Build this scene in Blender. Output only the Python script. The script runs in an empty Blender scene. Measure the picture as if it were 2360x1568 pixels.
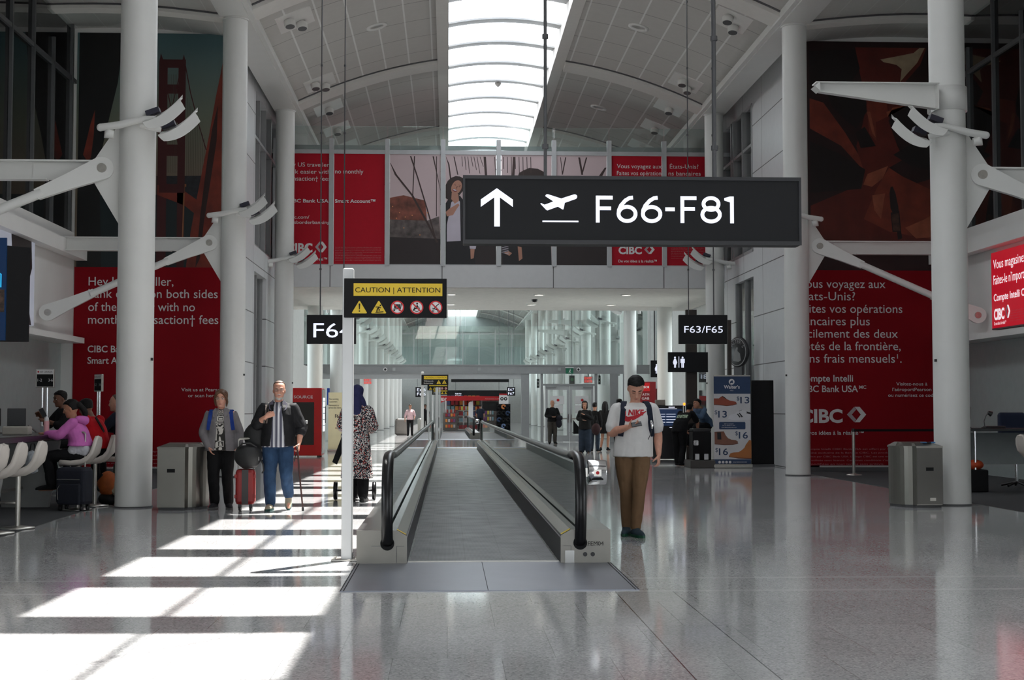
import bpy, math, random
from mathutils import Vector, Matrix
from mathutils.bvhtree import BVHTree
random.seed(7)
SC = bpy.context.scene
COL = SC.collection
# ---------------------------------------------------------------- camera
FPX, CX, CY, VX, VY, H = 3278.0, 1180.0, 784.0, 1032.0, 943.0, 1.42
PHI = math.atan((VY - CY) / FPX)
THE = math.atan((CX - VX) * math.cos(PHI) / FPX)
FW = Vector((math.sin(THE) * math.cos(PHI), math.cos(THE) * math.cos(PHI), math.sin(PHI)))
RT = Vector((math.cos(THE), -math.sin(THE), 0))
UP = RT.cross(FW)
cam = bpy.data.cameras.new('camera')
cam.sensor_width = 36.0
cam.lens = FPX / 2360 * 36
cam.clip_end = 600
camo = bpy.data.objects.new('camera', cam)
COL.objects.link(camo)
camo.matrix_world = Matrix(((RT.x, UP.x, -FW.x, 0), (RT.y, UP.y, -FW.y, 0), (RT.z, UP.z, -FW.z, H), (0, 0, 0, 1)))
SC.camera = camo
# ---------------------------------------------------------------- sky, sun, exposure
SC.view_settings.view_transform = 'Standard'
SC.view_settings.look = 'None'
SC.view_settings.gamma = 1.0
SC.view_settings.use_curve_mapping = False
SC.view_settings.exposure = 0.42
w = bpy.data.worlds.new('sky')
SC.world = w
w.use_nodes = True
bg = w.node_tree.nodes['Background']
bg.inputs[0].default_value = (0.90, 0.95, 1.0, 1)
bg.inputs[1].default_value = 2.9
SUN_DIR = Vector((-0.262, -0.357, -1.0))
sl = bpy.data.lights.new('sun', 'SUN')
sl.energy = 15.0
sl.angle = math.radians(0.55)
sl.color = (1.0, 0.96, 0.90)
so = bpy.data.objects.new('sun', sl)
COL.objects.link(so)
so.rotation_euler = SUN_DIR.to_track_quat('-Z', 'Y').to_euler()
try:
    SC.cycles.use_denoising = True
    SC.cycles.max_bounces = 8
    SC.cycles.diffuse_bounces = 4
    SC.cycles.glossy_bounces = 3
    SC.cycles.transmission_bounces = 4
    SC.cycles.transparent_max_bounces = 16
    SC.cycles.sample_clamp_indirect = 6.0
    SC.cycles.caustics_reflective = False
    SC.cycles.caustics_refractive = False
except Exception:
    pass

# ---------------------------------------------------------------- helpers
def P(px, py, Y):
    """point at depth Y seen at pixel px, py"""
    d = FW * FPX + RT * (px - CX) - UP * (py - CY)
    k = Y / d.y
    return Vector((d.x * k, Y, H + d.z * k))
def G(px, py, z=0.0):
    d = FW * FPX + RT * (px - CX) - UP * (py - CY)
    k = (z - H) / d.z
    return Vector((d.x * k, d.y * k, z))
def lin(c):
    c = c / 255.0
    return c / 12.92 if c <= 0.04045 else ((c + 0.055) / 1.055) ** 2.4
def rgb(r, g, b):
    return (lin(r), lin(g), lin(b))

class MB:
    """collects geometry, then links it as ONE mesh object"""
    def __init__(s):
        s.v = []; s.f = []; s.sm = []
    def add(s, vs, fs, smooth=False):
        n = len(s.v)
        s.v += [Vector(p) for p in vs]
        s.f += [[i + n for i in f] for f in fs]
        s.sm += [smooth] * len(fs)
        return s
    def box(s, a, b, m=None):
        x0, y0, z0 = a; x1, y1, z1 = b
        vs = [Vector(p) for p in ((x0,y0,z0),(x1,y0,z0),(x1,y1,z0),(x0,y1,z0),(x0,y0,z1),(x1,y0,z1),(x1,y1,z1),(x0,y1,z1))]
        if m is not None: vs = [m @ p for p in vs]
        return s.add(vs, [(0,3,2,1),(4,5,6,7),(0,1,5,4),(1,2,6,5),(2,3,7,6),(3,0,4,7)])
    def cbox(s, c, d, bev=0.0, m=None):
        """box by centre and size with bevelled vertical and horizontal edges"""
        x, y, z = c; a, b, h = d[0]/2, d[1]/2, d[2]/2
        if bev <= 0:
            return s.box((x-a,y-b,z-h),(x+a,y+b,z+h), m)
        r = min(bev, a*.98, b*.98, h*.98)
        prof = [(-h, r), (-h + r*.3, r*.3), (-h + r, 0), (h - r, 0), (h - r*.3, r*.3), (h, r)]
        rings = []
        for zz, ins in prof:
            aa, bb = a - ins, b - ins
            rr = max(r*.9 - ins*.5, r*.15)
            ring = []
            for cx, cy, a0 in ((aa-rr, bb-rr, 0), (-aa+rr, bb-rr, 90), (-aa+rr, -bb+rr, 180), (aa-rr, -bb+rr, 270)):
                for k in range(4):
                    t = math.radians(a0 + 30*k)
                    ring.append(Vector((x+cx+rr*math.cos(t), y+cy+rr*math.sin(t), z+zz)))
            rings.append(ring)
        if m is not None: rings = [[m @ p for p in r_] for r_ in rings]
        return s.loft(rings, True, True, smooth=False)
    def loft(s, rings, cap0=True, cap1=True, smooth=True, closed=True):
        n = len(rings[0]); vs = [p for r in rings for p in r]; fs = []
        for i in range(len(rings) - 1):
            for j in range(n if closed else n - 1):
                k = (j + 1) % n
                fs.append((i*n+j, i*n+k, (i+1)*n+k, (i+1)*n+j))
        s.add(vs, fs, smooth)
        if cap0: s.add([p for p in rings[0]][::-1], [list(range(n))])
        if cap1: s.add([p for p in rings[-1]], [list(range(n))])
        return s
    def tube(s, pts, r, n=12, cap=True, smooth=True, flat=1.0, up=None):
        pts = [Vector(p) for p in pts]
        rs = r if isinstance(r, (list, tuple)) else [r] * len(pts)
        rings = []; ref = Vector(up) if up else None
        for i, p in enumerate(pts):
            t = (pts[min(i+1, len(pts)-1)] - pts[max(i-1, 0)])
            t = t.normalized() if t.length > 1e-9 else Vector((0,0,1))
            if ref is None:
                ref = Vector((0,0,1)) if abs(t.z) < .9 else Vector((1,0,0))
            u = (ref - t * ref.dot(t))
            u = u.normalized() if u.length > 1e-6 else t.orthogonal().normalized()
            v = t.cross(u)
            ref = u
            rings.append([p + u*(rs[i]*math.cos(2*math.pi*j/n)) + v*(rs[i]*flat*math.sin(2*math.pi*j/n)) for j in range(n)])
        return s.loft(rings, cap, cap, smooth)
    def cyl(s, p0, p1, r, n=24, r1=None, cap=True, smooth=True):
        return s.tube([p0, p1], [r, r if r1 is None else r1], n, cap, smooth)
    def lathe(s, prof, c=(0,0,0), n=24, smooth=True, axis='Z'):
        rings = []
        for r, z in prof:
            ring = []
            for j in range(n):
                a = 2*math.pi*j/n
                q = (r*math.cos(a), r*math.sin(a), z)
                if axis == 'X': q = (z, r*math.cos(a), r*math.sin(a))
                if axis == 'Y': q = (r*math.cos(a), z, -r*math.sin(a))
                ring.append(Vector(c) + Vector(q))
            rings.append(ring)
        return s.loft(rings, True, True, smooth)
    def ball(s, c, r, n=14, m=8):
        c = Vector(c); rx, ry, rz = (r, r, r) if not isinstance(r, (tuple, list)) else r
        rings = []
        for i in range(m + 1):
            a = -math.pi/2 + math.pi*i/m
            a = max(-math.pi/2 + .12, min(math.pi/2 - .12, a))
            rings.append([c + Vector((rx*math.cos(a)*math.cos(2*math.pi*j/n), ry*math.cos(a)*math.sin(2*math.pi*j/n), rz*math.sin(a))) for j in range(n)])
        return s.loft(rings)
    def prism(s, poly, y0, y1, plane='XZ', smooth=False):
        """extrude a polygon; XZ polygons run along Y, YZ along X, XY along Z"""
        def q(p, t):
            return {'XZ': (p[0], t, p[1]), 'YZ': (t, p[0], p[1]), 'XY': (p[0], p[1], t)}[plane]
        n = len(poly)
        vs = [q(p, y0) for p in poly] + [q(p, y1) for p in poly]
        fs = [list(range(n)), list(range(2*n-1, n-1, -1))] + [(i, i+n, (i+1) % n + n, (i+1) % n) for i in range(n)]
        return s.add(vs, fs, smooth)
    def build(s, name, mat, parent=None, loc=None, fix=True):
        me = bpy.data.meshes.new(name)
        me.from_pydata([tuple(p) for p in s.v], [], s.f)
        me.polygons.foreach_set('use_smooth', s.sm)
        if fix:
            import bmesh
            bm = bmesh.new(); bm.from_mesh(me)
            bmesh.ops.recalc_face_normals(bm, faces=bm.faces)
            bm.to_mesh(me); bm.free()
        me.update()
        if mat is not None: me.materials.append(mat)
        o = bpy.data.objects.new(name, me)
        COL.objects.link(o)
        if parent is not None: o.parent = parent
        if loc is not None: o.location = loc
        return o

def tag(o, label=None, cat=None, group=None, kind=None):
    if label: o['label'] = label
    if cat: o['category'] = cat
    if group: o['group'] = group
    if kind: o['kind'] = kind
    return o
def thing(name, label, cat, loc=(0,0,0), rz=0.0, group=None):
    o = bpy.data.objects.new(name, None)
    o.empty_display_size = .1
    COL.objects.link(o)
    o.location = loc; o.rotation_euler = (0, 0, rz)
    return tag(o, label, cat, group)
def struct(mb, name, mat):
    return tag(mb.build(name, mat), kind='structure')
def dup(root, loc, rz=None, label=None, group=None):
    def cp(o, par):
        c = o.copy(); COL.objects.link(c)
        if par is not None: c.parent = par
        for ch in list(o.children): cp(ch, c)
        return c
    r = cp(root, None)
    r.location = loc
    if rz is not None: r.rotation_euler = (0, 0, rz)
    if label: r['label'] = label
    if group: r['group'] = group
    return r
ORD = 'first second third fourth fifth sixth seventh eighth ninth tenth eleventh twelfth thirteenth fourteenth fifteenth'.split()

# ---- lettering: many lines become one flat mesh, standing in XZ and facing -Y
_tc = {}
def text_geo(body, bold=0.0):
    key = (body, bold)
    if key in _tc: return _tc[key]
    cu = bpy.data.curves.new('t', 'FONT')
    cu.body = body; cu.size = 1.0; cu.resolution_u = 3
    cu.offset = bold
    o = bpy.data.objects.new('t', cu)
    me = bpy.data.meshes.new_from_object(o)
    vs = [v.co.copy() for v in me.vertices]; fs = [list(p.vertices) for p in me.polygons]
    bpy.data.objects.remove(o); bpy.data.curves.remove(cu); bpy.data.meshes.remove(me)
    _tc[key] = (vs, fs)
    return vs, fs
CAPH = 0.729
def letters(mb, body, x, z, h, y=0.0, align='L', width=None, bold=0.0, slant=0.0, sx=1.0):
    """capital height h, baseline z; width squeezes the line to that width"""
    vs, fs = text_geo(body, bold)
    if not vs: return mb
    k = h / CAPH
    x0 = min(v.x for v in vs); x1 = max(v.x for v in vs)
    kx = k * sx
    if width: kx = width / (x1 - x0)
    off = {'L': x0, 'C': (x0 + x1) / 2, 'R': x1}[align]
    mb.add([(x + (v.x - off) * kx + slant * v.y * k, y, z + v.y * k) for v in vs], fs)
    return mb
def ring2d(cx, cz, r0, r1, y, n=40):
    vs = []; fs = []
    for j in range(n):
        a = 2*math.pi*j/n
        vs += [(cx + r0*math.cos(a), y, cz + r0*math.sin(a)), (cx + r1*math.cos(a), y, cz + r1*math.sin(a))]
    for j in range(n):
        k = (j+1) % n
        fs.append((2*j, 2*j+1, 2*k+1, 2*k))
    return vs, fs
def poly2d(mb, pts, y):
    mb.add([(p[0], y, p[1]) for p in pts], [list(range(len(pts)))])
    return mb
def disc(cx, cz, r, n=32):
    return [(cx + r*math.cos(2*math.pi*j/n), cz + r*math.sin(2*math.pi*j/n)) for j in range(n)]

# ---------------------------------------------------------------- materials
def M(name, col, rough=.5, metal=0.0, var=.05, scale=6.0, bump=0.0, spec=.5, emit=None, estr=1.0, coat=0.0):
    m = bpy.data.materials.new(name)
    m.use_nodes = True
    nt = m.node_tree; b = nt.nodes['Principled BSDF']
    tc = nt.nodes.new('ShaderNodeTexCoord')
    nz = nt.nodes.new('ShaderNodeTexNoise')
    nz.inputs['Scale'].default_value = scale; nz.inputs['Detail'].default_value = 4
    nt.links.new(tc.outputs['Object'], nz.inputs['Vector'])
    rp = nt.nodes.new('ShaderNodeValToRGB')
    rp.color_ramp.elements[0].position = .3; rp.color_ramp.elements[1].position = .7
    rp.color_ramp.elements[0].color = tuple(c*(1-var) for c in col) + (1,)
    rp.color_ramp.elements[1].color = tuple(min(1, c*(1+var)) for c in col) + (1,)
    nt.links.new(nz.outputs['Fac'], rp.inputs['Fac'])
    nt.links.new(rp.outputs['Color'], b.inputs['Base Color'])
    b.inputs['Roughness'].default_value = rough
    b.inputs['Metallic'].default_value = metal
    b.inputs['Specular IOR Level'].default_value = spec
    if coat: b.inputs['Coat Weight'].default_value = coat
    if bump:
        bp = nt.nodes.new('ShaderNodeBump'); bp.inputs['Strength'].default_value = bump; bp.inputs['Distance'].default_value = .01
        nt.links.new(nz.outputs['Fac'], bp.inputs['Height']); nt.links.new(bp.outputs['Normal'], b.inputs['Normal'])
    if emit:
        b.inputs['Emission Color'].default_value = tuple(emit) + (1,)
        b.inputs['Emission Strength'].default_value = estr
    return m
def glass(name, tint=(.8,.92,.88), refl=.08, rough=.02, clear=1.0):
    m = bpy.data.materials.new(name); m.use_nodes = True
    nt = m.node_tree; nt.nodes.clear()
    out = nt.nodes.new('ShaderNodeOutputMaterial')
    tr = nt.nodes.new('ShaderNodeBsdfTransparent'); tr.inputs[0].default_value = tuple(tint) + (1,)
    gl = nt.nodes.new('ShaderNodeBsdfGlossy'); gl.inputs[0].default_value = (1,1,1,1); gl.inputs['Roughness'].default_value = rough
    lw = nt.nodes.new('ShaderNodeFresnel'); lw.inputs['IOR'].default_value = 1.45
    ad = nt.nodes.new('ShaderNodeMath'); ad.operation = 'ADD'; ad.inputs[1].default_value = refl - .03; ad.use_clamp = True
    nt.links.new(lw.outputs[0], ad.inputs[0])
    mx = nt.nodes.new('ShaderNodeMixShader')
    nt.links.new(ad.outputs[0], mx.inputs[0]); nt.links.new(tr.outputs[0], mx.inputs[1]); nt.links.new(gl.outputs[0], mx.inputs[2])
    res = mx.outputs[0]
    if clear < 1.0:
        df = nt.nodes.new('ShaderNodeBsdfDiffuse'); df.inputs[0].default_value = tuple(tint) + (1,)
        m2 = nt.nodes.new('ShaderNodeMixShader'); m2.inputs[0].default_value = 1 - clear
        nt.links.new(res, m2.inputs[1]); nt.links.new(df.outputs[0], m2.inputs[2]); res = m2.outputs[0]
    nt.links.new(res, out.inputs['Surface'])
    return m
class NT:
    """small helper for node maths"""
    def __init__(s, m):
        s.nt = m.node_tree; s.b = s.nt.nodes['Principled BSDF']
    def n(s, t, **kw):
        nd = s.nt.nodes.new(t)
        for k, v in kw.items():
            setattr(nd, k, v)
        return nd
    def math(s, op, a, b=None, c=None):
        nd = s.nt.nodes.new('ShaderNodeMath'); nd.operation = op
        for i, x in enumerate((a, b, c)):
            if x is None: continue
            if isinstance(x, (int, float)): nd.inputs[i].default_value = x
            else: s.nt.links.new(x, nd.inputs[i])
        return nd.outputs[0]
    def mix(s, fac, a, b):
        nd = s.nt.nodes.new('ShaderNodeMix'); nd.data_type = 'RGBA'
        for idx, x in ((0, fac), (6, a), (7, b)):
            if isinstance(x, (int, float)): nd.inputs[idx].default_value = x
            elif isinstance(x, tuple): nd.inputs[idx].default_value = x + ((1,) if len(x) == 3 else ())
            else: s.nt.links.new(x, nd.inputs[idx])
        return nd.outputs[2]
    def link(s, a, b): s.nt.links.new(a, b)
    def band(s, v, period, centre, half):
        """1 inside |v - centre mod period| < half"""
        t = s.math('SUBTRACT', v, centre - period / 2)
        t = s.math('FLOORED_MODULO', t, period)
        t = s.math('ABSOLUTE', s.math('SUBTRACT', t, period / 2))
        return s.math('LESS_THAN', t, half)

WHITE = M('painted_white_steel', (.76,.76,.735), .35, var=.02, scale=2)
CEILW = M('ceiling_white', (.78,.76,.72), .6, var=.02)
WALLW = M('white_wall_paint', (.82,.81,.79), .55, var=.03, scale=1)
GREYP = M('grey_metal_panel', (.50,.51,.52), .38, .3, var=.03)
STEELG = M('grey_painted_steel', (.34,.345,.35), .4, .2, var=.03)
DGREY = M('dark_grey', (.09,.09,.095), .5)
BLACK = M('black_plastic', (.012,.012,.014), .35)
BLACKM = M('matt_black', (.010,.010,.011), .7, spec=.2)
SIGNK = M('charcoal_sign_face', (.014,.0145,.016), .55, var=.03, spec=.22)
RUBBER = M('black_rubber', (.006,.006,.007), .28, spec=.35)
STEEL = M('brushed_stainless', (.52,.50,.46), .32, .9, var=.08, scale=18)
CHROME = M('polished_steel', (.75,.75,.76), .12, 1.0, var=.02)
RED = M('printed_red', (.26,.0045,.011), .6, var=.04, scale=1.5, spec=.12)
REDB = M('bridge_red_print', (.46,.008,.022), .5, var=.03, spec=.2)
PWHITE = M('printed_white', (.78,.76,.76), .5, var=.01)
SIGNW = M('lit_sign_white', (.8,.82,.9), .5, emit=(.78,.82,1.0), estr=.60)
YELLOW = M('sign_yellow', (.72,.50,.03), .45)
SIGNRED = M('sign_red', (.55,.012,.015), .45)
NAVY = M('navy_print', (.018,.045,.115), .45)
# ================================================================ STRUCTURE
XL, XR, XC = -4.545, 7.50, 1.475          # column rows and the hall's middle
CY0, BAY = 20.9, 9.35                     # first visible column, bay
def bay(k): return CY0 + BAY * k
WL, WR = -4.95, 8.12                      # side walls beyond the murals
LL, LR = -8.34, 11.29                     # lounge side walls
YM = 32.0                                 # mural walls
YB0, YB1 = 41.4, 50.6                     # bridge
YP = 61.0                                 # glazed partition
YE = 150.0                                # far end

def side_name(s): return 'left' if s < 0 else 'right'
# --- floor: speckled polished terrazzo
def terrazzo():
    m = M('terrazzo', (.33,.33,.335), .13)
    t = NT(m); nt = t.nt; b = t.b
    tc = t.n('ShaderNodeTexCoord'); sp = t.n('ShaderNodeSeparateXYZ'); t.link(tc.outputs['Object'], sp.inputs[0])
    x, y = sp.outputs[0], sp.outputs[1]
    v1 = t.n('ShaderNodeTexVoronoi'); v1.inputs['Scale'].default_value = 85; t.link(tc.outputs['Object'], v1.inputs['Vector'])
    bw = t.n('ShaderNodeRGBToBW'); t.link(v1.outputs['Color'], bw.inputs[0])
    r1 = t.n('ShaderNodeValToRGB'); t.link(bw.outputs[0], r1.inputs[0])
    e = r1.color_ramp.elements
    e[0].position = .12; e[0].color = (.32,.32,.325,1); e[1].position = .88; e[1].color = (.62,.615,.61,1)
    m1 = e.new(.35); m1.color = (.45,.45,.455,1)
    m2 = e.new(.7); m2.color = (.53,.528,.525,1)
    nz = t.n('ShaderNodeTexNoise'); nz.inputs['Scale'].default_value = .7; t.link(tc.outputs['Object'], nz.inputs['Vector'])
    big = t.n('ShaderNodeMapRange'); big.inputs[1].default_value = .3; big.inputs[2].default_value = .7; big.inputs[3].default_value = .92; big.inputs[4].default_value = 1.06
    t.link(nz.outputs[0], big.inputs[0])
    # slabs: slightly different tone each
    br = t.n('ShaderNodeTexBrick'); br.inputs['Scale'].default_value = 1.0
    br.inputs['Brick Width'].default_value = .62; br.inputs['Row Height'].default_value = 1.17
    br.inputs['Mortar Size'].default_value = .0016; br.inputs['Color1'].default_value = (.94,.94,.94,1); br.inputs['Color2'].default_value = (1.05,1.05,1.05,1)
    br.inputs['Mortar'].default_value = (.45,.45,.45,1)
    t.link(tc.outputs['Object'], br.inputs['Vector'])
    base = t.n('ShaderNodeMix'); base.data_type = 'RGBA'; base.blend_type = 'MULTIPLY'; base.inputs[0].default_value = 1
    t.link(r1.outputs[0], base.inputs[6]); t.link(br.outputs['Color'], base.inputs[7])
    # lighter lines beside every column line, lighter strip at the walkway's side
    l1 = t.band(y, BAY, bay(0) - .42, .045); l2 = t.band(y, BAY, bay(0) + .42, .045)
    ln = t.math('MAXIMUM', l1, l2)
    st = t.math('LESS_THAN', t.math('ABSOLUTE', t.math('SUBTRACT', x, 1.53)), .225)
    st = t.math('MULTIPLY', st, t.math('LESS_THAN', y, 11.1))
    ed = t.math('ABSOLUTE', t.math('SUBTRACT', t.math('ABSOLUTE', t.math('SUBTRACT', x, 1.53)), .225))
    ed = t.math('MULTIPLY', t.math('LESS_THAN', ed, .004), t.math('LESS_THAN', y, 11.1))
    c = t.mix(t.math('MULTIPLY', ln, .65), base.outputs[2], (.62,.62,.61))
    c = t.mix(t.math('MULTIPLY', st, .25), c, (.52,.52,.51))
    c = t.mix(ed, c, (.08,.08,.08))
    fin = t.n('ShaderNodeMix'); fin.data_type = 'RGBA'; fin.blend_type = 'MULTIPLY'; fin.inputs[0].default_value = 1
    t.link(c, fin.inputs[6]); t.link(big.outputs[0], fin.inputs[7])
    t.link(fin.outputs[2], b.inputs['Base Color'])
    rr = t.n('ShaderNodeMapRange'); rr.inputs[3].default_value = .05; rr.inputs[4].default_value = .11
    t.link(nz.outputs[0], rr.inputs[0]); t.link(rr.outputs[0], b.inputs['Roughness'])
    b.inputs['Specular IOR Level'].default_value = .80
    return m
FLOORM = terrazzo()
struct(MB().box((-16,-6,-.2),(19,YE+2,0)), 'floor', FLOORM)
def carpet():
    m = M('carpet', (.045,.046,.05), .95, var=.3, scale=160, bump=.4)
    return m
CARPET = carpet()
struct(MB().prism([(-16,8),(-4.93,8),(-4.93,15.7),(-5.22,25.6),(-5.22,YM),(-16,YM)], .0, .006, 'XY'), 'floor_carpet_left', CARPET)
struct(MB().prism([(7.92,8),(19,8),(19,YM),(7.92,YM)], .0, .006, 'XY'), 'floor_carpet_right', CARPET)

# --- vault
def vz(x): return 11.27 - .0419 * (x - XC) ** 2
ZE = vz(0.0)                      # edge of the skylight opening
def panelled():
    m = M('ceiling_panels', (.56,.54,.51), .62, var=.02)
    t = NT(m); b = t.b
    tc = t.n('ShaderNodeTexCoord'); sp = t.n('ShaderNodeSeparateXYZ'); t.link(tc.outputs['Object'], sp.inputs[0])
    x, y = sp.outputs[0], sp.outputs[1]
    base = b.inputs['Base Color'].links[0].from_socket
    cross = t.band(y, BAY / 6, bay(0), .018)
    lg = t.band(x, .64, XC, .020)
    c = t.mix(t.math('MULTIPLY', cross, .75), base, (.22,.21,.20))
    c = t.mix(t.math('MULTIPLY', lg, .6), c, (.95,.95,.93))
    t.link(c, b.inputs['Base Color'])
    return m
CEILP = panelled()
mb = MB()
def vault_half(xa, xb, n=14):
    sec = [(xa + (xb-xa)*i/n) for i in range(n+1)]
    lower = [(x, vz(x)) for x in sec]
    poly = lower + [(x, vz(x)+.18) for x in sec[::-1]]
    return poly
mb.prism(vault_half(-4.22, -.31), -6, YE, 'XZ', True)
mb.prism(vault_half(3.26, 7.17), -6, YE, 'XZ', True)
struct(mb, 'ceiling', CEILP)
# skylight edge beams and longitudinal beams on the columns
mb = MB()
mb.box((-.31,-6,ZE-.06),(0,YE,ZE+.45)); mb.box((2.95,-6,ZE-.06),(3.26,YE,ZE+.45))
struct(mb, 'trim_skylight_edges', CEILW)
mb = MB()
for s in (-1, 1):
    f = lambda d: XC + s * d
    a, b_ = sorted((f(5.72), f(6.33)))
    mb.box((a,-6,9.74),(b_,YE,10.25))
    a, b_ = sorted((f(5.62), f(5.74)))
    mb.box((a,-6,9.78),(b_,YE,10.3))
struct(mb, 'trim_column_beams', WHITE)
# arch ribs with a dark reveal beside them
mb = MB(); md = MB()
for k in range(-2, 14):
    y = bay(k)
    for xa, xb in ((-4.22,-.31),(3.26,7.17)):
        sec = [xa + (xb-xa)*i/12 for i in range(13)]
        poly = [(x, vz(x)-.12) for x in sec] + [(x, vz(x)+.02) for x in sec[::-1]]
        mb.prism(poly, y-.40, y+.40, 'XZ')
        poly = [(x, vz(x)-.025) for x in sec] + [(x, vz(x)+.02) for x in sec[::-1]]
        md.prism(poly, y-.47, y-.40, 'XZ')
struct(mb, 'trim_arch_ribs', CEILW)
struct(md, 'trim_arch_reveals', DGREY)
# skylight: tilted glazing blades on curbs, clear panes above
ZG = ZE + .33
mb = MB()
sky_y = [bay(0) + BAY/4*i - .18 for i in range(-11, 54)]
def sky_arch(x): return .16 * (1 - ((x - XC)/1.475)**2)
for y in sky_y:
    n = 10
    w_, th = .40, .045
    tilt = math.tan(math.radians(8.5))
    rings = []
    for i in range(n+1):
        x = 2.95*i/n
        z = ZG + sky_arch(x)
        rings.append([Vector((x, y-w_, z - w_*tilt)), Vector((x, y+w_, z + w_*tilt)), Vector((x, y+w_, z + w_*tilt + th)), Vector((x, y-w_, z - w_*tilt + th))])
    mb.loft(rings, smooth=False)
struct(mb, 'trim_skylight_blades', STEELG)
def sun_screen():  # translucent sheet added to hold back direct sun
    m = bpy.data.materials.new('fritted_glass'); m.use_nodes = True
    nt = m.node_tree; nt.nodes.clear()
    out = nt.nodes.new('ShaderNodeOutputMaterial'); tl = nt.nodes.new('ShaderNodeBsdfTranslucent')
    tl.inputs[0].default_value = (.55,.57,.60,1); nt.links.new(tl.outputs[0], out.inputs[0])
    return m
def skypane(xa, xb, dz=0.0):
    xs = [xa + (xb-xa)*i/8 for i in range(9)]
    rings = [[Vector((x, y, ZG + .15 + dz + sky_arch(x))) for x in xs] for y in (-6, YE)]
    return MB().loft(rings, False, False, True, closed=False)
struct(skypane(0, 2.2), 'window_1_skylight', glass('skylight_glass', (.97,.98,1.0), -1.0))
SUN_SCREEN = sun_screen()
struct(skypane(2.2, 2.95), 'window_1_fritted_strip', SUN_SCREEN)  # added strip that trims the right edge of the floor's sun patches
struct(skypane(1.12, 1.20, -.01), 'window_1_glazing_joint', SUN_SCREEN)  # added strip that casts the long shadow line across the sun patches
# roof upstands outside the skylight
mb = MB(); mb.box((-.31,-6,ZE+.45),(-.1,YE,ZE+.75)); mb.box((3.0,-6,ZE+.45),(3.26,YE,ZE+.75))
struct(mb, 'trim_roof_upstands', GREYP)

# --- side aisles: ceilings over the lounges
def aisle():
    m = M('aisle_ceiling', (.74,.73,.70), .6, var=.02)
    t = NT(m); b = t.b
    tc = t.n('ShaderNodeTexCoord'); sp = t.n('ShaderNodeSeparateXYZ'); t.link(tc.outputs['Object'], sp.inputs[0])
    base = b.inputs['Base Color'].links[0].from_socket
    c = t.mix(t.math('MULTIPLY', t.band(sp.outputs[0], .64, 0, .012), .5), base, (.95,.95,.93))
    t.link(c, b.inputs['Base Color'])
    return m
AISLE = aisle()
mb = MB(); mr = MB(); md = MB()
for s in (-1, 1):
    xs = [6.25 + (10.6 - 6.25)*i/8 for i in range(9)]
    zz = lambda d: 9.80 + .12*math.sin(math.pi*(d-6.25)/4.3) + (d-6.25)*.03
    poly = [(XC + s*d, zz(d)) for d in xs] + [(XC + s*d, zz(d)+.2) for d in xs[::-1]]
    mb.prism(poly, -6, YM + .2, 'XZ', True)
    for k in (-1, 0, 1):
        y = bay(k)
        poly = [(XC + s*d, zz(d)-.10) for d in xs] + [(XC + s*d, zz(d)+.03) for d in xs[::-1]]
        mr.prism(poly, y-.2, y+.2, 'XZ')
        poly = [(XC + s*d, zz(d)-.03) for d in xs] + [(XC + s*d, zz(d)+.03) for d in xs[::-1]]
        md.prism(poly, y-.25, y-.195, 'XZ')
struct(mb, 'ceiling_aisles', AISLE)
struct(mr, 'trim_aisle_ribs', CEILW)
struct(md, 'trim_aisle_reveals', DGREY)

# --- mural walls (the prints hang on them)
struct(MB().box((LL-2,YM,0),(WL,YM+.25,10.1)), 'wall_mural_left', WALLW)
struct(MB().box((WR,YM,0),(LR+2,YM+.25,10.1)), 'wall_mural_right', WALLW)

# --- lounge side walls: white fascia, glazed upper storey, dark glossy lower wall
GLASSD = glass('tinted_mezzanine_glass', (.74,.80,.78), .12)
GLASSG = glass('greenish_glass', (.90,.955,.94), .10)
GLASSC = glass('clear_balustrade_glass', (.94,.97,.965), .06)
LOWW = M('glossy_grey_wall', (.40,.46,.45), .16, var=.03)
RAILM = M('dark_mullion', (.13,.135,.14), .4, .4)
for s, nm in ((-1,'left'),(1,'right')):
    f = lambda d: XC + s*d
    D = XC - LL
    def bx(mb, d0, d1, y0, y1, z0, z1):
        a, b_ = sorted((f(d0), f(d1)))
        return mb.box((a,y0,z0),(b_,y1,z1))
    y0 = 12.0
    struct(bx(MB(), D, D+.3, y0, YM, 2.98, 5.35), 'wall_fascia_'+nm, WALLW)
    struct(bx(MB(), D+.25, D+.5, y0, YM, 0, 3.0), 'wall_lounge_'+nm, LOWW)
    struct(bx(bx(MB(), D-.35, D+.3, y0, YM-.35, 2.86, 2.98), D-.30, D-.05, y0, YM, 4.72, 5.02), 'trim_ledge_'+nm, WALLW)
    # mezzanine room behind the glass
    struct(bx(MB(), D+4.0, D+4.2, y0, YM, 5.3, 10.2), 'wall_mezzanine_'+nm, M('mezzanine_wall_'+nm, (.60,.60,.58), .6))
    struct(bx(MB(), D+.3, D+4.2, y0, YM, 5.15, 5.35), 'floor_mezzanine_'+nm, DGREY)
    struct(bx(MB(), D, D+4.2, y0, YM, 10.0, 10.2), 'ceiling_mezzanine_'+nm, CEILW)
    g = bx(MB(), D+.05, D+.07, y0, YM, 5.35, 10.0)
    struct(g, 'window_%d_mezzanine' % (2 if s < 0 else 3), GLASSD)
    mb = MB()
    for i in range(14):
        y = YM - .35 - 1.45*i
        bx(mb, D-.02, D+.045, y-.035, y+.035, 5.35, 9.3 if i % 2 else 10.0)
    for z in (8.75,):
        bx(mb, D-.01, D+.045, y0, YM, z-.045, z+.045)
    struct(mb, 'trim_mezzanine_mullions_'+nm, RAILM)

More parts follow.
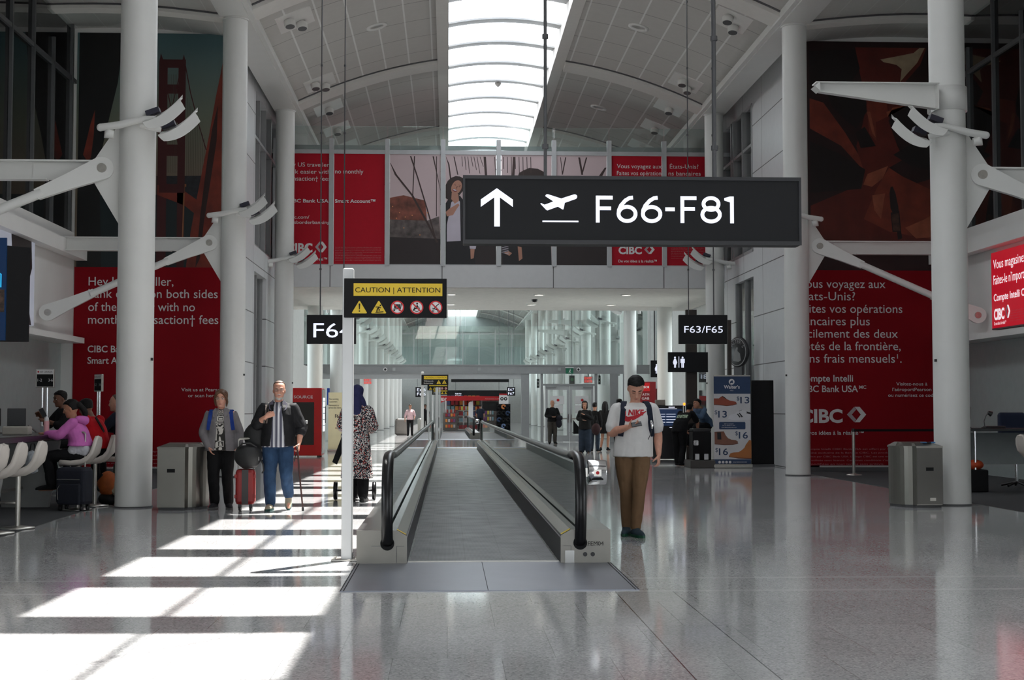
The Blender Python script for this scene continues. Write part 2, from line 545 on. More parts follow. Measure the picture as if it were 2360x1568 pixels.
# --- side walls between mural and bridge, and beyond
def panelwall():
    m = M('grey_wall_panels', (.66,.67,.68), .36, .0, var=.02)
    t = NT(m); b = t.b
    tc = t.n('ShaderNodeTexCoord'); sp = t.n('ShaderNodeSeparateXYZ'); t.link(tc.outputs['Object'], sp.inputs[0])
    base = b.inputs['Base Color'].links[0].from_socket
    j = t.math('MAXIMUM', t.band(sp.outputs[2], 1.28, .02, .012), t.band(sp.outputs[1], 2.34, YM - .4, .012))
    c = t.mix(j, base, (.06,.06,.06))
    t.link(c, b.inputs['Base Color'])
    return m
PANELW = panelwall()
for s, nm, X in ((-1,'left',WL),(1,'right',WR)):
    a, b_ = sorted((X, X + s*.3)); Q0 = 36.5 if s < 0 else 37.4; Q1 = Q0 + 2.4
    mb = MB().box((a,YM,0),(b_,Q0,10.1)); mb.box((a,Q0,4.95),(b_,41.6,5.62)); mb.box((a,Q1,0),(b_,41.6,4.95)); mb.box((a,Q0,9.6),(b_,41.6,10.2))
    struct(mb, 'wall_panels_'+nm, PANELW)
    struct(MB().box((a+.1,Q0,0),(a+.13,Q1,4.95)), 'window_%d_door_strip' % (4 if s < 0 else 5), GLASSG)
    struct(MB().box((a+.1,Q0,5.62),(a+.13,41.6,9.6)), 'window_%d_upper_glazing' % (6 if s < 0 else 7), GLASSD)
    mb = MB()
    for y in (Q0 + .05, Q0 + 1.25, Q0 + 2.5, 40.2, 41.5): mb.box((a-.02,y-.05,5.62),(b_-.05,y+.05,9.6))
    for z in (5.66, 8.5): mb.box((a-.01,Q0,z-.04),(b_-.05,41.6,z+.04))
    for y in (Q0 + .02, Q0 + 1.2, Q1 - .02): mb.box((a+.02,y-.03,0),(a+.2,y+.03,4.95))
    struct(mb, 'trim_side_mullions_'+nm, STEELG)
    # rooms behind that glass
    o = X + s*2.2; c, d = sorted((o, o + s*.2))
    struct(MB().box((c,YM+.3,0),(d,43.4,10.1)), 'wall_back_room_'+nm, M('back_room_'+nm, (.42,.44,.43), .6))
    # long walls beyond the bridge
    X2 = X + s*.55
    a, b_ = sorted((X2, X2 + s*.3))
    mb = MB().box((a,41.6,0),(b_,44.0,10.1)).box((a,50.2,0),(b_,52,10.1)).box((a,44.0,4.4),(b_,50.2,10.1)).box((a,44.0,0),(b_,50.2,.5)).box((a,52,0),(b_,YE,3.1)); mb.box((a,52,8.2),(b_,YE,10.1))
    for k in range(12): mb.box((a, 52+BAY*k*.9, 3.1),(b_, 54.6+BAY*k*.9, 8.2))
    struct(mb, 'wall_far_'+nm, M('far_wall_'+nm, (.72,.72,.70), .5))
    struct(MB().box((a+.12,52,3.1),(a+.15,YE,8.2)).box((a+.12,44.0,.5),(a+.15,50.2,4.4)), 'window_%d_far_side' % (8 if s < 0 else 9), glass('far_side_glass_'+nm, (.92,.96,.95), .08))
    struct(MB().box((min(X,X2),41.58,0),(max(X,X2),41.8,10.1)), 'wall_return_'+nm, WALLW)

for s in (-1, 1):
    a, b_ = sorted((XC + s*6.2, XC + s*9))
    struct(MB().box((a,YM+.25,10.12),(b_,YE,10.3)), 'ceiling_side_'+('left' if s < 0 else 'right'), CEILW)
# --- bridges: two crossings of the hall with glazed fronts
def bridge(y0, y1, nm, wn):
    z0, z1, zr = 4.94, 5.58, 8.88
    x0, x1 = WL - .5, WR + .5
    struct(MB().box((x0,y0,z0),(x1,y1,z1)), 'ceiling_bridge_soffit_'+nm, M('soffit_'+nm, (.84,.81,.76), .6))
    struct(MB().box((x0,y0+.02,z1),(x1,y1,z1+.012)), 'floor_bridge_'+nm, CARPET)
    fas = M('bridge_fascia_'+nm, (.66,.665,.67), .4, .0, var=.02)
    t = NT(fas)
    tc = t.n('ShaderNodeTexCoord'); sp = t.n('ShaderNodeSeparateXYZ'); t.link(tc.outputs['Object'], sp.inputs[0])
    base = t.b.inputs['Base Color'].links[0].from_socket
    t.link(t.mix(t.band(sp.outputs[0], 3.25, XC - 1.65, .012), base, (.08,.08,.08)), t.b.inputs['Base Color'])
    struct(MB().box((x0,y0-.06,z0+.02),(x1,y0,z1+.02)), 'trim_bridge_fascia_'+nm, fas)
    mb = MB()
    for k in range(-4, 5):
        x = XC + 1.625*k
        mb.box((x-.065,y0-.10,z1),(x+.065,y0+.06,zr+.42 if True else zr))
    mb.box((x0,y0-.06,zr-.02),(x1,y0+.04,zr+.10)); mb.box((x0,y0-.04,z1),(x1,y0+.04,z1+.05))
    mb.box((x0,y0+.08,zr+.10),(x1,y0+.26,zr+.26))
    struct(mb, 'trim_bridge_mullions_'+nm, GREYP)
    mb = MB()
    for k in range(-4, 4):
        x = XC + 1.625*k
        mb.box((x+.02,y0-.012,zr+.10),(x+1.605,y0+.004,9.68))
    struct(mb, 'window_%d_bridge_top' % wn, GLASSG)
    return z1, zr
bridge(YB0, YB1, 'near', 10)
bridge(142.0, 149.0, 'distant', 11)
mb = MB()
for k in range(-4, 4):
    x = XC + 1.625*k
    mb.box((x+.05,142.0-.012,5.6),(x+1.575,142.0+.004,8.86))
struct(mb, 'window_12_distant_bridge', GLASSG)
# back railing of the near bridge, and its own rear glass
struct(MB().box((WL,YB1-.03,5.58),(WR,YB1,9.2)), 'window_13_bridge_rear', GLASSC)
# far end wall
mb = MB().box((-6,YE,0),(9,YE+.3,4.9)); 
struct(mb, 'wall_end', M('end_wall', (.66,.67,.66), .5))
struct(MB().box((-6,YE,4.9),(9,YE+.1,11.2)), 'window_14_end', M('end_upper_panels', (.46,.52,.51), .4))  # solid grey-green wall panels, no glazing

# --- glazed partition with a steel head beam
zb0, zb1 = 2.95, 3.30
mb = MB().box((WL-.55,YP-.12,zb0),(WR+.55,YP+.12,zb1)); mb.box((WL-.55,YP-.16,zb1-.03),(WR+.55,YP+.16,zb1+.02)); mb.box((WL-.55,YP-.16,zb0-.02),(WR+.55,YP+.16,zb0+.03))
struct(mb, 'trim_partition_beam', STEELG)
struct(MB().box((WL-.55,YP-.10,2.70),(3.30,YP+.10,zb0-.02)), 'trim_sliding_door_header', GREYP)
xp = lambda px: (px - VX) * YP / FPX
mb = MB()
for a, b_ in ((1201,1219),(1407,1425)):
    mb.box((xp(a),YP-.13,0),(xp(b_),YP+.13,zb0))
for a, b_ in ((817,830),(1246,1252),(1371,1377),(1437,1442)):
    mb.box((xp(a),YP-.06,0),(xp(b_),YP+.06,zb0))
struct(mb, 'trim_partition_posts', STEELG)
mb = MB()
xs = [WL-.5, xp(830), xp(895), xp(1072), xp(1170), xp(1300), xp(1400), WR+.5]
for a, b_ in zip(xs, xs[1:]): mb.box((a+.01,YP-.01,zb1),(b_-.01,YP+.01,9.6))
struct(mb, 'window_15_partition_top', GLASSG)
mb = MB()
for a, b_ in ((700,817),(1219,1246),(1377,1407),(1425,1600)): mb.box((xp(a),YP-.008,.02),(xp(b_),YP+.008,zb0))
mb.box((xp(1252),YP-.008,2.46),(xp(1371),YP+.008,zb0))
struct(mb, 'window_16_partition_sides', GLASSC)
# double door in the partition
dm = MB()
def leaf(x0, x1, nm, n):
    mb = MB(); r = .10
    mb.box((x0,YP-.03,.02),(x0+r,YP+.03,2.42)); mb.box((x1-r,YP-.03,.02),(x1,YP+.03,2.42))
    mb.box((x0+r,YP-.03,2.24),(x1-r,YP+.03,2.42)); mb.box((x0+r,YP-.03,.02),(x1-r,YP+.03,.28))
    d = tag(mb.build('door_%d' % n, GREYP), kind='structure')
    MB().box((x0+r,YP-.006,.28),(x1-r,YP+.006,2.24)).build('pane', GLASSC, d)
    MB().box((x0+r,YP-.07,.98),(x1-r,YP-.05,1.03)).build('push_bar', STEEL, d)
    hx = x1-.05 if n == 1 else x0+.05
    MB().box((hx-.02,YP-.08,.85),(hx+.02,YP-.05,1.2)).build('handle', CHROME, d)
    pw = MB(); cx = (x0+x1)/2
    pw.box((cx-.3,YP-.012,1.62),(cx+.3,YP-.008,1.98)); pw.box((cx-.28,YP-.012,1.24),(cx+.24,YP-.008,1.58))
    pw.build('paper_notice', PWHITE, d)
    q = MB(); poly2d(q, disc(cx+.03, 1.80, .06), YP-.016); q.build('stop_mark', SIGNRED, d)
    q = MB(); poly2d(q, [(cx-.36,.35),(cx-.1,.35),(cx-.1,.62),(cx-.36,.95)], YP-.016); q.build('dark_decal', BLACKM, d)
    return d
leaf(xp(1257), xp(1312), 'l', 1); leaf(xp(1313), xp(1368), 'r', 2)
mb = MB().box((xp(1252),YP-.06,2.42),(xp(1371),YP+.06,2.50))
mb.box((xp(1258),YP-.14,2.34),(xp(1282),YP-.06,2.44)); mb.box((xp(1344),YP-.14,2.34),(xp(1366),YP-.06,2.44))
struct(mb, 'trim_door_head', STEELG)
# soft skirting on the mural walls
struct(MB().box((LL,YM-.03,.006),(WL,YM,.10)), 'baseboard_left', DGREY)
struct(MB().box((WR,YM-.03,.006),(LR,YM,.10)), 'baseboard_right', DGREY)

# wall closing the hall behind the camera, with a glazed door front
mb = MB().box((-16,-6.3,0),(-2.2,-6,10.3)).box((5.2,-6.3,0),(19,-6,10.3)).box((-2.2,-6.3,3.0),(5.2,-6,11.3))
struct(mb, 'wall_rear', M('rear_wall', (.30,.30,.30), .7))
for s in (-1, 1):
    a, b_ = sorted((XC + s*15.2, XC + s*15.5))
    struct(MB().box((a,-6,0),(b_,12.2,.9)).box((a,-6,4.2),(b_,12.2,10.3)), 'wall_lounge_outer_'+side_name(s), WALLW)
    a, b_ = sorted((XC + s*10.6, XC + s*15.5))
    struct(MB().box((a,-6,10.0),(b_,12.2,10.3)), 'ceiling_lounge_'+side_name(s), CEILW)
    a, b_ = sorted((XC + s*9.8, XC + s*15.5))
    struct(MB().box((a,12.0,0),(b_,12.2,10.2)), 'wall_lounge_end_'+side_name(s), WALLW)
# ================================================================ COLUMNS, BRACES, UPLIGHTS
def side(s): return 'left' if s < 0 else 'right'
def colname(k): return ORD[k]
pc = MB().lathe([(.268,0),(.268,.01),(.262,.012),(.262,9.76)], n=40)
for s, X in ((-1, XL), (1, XR)):
    for k in range(-1, 13):
        if k < 0: continue
        lab = ('tall round white column, %s from the camera in the %s row' % (colname(k), side(s)))
        t = thing('column', lab, 'column', (X, bay(k), 0), 0, 'columns along the %s side' % side(s))
        if k == 0 and s < 0:
            shaft0 = MB().lathe([(.262,.02),(.262,9.76)], n=48).build('shaft', WHITE, t)
            base0 = MB().lathe([(.275,.0),(.275,.02)], n=48).build('base_ring', DGREY, t)
            cap0 = MB().lathe([(.285,9.70),(.285,9.745)], n=48).build('capital_ring', WHITE, t)
            sens0 = MB().box((.245,-.10,2.12),(.275,-.06,2.16)).build('sensor', BLACK, t)
        else:
            for o in (shaft0, base0, cap0) + ((sens0,) if k < 3 else ()):
                c = o.copy(); COL.objects.link(c); c.parent = t
                if o is sens0 and s > 0: c.scale = (-1, 1, 1)
        # gusset plate welded on the shaft
        if k < 2:
            d = s
            g = MB().prism([(d*.25,4.10),(d*.62,4.72),(d*.62,5.06),(d*.25,5.62)], -.02, .02, 'XZ')
            g.build('gusset_plate', WHITE, t)

# brace: horizontal beam and inclined strut from column to the lounge wall
for s, X in ((-1, XL), (1, XR)):
    for k in (0, 1):
        y = bay(k)
        xw = (LL if s < 0 else LR)
        nm = 'white steel beam from the %s column of the %s row to the lounge wall' % (ORD[k], side(s))
        t = thing('brace_beam', nm, 'beam', (X, y, 0), 0, 'column braces')
        L = abs(xw - X)
        mb = MB()
        a, b_ = sorted((s*.62, s*L))
        mb.box((a,-.012,4.78),(b_,.012,5.02))
        mb.box((a if s>0 else a,-.09,5.02),(b_,.09,5.045)); mb.box((min(s*1.3,s*L),-.09,4.755),(max(s*1.3,s*L),.09,4.78))
        mb.build('web_and_flanges', WHITE, t)
        mb = MB(); mb.prism([(s*.45,4.80),(s*.95,4.72),(s*1.5,4.79),(s*1.5,5.01),(s*.95,5.0),(s*.62,5.02)], -.03, .03, 'XZ')
        mb.build('end_plate', WHITE, t)
        nm = 'inclined white strut from the %s column of the %s row down to the wall' % (ORD[k], side(s))
        t = thing('brace_strut', nm, 'strut', (X, y, 0), 0, 'column braces')
        p0 = Vector((s*.50, -.03, 4.93)); p1 = Vector((s*(L-.22), -1.0, 3.38))
        d = (p1 - p0).normalized()
        mb = MB(); mb.tube([p0 + d*.93, p1 - d*.9], .072, 20); mb.build('rod', WHITE, t)
        for q, e in ((p0, d), (p1, -d)):
            mb = MB()
            side_v = Vector((0,1,0)); nrm = e.cross(side_v).normalized()
            ring = []
            for j in range(13):
                a = math.pi/2 + math.pi*j/12
                ring.append(q + e*(.17*math.cos(a)) + nrm*(.17*math.sin(a)))
            ring += [q + e*.50 - nrm*.115, q + e*1.0 - nrm*.080, q + e*1.0 + nrm*.080, q + e*.50 + nrm*.115]
            n = len(ring)
            vs = [p - side_v*.045 for p in ring] + [p + side_v*.045 for p in ring]
            mb.add(vs, [list(range(n)), list(range(2*n-1,n-1,-1))] + [(i,i+n,(i+1)%n+n,(i+1)%n) for i in range(n)])
            ey = mb.build('clevis', WHITE, t)
            pm = MB(); pm.cyl(q - side_v*.065, q + side_v*.065, .068, 20); pm.build('pin', STEEL, ey)

# uplight: arm across the shaft, two curved reflectors, lamp under the arm's outer end
LAMPK = M('lamp_head', (.03,.03,.05), .3)
def make_uplight(s, k, X):
    """s: -1 left row (reflectors to +x), 1 right row"""
    lab = 'white uplight with two curved reflectors on the %s column of the %s row' % (ORD[k], side(s))
    t = thing('uplight', lab, 'light fixture', (X, bay(k), 5.56), 0, 'uplights on the columns')
    d = -s
    mb = MB()
    mb.tube([(-d*.47,-.30,-.08),(-d*.2,-.34,-.05),(0,-.36,.0),(d*.2,-.38,.03),(d*.33,-.40,.03)], [.055,.055,.052,.05,.045], 14)
    mb.ball((-d*.47,-.30,-.08), .056)
    mb.tube([(d*.1,-.34,-.05),(d*.27,-.30,-.08),(d*.38,-.25,-.10)], .04, 10)
    mb.build('arm', WHITE, t)
    MB().tube([(-d*.36,-.29,-.10),(-d*.36,-.29,-.17),(-d*.28,-.28,-.18)], [.05,.085,.06], 14).build('lamp_housing', WHITE, t)
    for (ox, oy, oz) in ((.17,-.42,.02),(.36,-.26,-.13)):
        # curved cross-section swept along x: near rim hangs down, back rises
        rings = []
        for i in range(11):
            u = i/10
            x = d*(ox + .52*u); z = oz - .06 + .24*u*u + .10*u
            kk = .55 + .45*math.sin(math.pi*min(1, u*1.1 + .15)*.5)
            sec = [(-.115, -.145*kk - .0), (-.10, -.06), (-.085, .0), (.02, .035), (.16, .065 + .03*(1-u)), (.25 - .08*u, .12)]
            up_ = [Vector((x + d*(.09 if j == 0 else .045 if j == 1 else 0), oy + q[0], z + q[1])) for j, q in enumerate(sec)]
            dn_ = [p + Vector((0, .008 if j < 3 else 0, -.012 if j >= 2 else 0)) for j, p in enumerate(up_)]
            rings.append(up_ + dn_[::-1])
        r_ = MB().loft(rings, smooth=False)
        ro = r_.build('reflector', WHITE, t)
        lm = MB(); c = Vector((d*(ox + .10), oy + .17, oz + .14))
        m = Matrix.Translation(c) @ Matrix.Rotation(-d*.35, 4, 'Y')
        lm.box((-.10,-.07,-.04),(.10,.07,.04), m); lm.build('lamp_head', LAMPK, ro)
    return t
for s, X in ((-1, XL), (1, XR)):
    root = make_uplight(s, 0, X)
    for k in range(1, 12):
        dup(root, (X, bay(k), 5.56), None, 'white uplight with two curved reflectors on the %s column of the %s row' % (ORD[k], side(s)))

# tapered cantilever bracket on some right-hand columns
def bracket(k):
    t = thing('cantilever_bracket', 'tapered white bracket clamped high on the %s column of the right row' % ORD[k], 'bracket', (XR, bay(k), 0), 0, 'tapered brackets')
    MB().lathe([(.264,5.88),(.29,5.88),(.29,6.24),(.264,6.24)], n=40).build('collar', WHITE, t)
    mb = MB()
    mb.prism([(-.28,5.86),(-.28,6.23),(-2.05,6.22),(-2.05,6.11)], -.30, -.285, 'XZ')
    mb.box((-2.10,-.42,6.22),(-.26,-.18,6.235)); 
    mb.prism([(-.28,5.86),(-2.05,6.10),(-2.05,6.115),(-.28,5.875)], -.36, -.24, 'XZ')
    mb.prism([(-2.12,6.17),(-2.04,6.235),(-2.04,6.10)], -.42, -.18, 'XZ')
    mb.box((-.285,-.40,5.85),(-.262,-.10,6.24))
    mb.build('tapered_arm', WHITE, t)
for k in (0, 6, 7): bracket(k)

# ceiling spotlights on square access plates
SPOTW = M('spot_white', (.78,.77,.74), .4, var=.02)
def on_vault(px, py):
    d = FW*FPX + RT*(px-CX) - UP*(py-CY)
    k = 10.0 / d.z * .9
    lo, hi = 2.0/d.y, 140.0/d.y
    for _ in range(60):
        m_ = (lo+hi)/2; p = d*m_ + Vector((0,0,H))
        if p.z > vz(p.x): hi = m_
        else: lo = m_
    return d*lo + Vector((0,0,H))
for s, pts in ((-1, ((680,45),(737,190),(757,247),(776,296),(796,336))), (1, ((1685,45),(1580,190),(1543,247),(1510,293),(1478,337)))):
    for i, (px, py) in enumerate(pts):
        p = on_vault(px, py)
        slope = math.atan(-2*.0419*(p.x - XC))
        t = thing('ceiling_spotlight', 'white %s spotlight under a square ceiling plate, %s of the %s vault' % ('twin' if i < 2 else 'single', ORD[i], side(s)), 'light fixture', p, 0, 'vault spotlights')
        m = Matrix.Rotation(-slope, 4, 'Y')
        MB().box((-.42,-.62,-.02),(.42,.62,.01), m).build('access_plate', SPOTW, t)
        offs = ((-.12,-.25),(.12,.25)) if i < 2 else ((0,0),)
        for ox, oy in offs:
            a = m @ Vector((ox, oy, -.02)); dn = Vector((-s*.15, -.25, -1)).normalized()
            h_ = MB().tube([a, a + dn*.06, a + dn*.19], [.06,.13,.12], 18).build('lamp', SPOTW, t)
            MB().tube([a + dn*.191, a + dn*.196], [.105,.105], 18).build('lens', DGREY, h_)
for i, (px, py) in enumerate(((868,60),(1472,62),(1380,247))):
    p = on_vault(px, py)
    slope = math.atan(-2*.0419*(p.x - XC))
    mb = MB(); mb.lathe([(.26,0),(.26,-.03),(.18,-.035),(.16,-.015),(.16,0)], n=32)
    o = mb.build('ceiling_speaker', SPOTW, None, p - Vector((0,0,.005)))
    o.rotation_euler = (0, -slope, 0)
    tag(o, ('round white ceiling speaker in the left vault','round white ceiling speaker in the right vault, near bay','round white ceiling speaker in the right vault, far bay')[i], 'speaker', 'ceiling speakers')
p = P(1143, 209, 44)
o = MB().lathe([(.02,.13),(.10,.10),(.10,.06),(.05,.0),(.01,-.03)], n=20).build('smoke_detector', SPOTW, None, (1.55, 44.1, ZG+.02))
tag(o, 'small white detector under a skylight blade', 'detector')
# ================================================================ MOVING WALKWAYS
def pallet_mat():
    m = M('grooved_pallet', (.075,.078,.082), .45, .4, var=.12)
    t = NT(m); b = t.b
    tc = t.n('ShaderNodeTexCoord'); sp = t.n('ShaderNodeSeparateXYZ'); t.link(tc.outputs['Object'], sp.inputs[0])
    base = b.inputs['Base Color'].links[0].from_socket
    g = t.band(sp.outputs[0], .0125, 0, .0028)
    s1 = t.band(sp.outputs[1], .40, 0, .004)
    s2 = t.band(sp.outputs[0], .348, .18, .004)
    c = t.mix(t.math('MULTIPLY', g, .8), base, (.012,.012,.013))
    c = t.mix(t.math('MULTIPLY', t.math('MAXIMUM', s1, s2), .7), c, (.02,.02,.02))
    n2 = t.n('ShaderNodeTexNoise'); n2.inputs['Scale'].default_value = 3; t.link(tc.outputs['Object'], n2.inputs['Vector'])
    rr = t.n('ShaderNodeMapRange'); rr.inputs[3].default_value = .3; rr.inputs[4].default_value = .55
    t.link(n2.outputs[0], rr.inputs[0]); t.link(rr.outputs[0], b.inputs['Roughness'])
    t.link(c, b.inputs['Base Color'])
    return m
PALLET = pallet_mat()
PLATE = M('floor_plate_steel', (.21,.222,.255), .34, .6, var=.05, scale=3)
SKIRT = M('dark_skirt', (.05,.052,.055), .35, .3)
DECK = M('steel_deck', (.36,.36,.345), .24, .9, var=.04)
BALUG = glass('balustrade_glass', (.60,.69,.67), .10, .02, .82)
NEWEL = M('newel_steel', (.26,.25,.225), .42, .7, var=.06, scale=4)
def walkway(y0, y1, label):
    """y0: front of the newel boxes, y1: far end; centre at x .335"""
    xc, hw = .335, .70
    t = thing('moving_walkway', label, 'moving walkway', (xc, y0, 0), 0, 'moving walkways')
    L = y1 - y0
    MB().box((-hw+.02,.18,.0),(hw-.02,L-.18,.012)).build('pallet_belt', PALLET, t)
    for a, b in ((-1.95,.12),(L-.12,L+1.95)):
        mb = MB(); mb.box((-1.16,a,.0),(1.16,b,.008)) if a < 0 and False else mb.box((-1.17,a,.0),(1.17,b,.008))
        fp = mb.build('floor_plate', PLATE, t)
        q = MB()
        for x in (-1.17, -1.145, 1.135, 1.16): q.box((x,a,.006),(x+.008,b,.0095))
        q.box((-.02,a,.006),(-.015,b,.0095)); q.build('plate_joint', BLACKM, fp)
    for a in (.10, L-.16):
        MB().box((-hw,a,.008),(hw,a+.05,.016)).build('yellow_comb', YELLOW, t) if a > 1 else MB().box((-hw,a,.008),(hw,a+.06,.014)).build('comb', STEEL, t)
    for s in (-1, 1):
        hx = s*.885
        f = lambda d: s*d
        # end boxes: outer flat deck, inner slope
        sec = [(f(1.165),0),(f(1.165),.31),(f(.80),.31),(f(.705),.255),(f(.705),0)]
        MB().prism(sec, 0, L, 'XZ').build('newel_box', NEWEL, t) if False else None
        bo = MB().prism(sec, 0, .02, 'XZ').build('newel_box', NEWEL, t)
        MB().prism(sec, L-.02, L, 'XZ').build('newel_box', NEWEL, t)
        if y0 < 20:
            q = MB()
            q.box((f(.93)-.10,-.004,.165),(f(.93)+.10,-.001,.168)); 
            q.box((f(.80)-.002,-.003,.01),(f(.80)+.002,-.001,.165)); q.box((f(.80)-(.07 if s>0 else 0),-.003,.163),(f(.80)+(0 if s>0 else .07),-.001,.166))
            q.build('panel_seam', DGREY, bo)
            q = MB(); q.lathe([(.064,-.004),(.064,0)], (hx,-.0,.19), 24, axis='Y'); q.build('handrail_inlet', BLACKM, bo)
            if s > 0:
                q = MB(); letters(q, 'FEM04', f(.955), .195-.03, .04, -.008); q.build('lettering', BLACKM, bo)
                q = MB()
                for x in (.93, 1.0): q.lathe([(.02,-.006),(.02,0)], (x,0,.085), 16, axis='Y')
                q.build('key_switch', BLACK, bo)
                q = MB(); q.box((.745,-.006,.0),(.83,0,.12)); q.build('service_hatch', DECK, bo)
        dk = MB(); dk.prism([(f(1.165),.0),(f(1.165),.308),(f(.905),.308),(f(.905),0)], .02, L-.02, 'XZ')
        dk.build('outer_deck', DECK, t)
        dk = MB(); dk.prism([(f(.865),.20),(f(.865),.308),(f(.80),.308),(f(.715),.26),(f(.715),.20)], .02, L-.02, 'XZ')
        dk.build('inner_deck', DECK, t)
        MB().prism([(f(.705),.0),(f(.735),.0),(f(.735),.235),(f(.705),.235)], .02, L-.02, 'XZ').build('skirt_panel', SKIRT, t)
        for yy in (.06, L-.16):
            mb = MB(); mb.add([(f(.80),yy,.3105),(f(.715),yy,.2625),(f(.715),yy+.10,.2625),(f(.80),yy+.10,.3105)], [(0,1,2,3)])
            mb.build('yellow_label', YELLOW, t)
        # glass balustrade
        mb = MB(); r_ = .33
        zc = .955 - r_
        prof = [(.16,.26)]
        for j in range(9):
            a = math.pi + .15 - (math.pi/2 + .15)*j/8
            prof.append((.35 + r_*math.cos(a)*1.0, zc + r_*math.sin(a)))
        prof = [(p[0], min(p[1], .93)) for p in prof]
        prof2 = prof + [(L - p[0], p[1]) for p in prof[::-1]]
        mb.prism(prof2, hx-.006, hx+.006, 'YZ')
        mb.build('glass_balustrade', BALUG, t)
        # handrail
        pts = []
        zc = .955 - .36
        pts.append((hx, .16, .17)); pts.append((hx, .02, .19)); pts.append((hx, -.035, .26))
        pts.append((hx, -.075, .40)); pts.append((hx, -.085, .55)); pts.append((hx, -.06, .72)); pts.append((hx, .01, .86)); pts.append((hx, .13, .945)); pts.append((hx, .32, .98)); pts.append((hx, .7, .985)); pts.append((hx, 1.6, .955))
        allp = pts + [(hx, L*f_, .95) for f_ in (.2,.4,.6,.8)] + [(p[0], L - p[1], p[2]) for p in pts[::-1]]
        # smooth with Catmull-Rom
        V = [Vector(p) for p in allp]; out = []
        for i in range(len(V)-1):
            p0, p1, p2, p3 = V[max(i-1,0)], V[i], V[i+1], V[min(i+2,len(V)-1)]
            if (p2-p1).length > 3: out.append(p1); continue
            for k in range(5):
                u = k/5
                out.append(.5*((2*p1) + (-p0+p2)*u + (2*p0-5*p1+4*p2-p3)*u*u + (-p0+3*p1-3*p2+p3)*u**3))
        out.append(V[-1])
        rings = []
        for i, p in enumerate(out):
            tn = (out[min(i+1,len(out)-1)] - out[max(i-1,0)]).normalized()
            xv = Vector((1,0,0)); nv = xv.cross(tn).normalized()
            if nv.z < 0 and tn.y > 0: nv = -nv
            rings.append([p + xv*(.052*math.cos(2*math.pi*j/14)) + nv*(.036*math.sin(2*math.pi*j/14)) for j in range(14)])
        MB().loft(rings).build('handrail', RUBBER, t)
        mb = MB(); mb.box((hx-.022,.5,.905),(hx+.022,L-.5,.93)); mb.build('handrail_track', CHROME, t)
        if s > 0:
            d = MB(); d.lathe([(.0,.0),(.11,.0),(.115,.01),(.115,.165),(.11,.175),(.0,.175)], (hx+.08,.14,.83), 32, axis='X')
            dr = d.build('emergency_stop_drum', CHROME, t)
            q = MB(); q.box((hx+.13,.018,.80),(hx+.20,.03,.86)); q.build('button_plate', STEEL, dr)
            q = MB(); poly2d(q, disc(hx+.165,.83,.016), .0165); q.build('stop_button', SIGNRED, dr)
            q = MB(); q.box((hx+.125,.027,.778),(hx+.205,.031,.783)); q.box((hx+.11,.033,.762),(hx+.22,.037,.772)); q.build('instruction_lines', BLACKM, dr)
            MB().box((hx+.01,.10,.79),(hx+.08,.18,.87)).build('drum_bracket', STEEL, t)
    return t
walkway(13.12, 51.0, 'near moving walkway with glass sides and black handrails, in front of the partition')
walkway(67.0, 86.0, 'distant moving walkway beyond the glazed partition')

